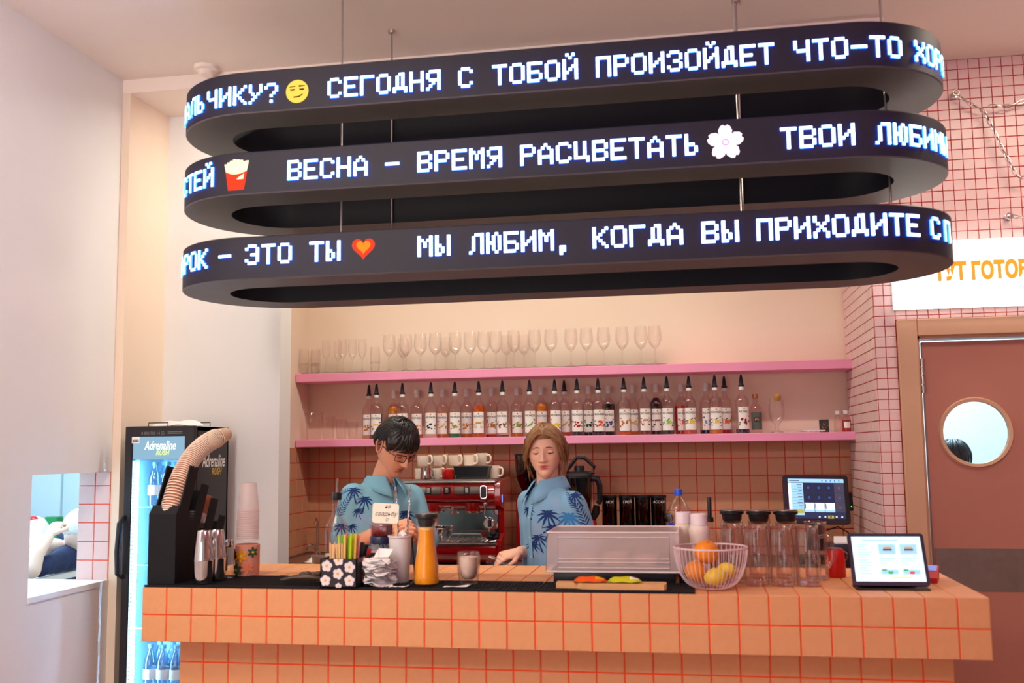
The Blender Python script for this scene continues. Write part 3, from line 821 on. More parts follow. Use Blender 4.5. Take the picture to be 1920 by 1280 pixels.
def art(kind, cols):
    if kind in _art: return _art[kind]
    mb = MB(); rnd = random.Random(kind)
    if kind in ('lime', 'papaya', 'pear', 'apple', 'peach', 'pineapple', 'grapefruit'):
        blob(mb, -0.008, 0.070, 0.0145, 0.0135, 0, 14); blob(mb, 0.011, 0.068, 0.013, 0.012, 1, 14); blob(mb, 0.011, 0.068, 0.009, 0.008, 0, 12); blob(mb, 0.004, 0.086, 0.009, 0.003, 2, 8, 0.6)
    elif kind in ('banana', 'lemongrass'):
        for q in range(4): blob(mb, -0.006+0.005*q, 0.066+0.003*q, 0.017, 0.004, q % 2, 10, 0.5+0.15*q)
    elif kind in ('popcorn', 'dessert', 'caramel jar', 'chocolate jar'):
        mb.add(wrap([(-0.013, 0, 0), (0.013, 0, 0), (0.016, 0.028, 0), (-0.016, 0.028, 0)], LR+0.0005, 0.052), [(0, 1, 2, 3)], 0)
        for q in range(6): blob(mb, -0.013+0.005*q, 0.083+0.002*(q % 2), 0.005, 0.005, 1)
        for q in range(2): blob(mb, -0.02+0.04*q, 0.058, 0.006, 0.005, 2)
    else:
        for q in range(9): blob(mb, rnd.uniform(-0.017, 0.017), rnd.uniform(0.054, 0.082), rnd.uniform(0.005, 0.0075), rnd.uniform(0.005, 0.0065), q % 2, 10, rnd.random())
    for q in range(6):
        sx = -1 if q % 2 else 1
        blob(mb, sx*rnd.uniform(0.022, 0.030), rnd.uniform(0.045, 0.10), 0.0065, 0.0028, 2, 8, rnd.uniform(-1, 1))
    _art[kind] = mb.mesh('label_picture', [ink(c) for c in cols], 0)
    return _art[kind]
GR = (40, 92, 48)
ART = {'almond': ((190, 110, 40), (220, 150, 70), (200, 160, 90)), 'popcorn': ((236, 120, 110), (245, 210, 120), (90, 60, 50)), 'coconut': ((235, 230, 222), (150, 110, 80), GR), 'peanut': ((225, 150, 100), (200, 110, 60), (215, 160, 110)),
       'elderberry': ((60, 40, 70), (36, 24, 50), GR), 'banana': ((238, 186, 40), (220, 160, 30), GR), 'pistachio': ((196, 160, 90), (140, 150, 70), GR), 'dessert': ((120, 130, 170), (220, 150, 60), (230, 200, 90)), 'papaya': ((226, 90, 40), (60, 130, 60), GR),
       'hazelnut': ((130, 70, 40), (170, 100, 60), GR), 'lime': ((150, 180, 70), (90, 140, 50), GR), 'lemongrass': ((150, 190, 90), (110, 160, 70), GR), 'vanilla': ((240, 196, 60), (250, 220, 120), (90, 60, 40)), 'raspberry': ((200, 30, 40), (160, 16, 30), GR),
       'mint': ((30, 90, 60), (20, 66, 46), GR), 'strawberry': ((222, 60, 34), (240, 90, 50), GR), 'lavender': ((70, 80, 140), (50, 56, 100), GR), 'caramel': ((214, 120, 40), (190, 90, 26), (170, 80, 30)), 'cream': ((236, 200, 130), (226, 180, 100), (190, 140, 80)),
       'caramel jar': ((110, 50, 24), (200, 130, 70), (150, 80, 40)), 'chocolate jar': ((60, 26, 20), (150, 80, 50), (90, 40, 30)), 'apple': ((150, 190, 80), (190, 214, 130), GR), 'peach': ((226, 100, 110), (240, 150, 130), GR), 'pineapple': ((238, 200, 50), (246, 224, 110), GR),
       'blue citrus': ((70, 110, 180), (120, 160, 210), (60, 90, 150)), 'pear': ((226, 196, 80), (244, 232, 190), GR), 'grapefruit': ((230, 90, 60), (240, 150, 60), GR), 'cherry': ((130, 20, 34), (160, 30, 44), GR)}
B = [(0.126, 0, 'almond', 'pale', 0.10, 1), (0.205, 1, 'popcorn', 'brownred', 0.150, 1), (0.285, 0, 'coconut', 'gold', 0.206, 0), (0.366, 1, 'coconut', None, 0, 1), (0.429, 0, 'peanut', 'amber', 0.026, 0), (0.542, 1, 'elderberry', None, 0, 1),
     (0.589, 0, 'banana', 'amber', 0.155, 0), (0.688, 1, 'pistachio', 'green', 0.026, 1), (0.738, 0, 'almond', 'amber', 0.028, 0), (0.833, 1, 'dessert', 'orange', 0.185, 1), (0.891, 0, 'papaya', 'red', 0.018, 0), (0.975, 1, 'hazelnut', 'brown', 0.012, 1),
     (1.044, 0, 'lime', 'amber', 0.150, 0), (1.137, 1, 'lemongrass', None, 0, 1), (1.191, 0, 'almond', 'amber', 0.196, 0), (1.285, 1, 'vanilla', 'orange', 0.152, 1), (1.329, 0, 'banana', 'orange', 0.025, 1), (1.415, 1, 'raspberry', 'dark', 0.026, 1),
     (1.472, 0, 'mint', 'darkgreen', 0.022, 0), (1.538, 1, 'strawberry', 'dark', 0.026, 1), (1.589, 0, 'lavender', 'dark', 0.184, 0), (1.686, 1, 'caramel', 'orange', 0.030, 1), (1.728, 0, 'cream', 'amber', 0.022, 0), (1.801, 1, 'caramel jar', 'brown', 0.024, 1),
     (1.865, 0, 'chocolate jar', 'choc', 0.215, 0), (1.931, 1, 'apple', 'darkgreen', 0.024, 1), (2.009, 0, 'peach', 'red', 0.165, 0), (2.055, 1, 'pineapple', 'orange', 0.022, 1), (2.150, 0, 'blue citrus', 'blue', 0.024, 0), (2.200, 1, 'pear', 'amber', 0.020, 1),
     (2.256, 0, 'grapefruit', 'red', 0.100, 1), (2.347, 1, 'cherry', 'blue', 0.024, 1)]
_liqm = {}
used = {}
for (x, front, kind, liq, lev, pour) in B:
    y = 2.222 if front else 2.318
    if front: lab = 'front-row syrup bottle with %s picture on its white label' % kind
    else:
        near = min((b for b in B if b[1]), key=lambda b: abs(b[0]-x))
        lab = 'back-row syrup bottle with %s label just behind the %s bottle' % (kind, near[2])
    t = thing('syrup_bottle', lab, 'bottle', (x, y, ZS), random.uniform(-0.12, 0.12)+0.16, 'syrup bottles on the lower pink shelf')
    link('bottle_glass', ME_glass, t)
    lb = link('label', ME_label, t)
    link('brand_lettering', ME_brand, lb); link('label_print', ME_logo, lb); link('label_picture', art(kind, ART[kind]), lb)
    link('neck_band', ME_collar, t)
    if pour: link('pourer', ME_pour, t)
    else: link('screw_cap', ME_cap, t)
    if liq:
        k = (liq, lev)
        if k not in _liqm:
            mb = MB(); zz = [0.003]+[z for z in (0.05, 0.1, 0.15, 0.175, 0.185, 0.194, 0.205) if z < lev]+[lev]
            mb.lathe([(0, 0.003)]+[(body_r(z)-0.0015, z) for z in zz]+[(0, lev)], 22)
            _liqm[k] = mb.mesh('syrup', 'liq_'+liq)
        link('syrup', _liqm[k], t)

# the squat bottle with a grey-green label and copper cork
mat('label_greygreen', (92, 104, 96), 0.7); mat('copper', (190, 120, 80), 0.35, metal=0.8)
t = thing('spirit_bottle', 'shorter bottle with grey-green label and copper stopper after the syrups', 'bottle', (2.425, 2.29, ZS), 0.1)
mb = MB(); mb.lathe([(0, 0.002), (0.034, 0), (0.036, 0.006), (0.036, 0.13), (0.030, 0.150), (0.018, 0.163), (0.014, 0.172), (0.013, 0.205), (0.0, 0.205)], 20); mb.build('bottle_glass', 'glass_bottle', t, smooth=60)
mb = MB(); cyl_patch(mb, -0.034, 0.034, 0.02, 0.118, 0.0365); lb = mb.build('label', 'label_greygreen', t)
mb = MB(); mb.add([(0.0372*math.sin(x/0.0372), -0.0372*math.cos(x/0.0372), 0.078+y) for x, y in ngon(20, 0.019, sy=0.8)], [tuple(range(20))]); mb.build('emblem', 'ink', lb)
mb = MB()
for q in range(3): mb.add([(0.0376*math.sin(x/0.0376), -0.0376*math.cos(x/0.0376), 0.078+y) for x, y in ngon(10, 0.006, (-0.008+0.008*q, 0.002*(q % 2)))], [tuple(range(10))])
mb.build('emblem_print', 'copper', lb)
mb = MB(); mb.lathe([(0.0135, 0.198), (0.0155, 0.2), (0.0155, 0.222), (0.0, 0.223)], 16); mb.build('stopper', 'copper', t)
# goblet with a cork
t = thing('beer_goblet', 'empty stemmed goblet holding a cork at the right of the bottles', 'glass', (2.534, 2.225, ZS))
mb = MB(); mb.lathe([(0, 0.002), (0.036, 0.001), (0.034, 0.006), (0.010, 0.014), (0.009, 0.035), (0.016, 0.048), (0.034, 0.07), (0.043, 0.10), (0.044, 0.135), (0.039, 0.17), (0.035, 0.195)], 24); mb.build('goblet_glass', 'glass', t, smooth=60)
mat('cork', (196, 140, 66), 0.8, var=0.15, vscale=120)
mb = MB(); mb.lathe([(0, 0.178), (0.014, 0.178), (0.020, 0.190), (0.021, 0.205), (0.014, 0.216), (0, 0.218)], 14, (0.008, 0.0, 0)); mb.build('cork', 'cork', t)
# papers, card, little red bottles
t = thing('paper_slips', 'loose white paper slips lying at the right of the lower shelf', 'paper', (2.58, 2.215, ZS))
rnd = random.Random(3)
for (x, y, w, d, a) in ((-0.06, 0.0, 0.05, 0.03, 0.2), (0.03, 0.005, 0.08, 0.03, -0.15), (0.10, 0.0, 0.07, 0.035, 0.1)):
    mb = MB(); vs = []
    for i in range(5):
        for j in range(3): vs.append((-w/2+w*i/4, -d/2+d*j/2, 0.002+0.005*rnd.random()))
    mb.add(vs, [(i*3+j, (i+1)*3+j, (i+1)*3+j+1, i*3+j+1) for i in range(4) for j in range(2)], 0, Matrix.Translation((x, y, 0)) @ Matrix.Rotation(a, 4, 'Z')); mb.build('slip', 'white_paper', t)
t = thing('lace_scrap', 'crumpled white lace scrap on the lower shelf near the card', 'trinket', (2.73, 2.22, ZS))
mb = MB()
for q in range(5):
    pts = [(0.11*(k/10)-0.055+0.004*rnd.random(), 0.008*(q-2)+0.006*math.sin(k*1.7+q), 0.004+0.008*abs(math.sin(k*1.3+q))) for k in range(11)]
    mb.tube(pts, 0.0022, 5)
mb.build('lace', 'white_paper', t)
mat('card_dark', (40, 52, 50), 0.6, var=0.4, vscale=90)
t = thing('picture_card', 'small dark patterned card leaning at the right of the lower shelf', 'card', (2.79, 2.24, ZS))
mb = MB(); mb.box((-0.026, 0, 0), (0.026, 0.004, 0.072), ch=0.001, X=Matrix.Rotation(-0.12, 4, 'X')); mb.build('card', 'card_dark', t)
mb = MB()
for q in range(18): 
    x, z = rnd.uniform(-0.022, 0.022), rnd.uniform(0.006, 0.066)
    mb.add([(x+a, -0.0006, z+b) for a, b in ngon(6, 0.002)], [tuple(range(6))], q % 2, Matrix.Rotation(-0.12, 4, 'X'))
mb.build('card_print', [ink((196, 60, 40)), ink((220, 170, 60))], t)
for (x, y, lab) in ((2.905, 2.215, 'little bottle of red liquid with white label at the shelf end'), (2.875, 2.30, 'clear little bottle with white cap behind the red one')):
    t = thing('small_bottle', lab, 'bottle', (x, y, ZS))
    mb = MB(); mb.lathe([(0, 0.001), (0.023, 0), (0.025, 0.005), (0.025, 0.068), (0.019, 0.082), (0.013, 0.09), (0.013, 0.10)], 18); mb.build('bottle_glass', 'glass_bottle', t, smooth=60)
    mb = MB(); mb.lathe([(0.0145, 0.098), (0.0155, 0.1), (0.0155, 0.118), (0, 0.119)], 16); mb.build('cap', 'white_plastic', t)
    if y < 2.25:
        mb = MB(); mb.lathe([(0, 0.002), (0.0235, 0.002), (0.0235, 0.066), (0, 0.066)], 18); mb.build('red_liquid', 'liq_red', t)
        mb = MB(); cyl_patch(mb, -0.018, 0.018, 0.022, 0.055, 0.0258); mb.build('label', 'label_paper', t)
# clear measuring jugs at the left end of the lower shelf
for i, (x, h, r0, r1, lab) in enumerate(((-0.205, 0.168, 0.044, 0.056, 'largest clear measuring jug at the far left of the lower shelf'), (-0.105, 0.140, 0.034, 0.041, 'second clear measuring cup from the left on the lower shelf'), (-0.022, 0.122, 0.028, 0.036, 'third clear measuring cup from the left on the lower shelf'), (0.050, 0.106, 0.026, 0.035, 'smallest clear measuring cup left of the syrup bottles'))):
    t = thing('measuring_jug', lab, 'jug', (x, 2.24 if i else 2.26, ZS), 0, 'clear measuring jugs on the lower shelf')
    mb = MB(); mb.lathe([(0, 0.003), (r0-0.003, 0.001), (r0, 0.006), ((r0+r1)/2, h*0.5), (r1, h-0.004), (r1+0.002, h), (r1-0.001, h)], 24); mb.build('jug_wall', 'plastic_clear', t, smooth=60)
    mb = MB()
    for q in range(7):
        z = h*(0.2+0.09*q); r = r0+(r1-r0)*z/h+0.0006
        cyl_patch(mb, -0.014, -0.004 if q % 2 else -0.008, z, z+0.0014, r, n=2)
    mb.build('graduation', 'ink_grey' if i == 3 else 'white_plastic', t)

# ================================================================== glasses on the upper shelf
tr = thing('shelf_mat', 'dark mesh drying mat under the wine glasses', 'mat', (0, 0, ZG))
mb = MB()
for k in range(44): mb.box((-0.26+0.05*k, 2.185, 0.0005), (-0.215+0.05*k, 2.375, 0.003))
for k in range(8): mb.box((-0.26, 2.19+0.024*k, 0.0012), (1.93, 2.196+0.024*k, 0.004))
mb.build('mesh', 'black_rubber', tr, smooth=0)
ZG += 0.004
fl = [(0, 0.002), (0.030, 0.001), (0.029, 0.004), (0.008, 0.010), (0.004, 0.020), (0.004, 0.075), (0.010, 0.088), (0.020, 0.104), (0.025, 0.130), (0.0255, 0.16), (0.023, 0.205)]
mb = MB(); mb.lathe(fl, 20); ME_flute = mb.mesh('flute_glass', 'glass', 60)
tum = [(0, 0.004), (0.022, 0.002), (0.026, 0.012), (0.029, 0.05), (0.030, 0.09), (0.027, 0.152)]
mb = MB(); mb.lathe(tum, 20); mb.lathe([(0, 0.06), (0.028, 0.061), (0.026, 0.05)], 20); ME_tumbler = mb.mesh('tumbler_glass', 'glass', 60)
wg = [(0, 0.002), (0.034, 0.001), (0.033, 0.004), (0.010, 0.010), (0.0042, 0.022), (0.0038, 0.085), (0.008, 0.094), (0.022, 0.106), (0.034, 0.125), (0.0395, 0.150), (0.038, 0.18), (0.033, 0.225)]
mb = MB(); mb.lathe(wg, 24); ME_wine = mb.mesh('wine_glass_bowl', 'glass', 60)
wg2 = [(r*0.92, z*0.93) for r, z in wg]
mb = MB(); mb.lathe(wg2, 24); ME_wine2 = mb.mesh('wine_glass_bowl', 'glass', 60)
seq = [(-0.255, 'tumbler', 2.22), (-0.225, 'tumbler', 2.32), (-0.185, 'tumbler', 2.23), (-0.118, 'flute', 2.23), (-0.076, 'flute', 2.32), (-0.012, 'flute', 2.23), (0.050, 'flute', 2.23), (0.112, 'flute', 2.23), (0.193, 'tumbler', 2.23)]
cnt = {'tumbler': 0, 'flute': 0}
for x, k, y in seq:
    i = cnt[k]; cnt[k] += 1
    if k == 'tumbler':
        lab = ('%s stemless glass from the left end of the upper shelf' % ORD[i]) if i < 3 else 'lone stemless glass between flutes and wine glasses on the upper shelf'
        tag(link('stemless_glass', ME_tumbler, None, (x, y, ZG)), lab, 'glass', 'stemless glasses on the upper shelf')
    else:
        tag(link('champagne_flute', ME_flute, None, (x, y, ZG)), '%s champagne flute from the left on the upper shelf' % ORD[i], 'glass', 'champagne flutes on the upper shelf')
wx = [0.280, 0.341, 0.384, 0.475, 0.567, 0.610, 0.689, 0.781, 0.863, 0.937, 0.985, 1.045, 1.090, 1.169, 1.266, 1.384, 1.475, 1.575, 1.683, 1.791, 1.870]
backrow = {1, 5, 10, 12}
for i, x in enumerate(wx):
    y = 2.325 if i in backrow else 2.235
    tag(link('wine_glass', ME_wine2 if i in backrow else ME_wine, None, (x, y, ZG)), '%s stemmed wine glass counted from the left on the upper shelf' % ORD[i], 'glass', 'wine glasses on the upper shelf')
ZG -= 0.004
# ================================================================== things on the counter
ZM = ZT+0.008
# rubber bar mats
def bar_mat(x0, x1, y0, y1, lab, ribs=True):
    t = thing('bar_mat', lab, 'mat', ((x0+x1)/2, (y0+y1)/2, ZT), group='black bar mats')
    w, d = (x1-x0)/2, (y1-y0)/2
    mb = MB(); mb.box((-w, -d, 0), (w, d, 0.005), ch=0.0015); m_ = mb.build('mat_sheet', 'black_rubber', t)
    mb = MB()
    mb.box((-w, -d, 0.005), (w, -d+0.01, 0.009)); mb.box((-w, d-0.01, 0.005), (w, d, 0.009))
    if ribs:
        n = int(2*w/0.012)
        for k in range(n): mb.box((-w+0.012*k, -d+0.014, 0.005), (-w+0.012*k+0.006, d-0.014, 0.008))
    o = mb.build('ribs', 'black_rubber', t, smooth=0)
    return t
bar_mat(0.004, 0.69, 0.006, 0.315, 'left black bar mat under the cup dispenser and shaker')
bar_mat(0.695, 1.50, 0.002, 0.225, 'middle black bar mat under the juice carafe and straw box')
bar_mat(1.505, 2.055, 0.006, 0.215, 'right ribbed black bar mat under the snack board')

# black cup dispenser, channels leaning back, stepping down to the rear
t = thing('cup_dispenser', 'black stepped cup dispenser with leaning channels at the counter end', 'cup dispenser', (0.004, 0.028, ZM+0.001))
W = 0.112
mb = MB()
prof = [(0.0, 0.0), (0.0, 0.262), (0.028, 0.294), (0.075, 0.275), (0.30, 0.115), (0.44, 0.06), (0.44, 0.0)]
vs = [(0, y, z) for y, z in prof]+[(W, y, z) for y, z in prof]; n = len(prof)
mb.add(vs, [tuple(range(n)), tuple(range(2*n-1, n-1, -1))]+[(k, n+k, n+(k+1) % n, (k+1) % n) for k in range(n)])
mb.build('body', 'black_matte', t, smooth=0)
def plate(x, y, z, up, back, d, th=0.006):
    """leaning side cheek of a channel"""
    q = [(y, z), (y+d, z-0.02), (y+d+back, z+up-0.01), (y+back, z+up)]
    m2 = MB(); m2.add([(x, a, b) for a, b in q]+[(x+th, a, b) for a, b in q], [(0, 1, 2, 3), (7, 6, 5, 4)]+[(k, 4+k, 4+(k+1) % 4, (k+1) % 4) for k in range(4)])
    return m2
for (y, z, up, back, d) in ((0.03, 0.270, 0.175, 0.085, 0.065), (0.130, 0.20, 0.17, 0.085, 0.055), (0.215, 0.135, 0.175, 0.085, 0.055), (0.300, 0.085, 0.15, 0.075, 0.05)):
    for x in (0.004, W-0.010):
        plate(x, y, z, up, back, d).build('channel_cheek', 'black_matte', t, smooth=0)
    q = [(y+d, z-0.03), (y+d+back, z+up-0.03)]
    mb = MB(); mb.box((0, -0.003, 0), (W-0.024, 0.003, math.hypot(back, up)), X=Matrix.Translation((0.014, y+d, z-0.03)) @ Matrix.Rotation(-math.atan2(back, up), 4, 'X'))
    mb.build('channel_back', 'black_matte', t, smooth=0)
def nth(k):
    if k < 20: return ORD[k]
    d, u = divmod(k+1, 10); ten = {2: 'twenty', 3: 'thirty', 4: 'forty'}[d]
    return (ten[:-1]+'ieth') if u == 0 else ten+'-'+ORD[u-1]
# the long bent stack of paper cups
mat('cup_paper', (240, 214, 186), 0.7, spec=0.3); mat('cup_rim', (250, 226, 205), 0.6); mat('cup_brown', (176, 104, 70), 0.7)
path = [Vector((0.062, 0.075, 1.315)), Vector((0.068, 0.135, 1.44)), Vector((0.075, 0.215, 1.53)), Vector((0.083, 0.33, 1.592)), Vector((0.092, 0.47, 1.628))]
def cat(P, u):
    n = len(P)-1; i = min(int(u*n), n-1); f = u*n-i
    p0, p1, p2, p3 = P[max(i-1, 0)], P[i], P[i+1], P[min(i+2, n)]
    return 0.5*((2*p1)+(p2-p0)*f+(2*p0-5*p1+4*p2-p3)*f*f+(3*p1-p0-3*p2+p3)*f**3)
mb = MB(); mb.lathe([(0.0385, 0.0), (0.0405, 0.0008), (0.0405, 0.0038), (0.0385, 0.0046)], 20, mi=0); mb.lathe([(0.0385, 0.0046), (0.0366, 0.0052), (0.0360, 0.0105)], 20, mi=1); ME_cup = mb.mesh('paper_cup', ['cup_rim', 'cup_brown'], 40)
mb = MB(); mb.lathe([(0.0385, 0.0), (0.0405, 0.0008), (0.0405, 0.0055), (0.038, 0.0062), (0.0275, 0.088), (0.0265, 0.09), (0.0, 0.088)], 22); ME_cupend = mb.mesh('paper_cup', 'cup_paper', 40)
NC = 48
for k in range(NC):
    u = k/(NC-1)
    p = cat(path, u*0.86); d = (cat(path, u*0.86+0.01)-cat(path, max(u*0.86-0.01, 0))).normalized()
    o = link('paper_cup', ME_cupend if k == NC-1 else ME_cup, None, p)
    o.rotation_euler = d.to_track_quat('Z', 'Y').to_euler()
    tag(o, 'beige end cup at the tip of the bent paper cup stack' if k == NC-1 else '%s paper cup from the bottom of the long bent stack' % nth(k), 'paper cup', 'paper cups in the bent stack')
# lids and kraft cups in the lower channels
t = thing('cup_stack', 'short stack of brown kraft cups in the third dispenser channel', 'cup stack', (0.074, 0.30, 1.26), 0)
Rx = Matrix.Rotation(-0.5, 4, 'X')
for k in range(6):
    mb = MB(); mb.lathe([(0.034, 0.0), (0.0355, 0.001), (0.0355, 0.005), (0.033, 0.006), (0.025, 0.085 if k == 5 else 0.012)], 18, (0, 0, 0.008*k), X=Rx); mb.build('cup', 'cup_brown' if k == 5 else 'cup_rim', t)
t = thing('lid_stack', 'clear plastic lids in the second dispenser channel', 'lid stack', (0.07, 0.235, 1.265), 0)
for k in range(4):
    mb = MB(); mb.lathe([(0.041, 0.0), (0.042, 0.004), (0.038, 0.006), (0.030, 0.018), (0, 0.02)], 18, (0, 0, 0.010*k), X=Rx); mb.build('lid', 'plastic_clear', t)

# Boston shaker
def shaker(x, y, s, lab):
    t = thing('cocktail_shaker', lab, 'shaker', (x, y, ZM+0.001), group='steel shakers')
    mb = MB(); mb.lathe([(0, 0.0), (0.030*s, 0.0), (0.0335*s, 0.004), (0.036*s, 0.03), (0.0385*s, 0.085*s), (0.0395*s, 0.088*s), (0.0385*s, 0.092*s)], 28); mb.build('lower_tin', 'chrome', t, smooth=50)
    mb = MB(); mb.lathe([(0.0385*s, 0.090*s), (0.0365*s, 0.12*s), (0.028*s, 0.196*s), (0.0265*s, 0.200*s), (0, 0.200*s)], 28); mb.build('upper_tin', 'chrome', t, smooth=50)
shaker(0.214, 0.062, 1.0, 'tall steel cocktail shaker at the front of the left mat')
shaker(0.222, 0.150, 0.98, 'second steel shaker standing right behind the front shaker')
t = thing('glass_shaker', 'small chrome topped glass jar between shakers and flower cup', 'jar', (0.228, 0.235, ZM+0.001))
mb = MB(); mb.lathe([(0, 0.001), (0.025, 0.0), (0.027, 0.006), (0.027, 0.11), (0.022, 0.125)], 12); mb.build('jar_glass', 'glass', t)
mb = MB(); mb.lathe([(0.023, 0.12), (0.0245, 0.124), (0.0245, 0.142), (0.018, 0.150), (0, 0.152)], 16); mb.build('lid', 'chrome', t)
# pink flowered cup with inverted clear cups
mat('vase_pink', (214, 140, 120), 0.45, var=0.05)
t = thing('flower_vase', 'pinkish cup with yellow and green flower relief holding clear cups', 'vase', (0.262, 0.345, ZT+0.001))
R0 = 0.0485
mb = MB(); mb.lathe([(0, 0.0), (R0-0.002, 0.0), (R0, 0.004), (R0+0.001, 0.128), (R0-0.004, 0.13), (R0-0.005, 0.01), (0, 0.008)], 32); mb.build('vase_body', 'vase_pink', t)
def flower(ax, z, r, rgb, cen=(230, 180, 50)):
    mb = MB()
    def P(u, w, off): 
        a = ax+u/R0; return ((R0+off)*math.sin(a), -(R0+off)*math.cos(a), z+w)
    for k in range(6):
        a = PI/2+2*PI*k/6; pts = []
        for i in range(10):
            th = 2*PI*i/10; uu, ww = r*0.58+r*0.42*math.cos(th), r*0.24*math.sin(th)
            pts.append((uu*math.cos(a)-ww*math.sin(a), uu*math.sin(a)+ww*math.cos(a)))
        top = [P(u, w, 0.004) for u, w in pts]; bot = [P(u, w, -0.002) for u, w in pts]
        mb.add(top+bot, [tuple(range(10))]+[(i, 10+i, 10+(i+1) % 10, (i+1) % 10) for i in range(10)], 0)
    pts = ngon(10, r*0.22); mb.add([P(u, w, 0.0055) for u, w in pts], [tuple(range(10))], 1)
    mb.build('flower_relief', [ink(rgb), ink(cen)], t, smooth=0)
flower(-0.10, 0.085, 0.027, (226, 150, 24)); flower(-0.55, 0.030, 0.028, (60, 92, 60)); flower(0.42, 0.040, 0.026, (216, 120, 90), (216, 120, 90)); flower(0.85, 0.10, 0.022, (50, 80, 56)); flower(-1.0, 0.090, 0.022, (60, 16, 20))
t = thing('clear_cup_stack', 'stack of upside-down clear plastic cups in the flowered cup', 'cup stack', (0.262, 0.345, ZT+0.012))
for k in range(16):
    z = 0.135+0.0078*k
    prof_ = [(0.0445-0.0006*k*0, 0.0), (0.046, 0.001), (0.0455, 0.004), (0.0432, 0.006), (0.0425, 0.012)]
    if k == 15: prof_ = prof_[:-1]+[(0.0325, 0.112), (0.031, 0.114), (0, 0.113)]
    mb = MB(); mb.lathe(prof_, 24, (0, 0, z)); mb.build('cup', 'plastic_frost', t)

# dark tongs lying on the mat
t = thing('bar_tongs', 'dark metal tongs with brown grips lying left of the straw box', 'tongs', (0.62, 0.10, ZM+0.002), 0.1)
mat('brown_grip', (70, 46, 34), 0.5, var=0.3, vscale=60)
for s_ in (-1, 1):
    mb = MB(); mb.tube([(-0.10, 0.02*s_, 0.014), (-0.05, 0.022*s_, 0.022), (0.0, 0.025*s_, 0.026), (0.04, 0.02*s_, 0.02), (0.065, 0.01*s_, 0.018)], [0.003, 0.007, 0.012, 0.011, 0.008], 8); mb.build('arm', 'brown_grip', t)
mb = MB()
for k in range(5): mb.sphere((-0.02+0.02*k, 0.004*(-1)**k, 0.032+0.003*(k % 2)), (0.016, 0.012, 0.010), 10)
mb.build('grip', 'brown_grip', t)
mb = MB(); mb.tube([(-0.05, 0.03, 0.02), (-0.10, 0.05, 0.022), (-0.13, 0.07, 0.02)], [0.003, 0.0025, 0.002], 6); mb.build('pin', 'steel', t)

# flowered box with stirrers and straws
bx_ = thing('straw_box', 'dark box printed with white daisies holding stirrers and straws', 'box', (0.778, 0.105, ZM+0.0))
w, d, h = 0.070, 0.108, 0.104
mb = MB(); th = 0.004
mb.box((-w, -d, 0), (w, d, 0.004)); mb.box((-w, -d, 0), (w, -d+th, h)); mb.box((-w, d-th, 0), (w, d, h)); mb.box((-w, -d, 0), (-w+th, d, h)); mb.box((w-th, -d, 0), (w, d, h))
mat('box_dark', (34, 24, 34), 0.6)
mb.build('box_walls', 'box_dark', bx_, smooth=0)
mat('daisy_white', (232, 218, 224), 0.7); mat('daisy_yellow', (222, 176, 30), 0.7); mat('daisy_pink', (206, 100, 100), 0.7)
for (x, z, r, a, pk) in ((-0.045, 0.078, 0.021, 0.2, 0), (0.0, 0.098, 0.019, 0.5, 0), (0.042, 0.074, 0.021, 0.1, 0), (-0.002, 0.050, 0.020, 0.0, 0), (-0.050, 0.026, 0.020, 0.4, 0), (0.042, 0.026, 0.020, 0.3, 0), (0.0, 0.006, 0.012, 0.3, 0)):
    mb = MB()
    for k in range(5):
        t_ = a+2*PI*k/5; mb.add([(x+r*0.55*math.cos(t_)+p, -d-0.0006-0.0001*k, min(max(z+r*0.55*math.sin(t_)+q, 0.001), h-0.001)) for p, q in ngon(12, r*0.46)], [tuple(range(12))], 0)
    mb.add([(x+p, -d-0.0013, z+q) for p, q in ngon(10, r*0.26)], [tuple(range(10))], 1)
    mb.build('daisy_print', ['daisy_white', 'daisy_yellow'], bx_, smooth=0)
for (y, z) in ((-0.03, 0.085), (-0.03, 0.03), (0.05, 0.06)):
    mb = MB(); mb.add([(w+0.0008, y+p, z+q) for p, q in ngon(14, 0.020)], [tuple(range(14))]); mb.build('petal_print', 'daisy_pink', bx_, smooth=0)
mat('stirrer_wood', (230, 180, 130), 0.7); mat('straw_green', (130, 190, 10), 0.35); mat('straw_lime', (190, 204, 30), 0.35); mat('straw_pink', (236, 120, 130), 0.35); mat('straw_peach', (238, 180, 100), 0.35)
rnd = random.Random(11)
for k in range(14):
    x = -0.044+0.0042*k+rnd.uniform(-0.001, 0.001); y = -0.085+rnd.uniform(0, 0.03)
    mb = MB(); mb.box((-0.003, -0.0007, 0), (0.003, 0.0007, 0.150+rnd.uniform(-0.004, 0.004)), X=Matrix.Rotation(rnd.uniform(-0.06, 0.02), 4, 'Y') @ Matrix.Rotation(rnd.uniform(-0.05, 0.05), 4, 'X'))
    o = mb.build('wooden_stirrer', 'stirrer_wood', None, (bx_.location.x+x, bx_.location.y+y, ZM+0.005))
    tag(o, '%s flat wooden stirrer from the left in the daisy box' % ORD[k], 'stirrer', 'wooden stirrers in the daisy box')
cols = ['straw_lime', 'straw_green', 'straw_green', 'straw_green', 'straw_pink', 'straw_peach', 'straw_green', 'straw_green', 'straw_green', 'straw_lime', 'straw_lime', 'straw_lime', 'straw_green', 'straw_peach', 'straw_pink']
cn = {'straw_green': 'green', 'straw_lime': 'lime yellow', 'straw_pink': 'pink', 'straw_peach': 'peach'}
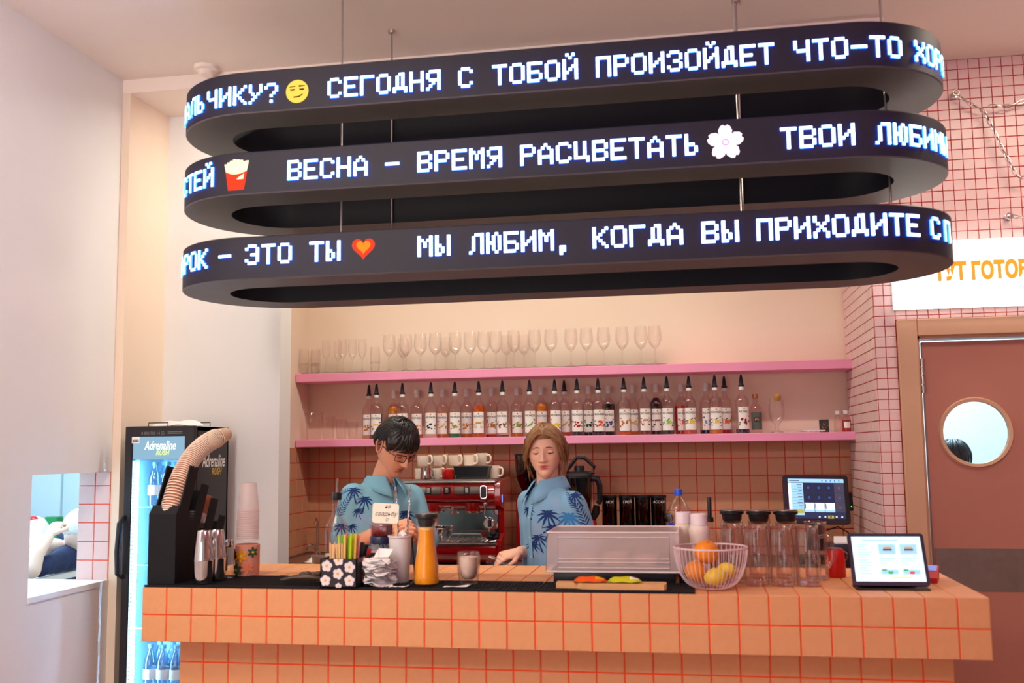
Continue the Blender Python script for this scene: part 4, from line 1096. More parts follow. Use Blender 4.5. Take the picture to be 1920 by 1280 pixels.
for k, c in enumerate(cols):
    x = 0.005+0.0040*k; y = -0.08+0.05*((k*7) % 5)/5; lean = 0.02+0.008*(k-5)
    mb = MB(); hh = 0.180+rnd.uniform(-0.006, 0.008)+(0.010 if c == 'straw_pink' and k < 8 else 0)
    mb.tube([(0, 0, 0), (lean*hh*0.5, 0, hh)], 0.0042, 8, cap=False); 
    o = mb.build('drinking_straw', c, None, (bx_.location.x+x-0.012, bx_.location.y+y, ZM+0.005))
    tag(o, '%s drinking straw in the daisy box, %s straw from the left' % (cn[c], ORD[k]), 'straw', 'drinking straws in the daisy box')
mat('pen_red', (190, 24, 24), 0.4)
for k, (x, y, c, lab) in enumerate(((0.050, 0.03, 'black_plastic', 'thick black marker leaning in the daisy box'), (0.046, 0.07, 'black_matte', 'matt black pen behind the marker in the daisy box'), (0.058, 0.06, 'pen_red', 'red marker at the back of the daisy box'))):
    mb = MB(); mb.lathe([(0, 0), (0.006, 0), (0.0075, 0.01), (0.0075, 0.10), (0.0085, 0.101), (0.0085, 0.145-0.012*k), (0, 0.147-0.012*k)], 10, X=Matrix.Rotation(0.10+0.05*k, 4, 'Y'))
    o = mb.build('marker_pen', c, None, (bx_.location.x+x-0.02, bx_.location.y+y, ZM+0.006)); tag(o, lab, 'pen', 'pens in the daisy box')

# clear pour bottle with white liquid
t = thing('pour_bottle', 'clear bottle half full of milky syrup with a steel pourer', 'bottle', (0.660, 0.30, ZT+0.001))
mb = MB(); mb.lathe([(0, 0.003), (0.043, 0.0), (0.046, 0.006), (0.046, 0.165), (0.047, 0.175), (0.046, 0.195), (0.038, 0.222), (0.024, 0.242), (0.0175, 0.260), (0.0165, 0.312), (0.0175, 0.315), (0.0175, 0.322)], 28); mb.build('bottle_glass', 'glass_bottle', t, smooth=60)
mat('milk', (238, 226, 196), 0.3)
mb = MB(); mb.lathe([(0, 0.004), (0.0440, 0.004), (0.0440, 0.098), (0, 0.098)], 24); mb.build('milky_syrup', 'milk', t)
mb = MB(); mb.lathe([(0.0175, 0.308), (0.0185, 0.310), (0.0185, 0.335), (0.016, 0.338), (0, 0.338)], 16); mb.build('stopper', 'black_plastic', t)
mb = MB(); mb.tube([(0, 0, 0.335), (0.0, 0, 0.36), (0.004, -0.006, 0.392)], [0.0055, 0.005, 0.004], 8); mb.build('spout', 'steel', t)

# stacked jars
mat('jam_red', (130, 16, 34), 0.3, var=0.3, vscale=90); mat('lid_navy', (20, 30, 70), 0.35); mat('pale_pink_jelly', (216, 160, 170), 0.35)
t = thing('storage_jar', 'clear jar with navy lid and pale pink filling behind the receipts', 'jar', (0.850, 0.29, ZT+0.001))
mb = MB(); mb.lathe([(0, 0.002), (0.047, 0.0), (0.050, 0.006), (0.050, 0.120), (0.044, 0.14), (0.040, 0.147)], 8); mb.build('jar_glass', 'glass', t, smooth=25)
mb = MB(); mb.lathe([(0, 0.004), (0.047, 0.004), (0.047, 0.11), (0, 0.112)], 8); mb.build('filling', 'pale_pink_jelly', t, smooth=25)
mb = MB(); mb.lathe([(0.044, 0.140), (0.047, 0.142), (0.047, 0.165), (0.045, 0.168), (0, 0.168)], 28); mb.build('lid', 'lid_navy', t)
t = thing('jam_jar', 'small square jar of dark red jam stacked on the navy-lidded jar', 'jar', (0.850, 0.29, ZT+0.169))
mb = MB(); mb.box((-0.037, -0.037, 0.0), (0.037, 0.037, 0.047), ch=0.006); mb.build('jar_glass', 'plastic_clear', t)
mb = MB(); mb.box((-0.034, -0.034, 0.003), (0.034, 0.034, 0.043), ch=0.005); mb.build('jam', 'jam_red', t)
mb = MB(); mb.lathe([(0.024, 0.046), (0.024, 0.060), (0.020, 0.062), (0, 0.062)], 16); mb.build('lid', 'plastic_frost', t)
mb = MB(); mb.sphere((0, 0, 0.068), (0.008, 0.008, 0.009), 10); mb.build('lid_knob', 'jam_red', t)

# white cup with long spoons and the little card on a stick
t = thing('tall_white_cup', 'tall translucent white cup holding twisted spoons and a stick sign', 'cup', (0.955, 0.185, ZT+0.001))
mb = MB(); mb.lathe([(0, 0.003), (0.031, 0.0), (0.033, 0.004), (0.043, 0.172), (0.0465, 0.174), (0.0465, 0.180), (0.043, 0.180), (0.0415, 0.172), (0.0315, 0.008), (0, 0.007)], 28); mat('cup_translucent', (226, 214, 216), 0.5, sss=0.3); mb.build('cup_wall', 'cup_translucent', t)
mb = MB(); mb.tube([(0.0, 0.0, 0.178), (0.012, -0.004, 0.188), (0.022, -0.01, 0.176)], [0.012, 0.013, 0.010], 8); mb.build('napkin_edge', 'white_paper', t)
for (x0, y0, x1, y1, h, lab) in ((0.01, 0.0, -0.018, 0.0, 0.345, 'left twisted steel bar spoon standing in the tall white cup'), (0.028, 0.01, 0.040, 0.0, 0.350, 'right twisted steel bar spoon standing in the tall white cup')):
    o = thing('bar_spoon', lab, 'spoon', (0.955, 0.185, ZT+0.012), group='twisted bar spoons')
    P = [Vector((x0*0.5, y0, 0)).lerp(Vector((x1, y1, h)), k/60) for k in range(61)]
    mb = MB()
    for ph in (0, PI):
        mb.tube([p+Vector((0.0022*math.cos(k*0.9+ph), 0.0022*math.sin(k*0.9+ph), 0)) for k, p in enumerate(P)], 0.0022, 5)
    mb.build('twisted_stem', 'chrome', o)
    mb = MB(); mb.sphere(P[-1], (0.004, 0.004, 0.008), 8); mb.build('finial', 'chrome', o)
t = thing('stick_sign', 'little cream card on a stick with handwriting, standing in the white cup', 'sign', (0.945, 0.165, ZT+0.012))
mb = MB(); mb.box((-0.005, -0.0015, 0.0), (0.005, 0.0015, 0.24)); mb.build('stick', 'stirrer_wood', t)
mat('card_cream', (244, 232, 214), 0.7)
X = Matrix.Translation((-0.045, -0.004, 0.253)) @ Matrix.Rotation(0.04, 4, 'Y') @ Matrix.Rotation(PI/2, 4, 'X')
mb = MB(); mb.prism(rrect(-0.047, -0.037, 0.057, 0.038, 0.010), -0.001, 0.001, 0, X); cd = mb.build('card', 'card_cream', t)
mb = MB()
for txt, sz, dx, dy in (('на', 0.020, 0.012, 0.025), ('свадьбу', 0.023, 0.006, -0.002), ('♡', 0.020, 0.010, -0.026)):
    vs, fs = textmesh(txt, sz, shear=0.35, squash=0.95)
    mb.add([(v[0]+dx, v[1]+dy, 0.0016) for v in vs], fs, 0, X)
mb.build('handwriting', 'ink', cd, smooth=0)
# steel tumbler with tools behind
t = thing('tool_tumbler', 'clear tumbler with dark bar tools behind the white cup', 'tumbler', (0.985, 0.285, ZT+0.001))
mb = MB(); mb.lathe([(0, 0.002), (0.026, 0), (0.028, 0.004), (0.031, 0.13)], 20); mb.build('tumbler_wall', 'glass', t, smooth=60)
for k, (dx, dy, h) in enumerate(((0.01, 0.0, 0.20), (-0.008, 0.008, 0.17), (0.018, 0.004, 0.16))):
    mb = MB(); mb.tube([(0.2*dx, dy, 0.006), (dx*1.6, dy, h*0.8), (dx*2.0, dy, h)], [0.003, 0.0035, 0.006], 6); mb.build('bar_tool', 'black_plastic' if k else 'steel', t)

# receipt spike
t = thing('receipt_spike', 'fat pile of pinkish white receipts on an upright spike', 'receipts', (0.905, 0.078, ZM+0.001))
rnd = random.Random(5)
mb = MB(); mb.tube([(0, 0, 0), (0, 0, 0.145)], [0.0018, 0.0012], 6); mb.lathe([(0, 0), (0.03, 0), (0.03, 0.003), (0, 0.003)], 16); mb.build('spike', 'steel', t)
mb = MB(); mb.loft([[(0.040*math.cos(a)*s_, 0.028*math.sin(a)*s_, z) for a in [2*PI*q/14 for q in range(14)]] for z, s_ in ((0.004, 1.0), (0.05, 1.1), (0.096, 0.9))]); mb.build('receipt_core', 'white_paper', t)
for k in range(30):
    w, d = rnd.uniform(0.042, 0.062), rnd.uniform(0.030, 0.045); a = rnd.uniform(-0.9, 0.9); z = 0.006+0.0031*k
    vs = []
    for i in range(5):
        for j in range(4):
            u, v = -1+2*i/4, -1+2*j/3
            e = max(abs(u), abs(v))
            vs.append((w*u, d*v, z+e*e*rnd.uniform(-0.013, 0.010)+0.002*math.sin(3*u+k)))
    mb = MB(); mb.add(vs, [(i*4+j, (i+1)*4+j, (i+1)*4+j+1, i*4+j+1) for i in range(4) for j in range(3)], 0, Matrix.Rotation(a, 4, 'Z')); mb.build('receipt', 'white_paper', t, smooth=20)
mb = MB(); mb.add([(-0.02, 0.0, 0.101), (0.04, -0.005, 0.102), (0.046, 0.03, 0.128), (-0.012, 0.035, 0.130)], [(0, 1, 2, 3)]); mb.build('receipt', 'white_paper', t)
# napkins
for (x, y, rz, lab) in ((1.005, 0.032, 0.12, 'white napkin with raised corner left of the carafe'), (1.205, 0.045, 0.02, 'small flat white napkin in front of the latte glass')):
    mb = MB(); vs = []
    for i in range(6):
        for j in range(4):
            u, v = i/5, j/3
            lift = (0.022*max(0, u-0.6)**2/0.16 if x < 1.1 else 0.004*u*u)
            vs.append((-0.045+0.09*u+0.006*v, -0.018+0.036*v, 0.001+lift+0.0015*math.sin(5*u+3*v)))
    mb.add(vs, [(i*4+j, (i+1)*4+j, (i+1)*4+j+1, i*4+j+1) for i in range(5) for j in range(3)])
    o = mb.build('paper_napkin', 'white_paper', None, (x, y, ZM+0.002), rz); tag(o, lab, 'napkin', 'napkins on the mat')

# orange juice carafe
t = thing('juice_carafe', 'glass carafe of orange juice with black lid', 'carafe', (1.080, 0.105, ZM+0.001))
cp = [(0.0, 0.002), (0.042, 0.0), (0.046, 0.006), (0.0465, 0.03), (0.044, 0.07), (0.038, 0.115), (0.0325, 0.16), (0.0305, 0.19), (0.031, 0.215), (0.036, 0.242), (0.039, 0.250)]
mb = MB(); mb.lathe(cp, 30); mb.build('carafe_glass', 'glass_bottle', t, smooth=60)
mb = MB(); mb.lathe([(0, 0.004)]+[(r-0.0018, max(z, 0.004)) for r, z in cp[1:8]]+[(0.0292, 0.200), (0, 0.200)], 30); mb.build('juice', 'juice', t, smooth=60)
mat('foam', (246, 214, 140), 0.7)
mb = MB(); mb.lathe([(0, 0.199), (0.029, 0.199), (0.029, 0.208), (0.02, 0.212), (0, 0.211)], 20); mb.build('foam', 'foam', t)
mb = MB(); mb.lathe([(0.026, 0.212), (0.031, 0.225), (0.034, 0.238), (0.042, 0.244), (0.043, 0.252), (0.040, 0.258), (0, 0.258)], 28); mb.lathe([(0.0, 0.206), (0.008, 0.208), (0.010, 0.235)], 10); mb.build('lid', 'black_plastic', t)
mb = MB(); mb.lathe([(0.0, 0.2585), (0.036, 0.2585), (0.036, 0.2595), (0, 0.2595)], 24); mb.build('lid_plate', 'steel', t)
# latte glass
t = thing('latte_glass', 'double-walled glass of milky drink beside the carafe', 'glass', (1.235, 0.125, ZM+0.001))
mb = MB(); mb.lathe([(0, 0.001), (0.030, 0.0), (0.034, 0.004), (0.040, 0.04), (0.0425, 0.075), (0.0425, 0.100), (0.040, 0.116), (0.0385, 0.118), (0.0370, 0.112), (0.037, 0.07), (0.031, 0.035), (0.018, 0.020), (0, 0.018)], 30); mb.build('double_wall', 'glass', t, smooth=60)
mat('latte', (238, 216, 198), 0.4, var=0.08, vscale=40)
mb = MB(); mb.lathe([(0, 0.0185), (0.017, 0.0205), (0.0305, 0.0355), (0.0365, 0.07), (0.0365, 0.100), (0, 0.101)], 28); mb.build('latte', 'latte', t, smooth=60)

# pastry case with frosted lid
t = thing('pastry_case', 'low black display case with frosted plastic lid', 'display case', (1.762, 0.31, ZT))
mb = MB(); mb.box((-0.225, -0.09, 0.0), (0.225, 0.19, 0.052), ch=0.006); mb.box((-0.232, -0.10, 0.05), (0.232, 0.195, 0.060), ch=0.003); mb.build('tray', 'black_plastic', t)
def shell(x0, y0, z0, x1, y1, z1, ins):
    q = [[(x0, y0, z0), (x1, y0, z0), (x1, y1, z0), (x0, y1, z0)], [(x0+ins, y0+ins*2, z1), (x1-ins, y0+ins*2, z1), (x1-ins, y1-ins, z1), (x0+ins, y1-ins, z1)]]
    m2 = MB(); m2.add(q[0]+q[1], [(4, 5, 6, 7)]+[(k, (k+1) % 4, 4+(k+1) % 4, 4+k) for k in range(4)])
    return m2
lidm = shell(-0.250, -0.105, 0.048, 0.245, 0.20, 0.190, 0.006); ld = lidm.build('frosted_lid', 'case_frost', t, smooth=0)
mb = MB(); e = [(-0.250, -0.105, 0.048), (0.245, -0.105, 0.048), (0.239, -0.093, 0.190), (-0.244, -0.093, 0.190)]
mb.tube([Vector(p) for p in e], 0.0035, 6, closed=True); mb.tube([(-0.244, 0.194, 0.19), (0.239, 0.194, 0.19)], 0.0035, 6); mb.tube([e[3], (-0.244, 0.194, 0.19)], 0.0035, 6); mb.tube([e[2], (0.239, 0.194, 0.19)], 0.0035, 6)
mat('frost_edge', (230, 214, 214), 0.4)
mb.build('lid_edge', 'frost_edge', ld)
mb = MB()
for (x0, z0, x1, z1) in ((-0.205, 0.062, 0.205, 0.082), (-0.205, 0.095, 0.205, 0.172)):
    yy = lambda z: -0.1065+0.012*(z-0.048)/0.142
    mb.tube([(x0, yy(z0), z0), (x1, yy(z0), z0), (x1, yy(z1), z1), (x0, yy(z1), z1)], 0.0018, 5, closed=True)
mb.build('lid_moulding', 'frost_edge', ld)
mat('cake', (222, 190, 160), 0.7, var=0.2, vscale=30)
for k in range(3):
    mb = MB(); mb.box((-0.16+0.115*k, -0.03, 0.060), (-0.07+0.115*k, 0.10, 0.095+0.01*(k % 2)), ch=0.008); mb.build('pastry', 'cake', t)
# snack board with two packets
t = thing('serving_board', 'pale wooden serving board with a notched handle on the mat', 'board', (1.765, 0.060, ZM+0.001))
mb = MB(); mb.prism([(-0.195, 0.035), (-0.195, -0.010), (-0.12, -0.012), (-0.095, -0.035), (0.185, -0.035), (0.193, -0.027), (0.193, 0.027), (0.185, 0.035)], 0, 0.020); mb.build('board', 'wood_light', t, smooth=0)
def packet(x, rgb, rgb2, rgb3, lab):
    t = thing('snack_packet', lab, 'packet', (x, 0.062, ZM+0.0215), group='snack packets on the board')
    mb = MB(); vs = []; n, m_ = 12, 6
    for top in (1, 0):
        for i in range(n+1):
            for j in range(m_+1):
                u, v = -1+2*i/n, -1+2*j/m_
                b = (1-u**4)*(1-v**2)
                z = 0.004+(0.017*b+0.0015*math.sin(7*u+4*v) if top else -0.003*b*0)
                vs.append((0.058*u*(1+0.03*(1-abs(v))), 0.024*v, z if top else 0.002))
    a = (n+1)*(m_+1)
    f = [(i*(m_+1)+j, (i+1)*(m_+1)+j, (i+1)*(m_+1)+j+1, i*(m_+1)+j+1) for i in range(n) for j in range(m_)]
    mb.add(vs, f+[tuple(a+q for q in reversed(p)) for p in f])
    idx = [(1 if abs(-1+2*(k//m_)/n+0.1) < 0.45 and (k % m_) > 2 else (2 if abs(-1+2*(k//m_)/n-0.5) < 0.25 and k % m_ in (1, 2, 3) else 0)) for k in range(len(f))]
    mb.m = idx+[0]*len(f)
    mb.build('wrapper', [ink(rgb), ink(rgb2), ink(rgb3)], t)
packet(1.690, (222, 84, 20), (86, 54, 44), (226, 160, 30), 'orange and brown snack packet on the board')
packet(1.812, (196, 190, 30), (216, 130, 60), (240, 226, 210), 'lime yellow snack packet on the board')
# small glass block right of the case
t = thing('glass_dish', 'small square glass dish between the case and fruit bowl', 'dish', (2.020, 0.245, ZT+0.001))
mb = MB(); mb.box((-0.02, -0.02, 0), (0.02, 0.02, 0.05), ch=0.004); mb.build('dish_glass', 'dark_glass', t)

# fruit in the white wire bowl
bw_ = thing('wire_bowl', 'white wire fruit bowl at the front of the counter', 'bowl', (2.114, 0.142, ZT+0.001))
mat('wire_white', (228, 200, 208), 0.4)
def bowl_p(u, a):
    th = u*PI/2*0.98
    r = 0.045+(0.129-0.045)*math.sin(th)**0.9 if u > 0 else 0.045
    z = 0.004+0.146*(1-math.cos(th))
    return Vector((r*math.cos(a), r*math.sin(a), z))
for k in range(46):
    a = 2*PI*k/46
    mb = MB(); mb.tube([bowl_p(q/9, a) for q in range(10)], 0.0014, 5); mb.build('wire', 'wire_white', bw_)
mb = MB(); mb.tube([bowl_p(1, 2*PI*k/48) for k in range(48)], 0.0032, 8, closed=True); mb.build('rim', 'wire_white', bw_)
mb = MB(); mb.tube([bowl_p(0, 2*PI*k/32) for k in range(32)], 0.0028, 8, closed=True); mb.build('base_ring', 'wire_white', bw_)
mat('orange_peel', (240, 138, 10), 0.45, bump=0.35, bscale=350); mat('lemon_peel', (238, 196, 30), 0.45, bump=0.3, bscale=300); mat('stem_brown', (96, 84, 40), 0.8)
def fruit(name, c, r, kind, lab, rot):
    t = thing(name, lab, name, c, group=name+'s in the wire bowl'); t.rotation_euler = rot
    mb = MB(); n, s_ = 16, 26; rings = []
    for i in range(1, n):
        a = -PI/2+PI*i/n
        rr, zz = r*math.cos(a), r*math.sin(a)
        if kind == 'lemon': zz *= 1.18+0.14*abs(math.sin(a))**6; rr *= 0.97
        else: zz *= 0.95-0.05*abs(math.sin(a))**8
        rings.append([(rr*math.cos(2*PI*k/s_), rr*math.sin(2*PI*k/s_), zz) for k in range(s_)])
    mb.loft(rings); mb.build('peel', 'orange_peel' if kind == 'orange' else 'lemon_peel', t, smooth=80)
    zt_ = rings[-1][0][2]
    mb = MB(); mb.lathe([(0, zt_+0.003), (0.003, zt_+0.002), (0.004, zt_-0.004)], 6); mb.build('stem_end', 'stem_brown', t)
fruit('orange', (2.100, 0.172, ZT+0.126), 0.044, 'orange', 'top orange in the white wire bowl', (0.4, 0.2, 0))
fruit('orange', (2.060, 0.140, ZT+0.060), 0.040, 'orange', 'lower left orange in the white wire bowl', (0.2, 0.9, 0))
fruit('lemon', (2.127, 0.098, ZT+0.048), 0.0315, 'lemon', 'front lemon in the white wire bowl', (0.3, 1.35, 0.3))
fruit('lemon', (2.165, 0.158, ZT+0.060), 0.0315, 'lemon', 'right lemon in the white wire bowl', (0.2, 1.2, -0.4))

# white squeeze bottles, water bottle, oil bottle
mat('squeeze_white', (236, 218, 208), 0.45, sss=0.2); mat('cap_white', (244, 226, 232), 0.4)
for (x, y, lab, h) in ((2.020, 0.50, 'white squeeze bottle at the back beside the water bottle', 0.195), (2.078, 0.40, 'white squeeze bottle in front beside the oil bottle', 0.195), (2.045, 0.60, 'cream squeeze bottle hidden behind the other two', 0.18)):
    t = thing('squeeze_bottle', lab, 'bottle', (x, y, ZT+0.001), group='squeeze bottles')
    mb = MB(); mb.lathe([(0, 0.0), (0.036, 0.0), (0.040, 0.004), (0.041, 0.03), (0.035, 0.10), (0.034, 0.12), (0.039, 0.17), (0.040, h-0.008), (0.034, h+0.004), (0.028, h+0.008)], 26); mb.build('bottle_body', 'squeeze_white', t, smooth=60)
    mb = MB(); mb.lathe([(0.030, h+0.006), (0.0325, h+0.008), (0.0315, h+0.048), (0.028, h+0.052), (0, h+0.052)], 22); mb.build('cap', 'cap_white', t)
t = thing('water_bottle', 'clear plastic water bottle with blue cap and blue label', 'bottle', (2.000, 0.66, ZT+0.001))
mb = MB(); mb.lathe([(0, 0.003), (0.042, 0.0), (0.046, 0.008), (0.046, 0.21), (0.047, 0.225), (0.042, 0.25), (0.028, 0.278), (0.016, 0.292), (0.0135, 0.296), (0.0135, 0.308)], 28); mb.build('bottle_wall', 'glass', t, smooth=60)
mat('label_blue', (22, 70, 190), 0.4); mat('cap_blue', (20, 80, 210), 0.35)
mb = MB(); cyl_patch(mb, -0.12, 0.12, 0.10, 0.192, 0.0466, n=24); lb = mb.build('label', 'label_blue', t)
mb = MB()
for q in range(7): cyl_patch(mb, -0.045+0.007*q, -0.040+0.007*q, 0.128+0.004*(q % 3), 0.150-0.003*(q % 2), 0.0472, n=2)
cyl_patch(mb, -0.05, 0.03, 0.172, 0.178, 0.0472, n=6); mb.build('label_print', 'white_plastic', lb)
mb = MB(); mb.lathe([(0.0150, 0.303), (0.0168, 0.305), (0.0168, 0.326), (0.015, 0.329), (0, 0.329)], 18); mb.build('cap', 'cap_blue', t)
t = thing('oil_bottle', 'small bottle of amber oil with black pump top behind the fruit bowl', 'bottle', (2.122, 0.535, ZT+0.001))
mb = MB(); mb.lathe([(0, 0.002), (0.034, 0), (0.036, 0.004), (0.036, 0.13), (0.028, 0.16), (0.014, 0.185), (0.0125, 0.215)], 22); mb.build('bottle_glass', 'glass_bottle', t, smooth=60)
mb = MB(); mb.lathe([(0, 0.004), (0.0345, 0.004), (0.0345, 0.11), (0, 0.11)], 22); mb.build('oil', 'liq_gold', t)
mb = MB(); mb.lathe([(0.0135, 0.205), (0.0155, 0.208), (0.0145, 0.222), (0.0085, 0.228), (0.0085, 0.296), (0.007, 0.302), (0, 0.302)], 14); mb.build('pump_top', 'black_plastic', t)

# glass jugs in two rows
mat('jug_handle', (232, 226, 226), 0.15)
jp = [(r_*0.9, z_) for r_, z_ in [(0.0, 0.004), (0.045, 0.001), (0.048, 0.006), (0.0485, 0.13), (0.0475, 0.165), (0.043, 0.185), (0.0425, 0.200), (0.046, 0.213), (0.0475, 0.214), (0.0465, 0.2155)]]
mb = MB(); mb.lathe(jp, 30); mb.lathe([(0, 0.012), (0.0396, 0.012), (0.0418, 0.016)], 30); ME_jug = mb.mesh('jug_glass', 'jug_glass', 60)
mb = MB(); mb.tube([(0.042, 0, 0.172), (0.066, 0, 0.178), (0.083, 0, 0.165), (0.087, 0, 0.13), (0.085, 0, 0.095), (0.072, 0, 0.068), (0.042, 0, 0.062)], [0.007, 0.0065, 0.006, 0.006, 0.006, 0.0065, 0.007], 10); ME_handle = mb.mesh('handle', 'jug_glass', 60)
mb = MB(); mb.lathe([(0.024, 0.206), (0.031, 0.210), (0.036, 0.217), (0.039, 0.238), (0.046, 0.241), (0.047, 0.251), (0.043, 0.254), (0, 0.254)], 28); ME_jlid = mb.mesh('lid', 'black_plastic')
mb = MB(); mb.lathe([(0, 0.2545), (0.044, 0.2545), (0.044, 0.256), (0, 0.256)], 24); ME_jplate = mb.mesh('lid_plate', 'steel', 35)
for i, (x, y, lid, rz) in enumerate(((2.197, 0.318, 0, 1.6), (2.279, 0.245, 0, 1.6), (2.369, 0.245, 0, 1.6), (2.459, 0.245, 0, 0.0), (2.205, 0.47, 1, 1.6), (2.305, 0.45, 1, 1.6), (2.405, 0.45, 1, 1.6), (2.510, 0.42, 0, 1.6))):
    if i < 4: lab = '%s open glass jug of the front row, counted from the fruit bowl' % ORD[i]
    elif lid: lab = '%s black-lidded glass jug of the back row, counted from the left' % ORD[i-4]
    else: lab = 'lidless glass jug at the right end of the back row'
    t = thing('glass_jug', lab, 'jug', (x, y, ZT+0.001), rz, 'glass jugs on the counter')
    link('jug_glass', ME_jug, t); link('handle', ME_handle, t)
    if lid: link('lid', ME_jlid, t); link('lid_plate', ME_jplate, t)
# red can with clip
t = thing('red_canister', 'small red metal canister with wire clip near the tablet', 'canister', (2.588, 0.51, ZT+0.001))
mb = MB(); mb.lathe([(0, 0), (0.036, 0), (0.038, 0.004), (0.037, 0.06), (0.034, 0.098), (0.030, 0.104), (0, 0.103)], 28); mb.build('canister_body', 'red_cup', t)
mb = MB(); mb.lathe([(0, 0.104), (0.026, 0.104), (0.027, 0.108), (0, 0.109)], 20); mb.build('lid', 'steel', t)
mb = MB(); mb.tube([(0.034, 0, 0.095), (0.044, 0, 0.088), (0.044, 0, 0.068), (0.036, 0, 0.062)], 0.002, 6); mb.build('clip', 'steel', t)

# tablet on a folio stand
TB = thing('tablet', 'tablet showing a menu page, propped in a black folio case', 'tablet', (2.728, 0.170, ZT+0.001), 0.03)
tilt = 0.42
X = Matrix.Translation((0, 0.0, 0.012)) @ Matrix.Rotation(-tilt, 4, 'X')
mb = MB(); mb.prism(rrect(-0.129, 0.0, 0.129, 0.188, 0.010), -0.006, 0.006, 0, X @ Matrix.Rotation(PI/2, 4, 'X')); mb.build('case', 'black_plastic', TB)
def scr_pt(x, z, off): return X @ Vector((x, -0.006-off, z))
mat('screen_white', (200, 232, 250), 0.3, emit=(170, 224, 250), estr=1.0)
def scr_rect(mb, x0, z0, x1, z1, off, mi): mb.add([scr_pt(x0, z0, off), scr_pt(x1, z0, off), scr_pt(x1, z1, off), scr_pt(x0, z1, off)], [(0, 1, 2, 3)], mi)
mb = MB(); scr_rect(mb, -0.117, 0.014, 0.117, 0.176, 0.0006, 0); sc_ = mb.build('screen', 'screen_white', TB)
def glow(name, rgb, s=0.8):
    if name not in MATS: mat(name, rgb, 0.4, emit=rgb, estr=s)
    return name
g = [glow('px_grey', (150, 190, 210), 0.7), glow('px_tan', (206, 150, 80), 0.6), glow('px_dark', (60, 66, 74), 0.3), glow('px_green', (60, 170, 90), 0.6), glow('px_cream', (240, 214, 150), 0.8), glow('px_sky', (140, 196, 222), 0.8), glow('px_red', (206, 70, 50), 0.6)]
mb = MB()
for k in range(12): scr_rect(mb, -0.098, 0.146-0.0095*k, -0.098+(0.035, 0.02, 0.028, 0.04)[k % 4], 0.1485-0.0095*k, 0.001, 0)
for k in range(2):
    x = -0.028+0.072*k
    scr_rect(mb, x, 0.112, x+0.056, 0.148, 0.001, 5)
    for q in range(3): scr_rect(mb, x+0.012+0.002*q, 0.118+0.007*q, x+0.046-0.002*q, 0.124+0.007*q, 0.0014+0.0002*q, (0, 2, 1)[q])
    for q in range(3): scr_rect(mb, x, 0.094-0.008*q, x+(0.05, 0.044, 0.02)[q], 0.0965-0.008*q, 0.001, 0)
    scr_rect(mb, x, 0.040, x+0.056, 0.056, 0.001, 5); scr_rect(mb, x+0.002, 0.052, x+0.018, 0.058, 0.0014, 3)
    scr_rect(mb, x+0.022, 0.040, x+0.038, 0.050, 0.0016, 3 if k == 0 else 6)
scr_rect(mb, 0.0, 0.024, 0.072, 0.032, 0.0012, 4); scr_rect(mb, -0.08, 0.160, 0.04, 0.164, 0.001, 0)
mb.build('page_content', g, sc_, smooth=0)
mb = MB(); mb.box((-0.12, -0.022, 0.0), (0.125, 0.075, 0.006), ch=0.002); mb.build('folio_foot', 'black_plastic', TB)
mb = MB(); mb.add([(-0.10, 0.072, 0.005), (0.10, 0.072, 0.005), (0.08, 0.066, 0.130), (-0.08, 0.066, 0.130), (-0.10, 0.076, 0.005), (0.10, 0.076, 0.005), (0.08, 0.070, 0.130), (-0.08, 0.070, 0.130)], [(0, 1, 2, 3), (7, 6, 5, 4), (0, 4, 5, 1), (1, 5, 6, 2), (2, 6, 7, 3), (3, 7, 4, 0)]); mb.build('folio_prop', 'black_plastic', TB)
# red card terminal
t = thing('card_terminal', 'small red payment terminal behind the tablet', 'payment terminal', (2.905, 0.42, ZT+0.001), -0.3)
mb = MB()
mb.add([(-0.035, -0.07, 0), (0.035, -0.07, 0), (0.03, 0.07, 0), (-0.03, 0.07, 0), (-0.035, -0.07, 0.018), (0.035, -0.07, 0.018), (0.033, 0.06, 0.05), (-0.033, 0.06, 0.05)], [(3, 2, 1, 0), (4, 5, 6, 7), (0, 1, 5, 4), (1, 2, 6, 5), (2, 3, 7, 6), (3, 0, 4, 7)])
mb.build('terminal_body', 'red_cup', t)
mb = MB(); mb.add([(-0.028, 0.0, 0.0375), (0.028, 0.0, 0.0375), (0.027, 0.052, 0.0502), (-0.027, 0.052, 0.0502)], [(0, 1, 2, 3)]); mb.build('terminal_screen', glow('px_blue', (120, 140, 220), 0.5), t)
# ================================================================== back worktop: coffee machine and neighbours
em = thing('espresso_machine', 'red two-group espresso machine on the back worktop', 'espresso machine', (0.765, 1.78, ZC+0.001))
W = 0.245                      # half width
mat('machine_red', (168, 8, 14), 0.16, spec=0.6, coat=0.8)
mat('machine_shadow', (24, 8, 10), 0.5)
mat('gauge_face', (238, 234, 230), 0.5)
# side cheeks: curved red panels
side_prof = [(0.0, 0.04), (0.04, 0.015), (0.12, 0.0), (0.46, 0.0), (0.50, 0.03), (0.52, 0.14), (0.50, 0.30), (0.46, 0.42), (0.40, 0.458), (0.05, 0.445), (0.0, 0.435), (-0.01, 0.38), (0.0, 0.315), (0.10, 0.29), (0.11, 0.16), (0.02, 0.13), (0.0, 0.10)]
for x0, x1 in ((-W, -W+0.03), (W, W+0.03)):
    n = len(side_prof); mb = MB()
    mb.add([(x0, y, z) for y, z in side_prof]+[(x1, y, z) for y, z in side_prof], [tuple(range(n)), tuple(range(2*n-1, n-1, -1))]+[(k, n+k, n+(k+1) % n, (k+1) % n) for k in range(n)])
    mb.build('side_panel', 'machine_red', em, smooth=30)
mb = MB(); mb.box((-W, 0.11, 0.02), (W, 0.48, 0.44)); mb.build('chassis', 'machine_shadow', em, smooth=0)
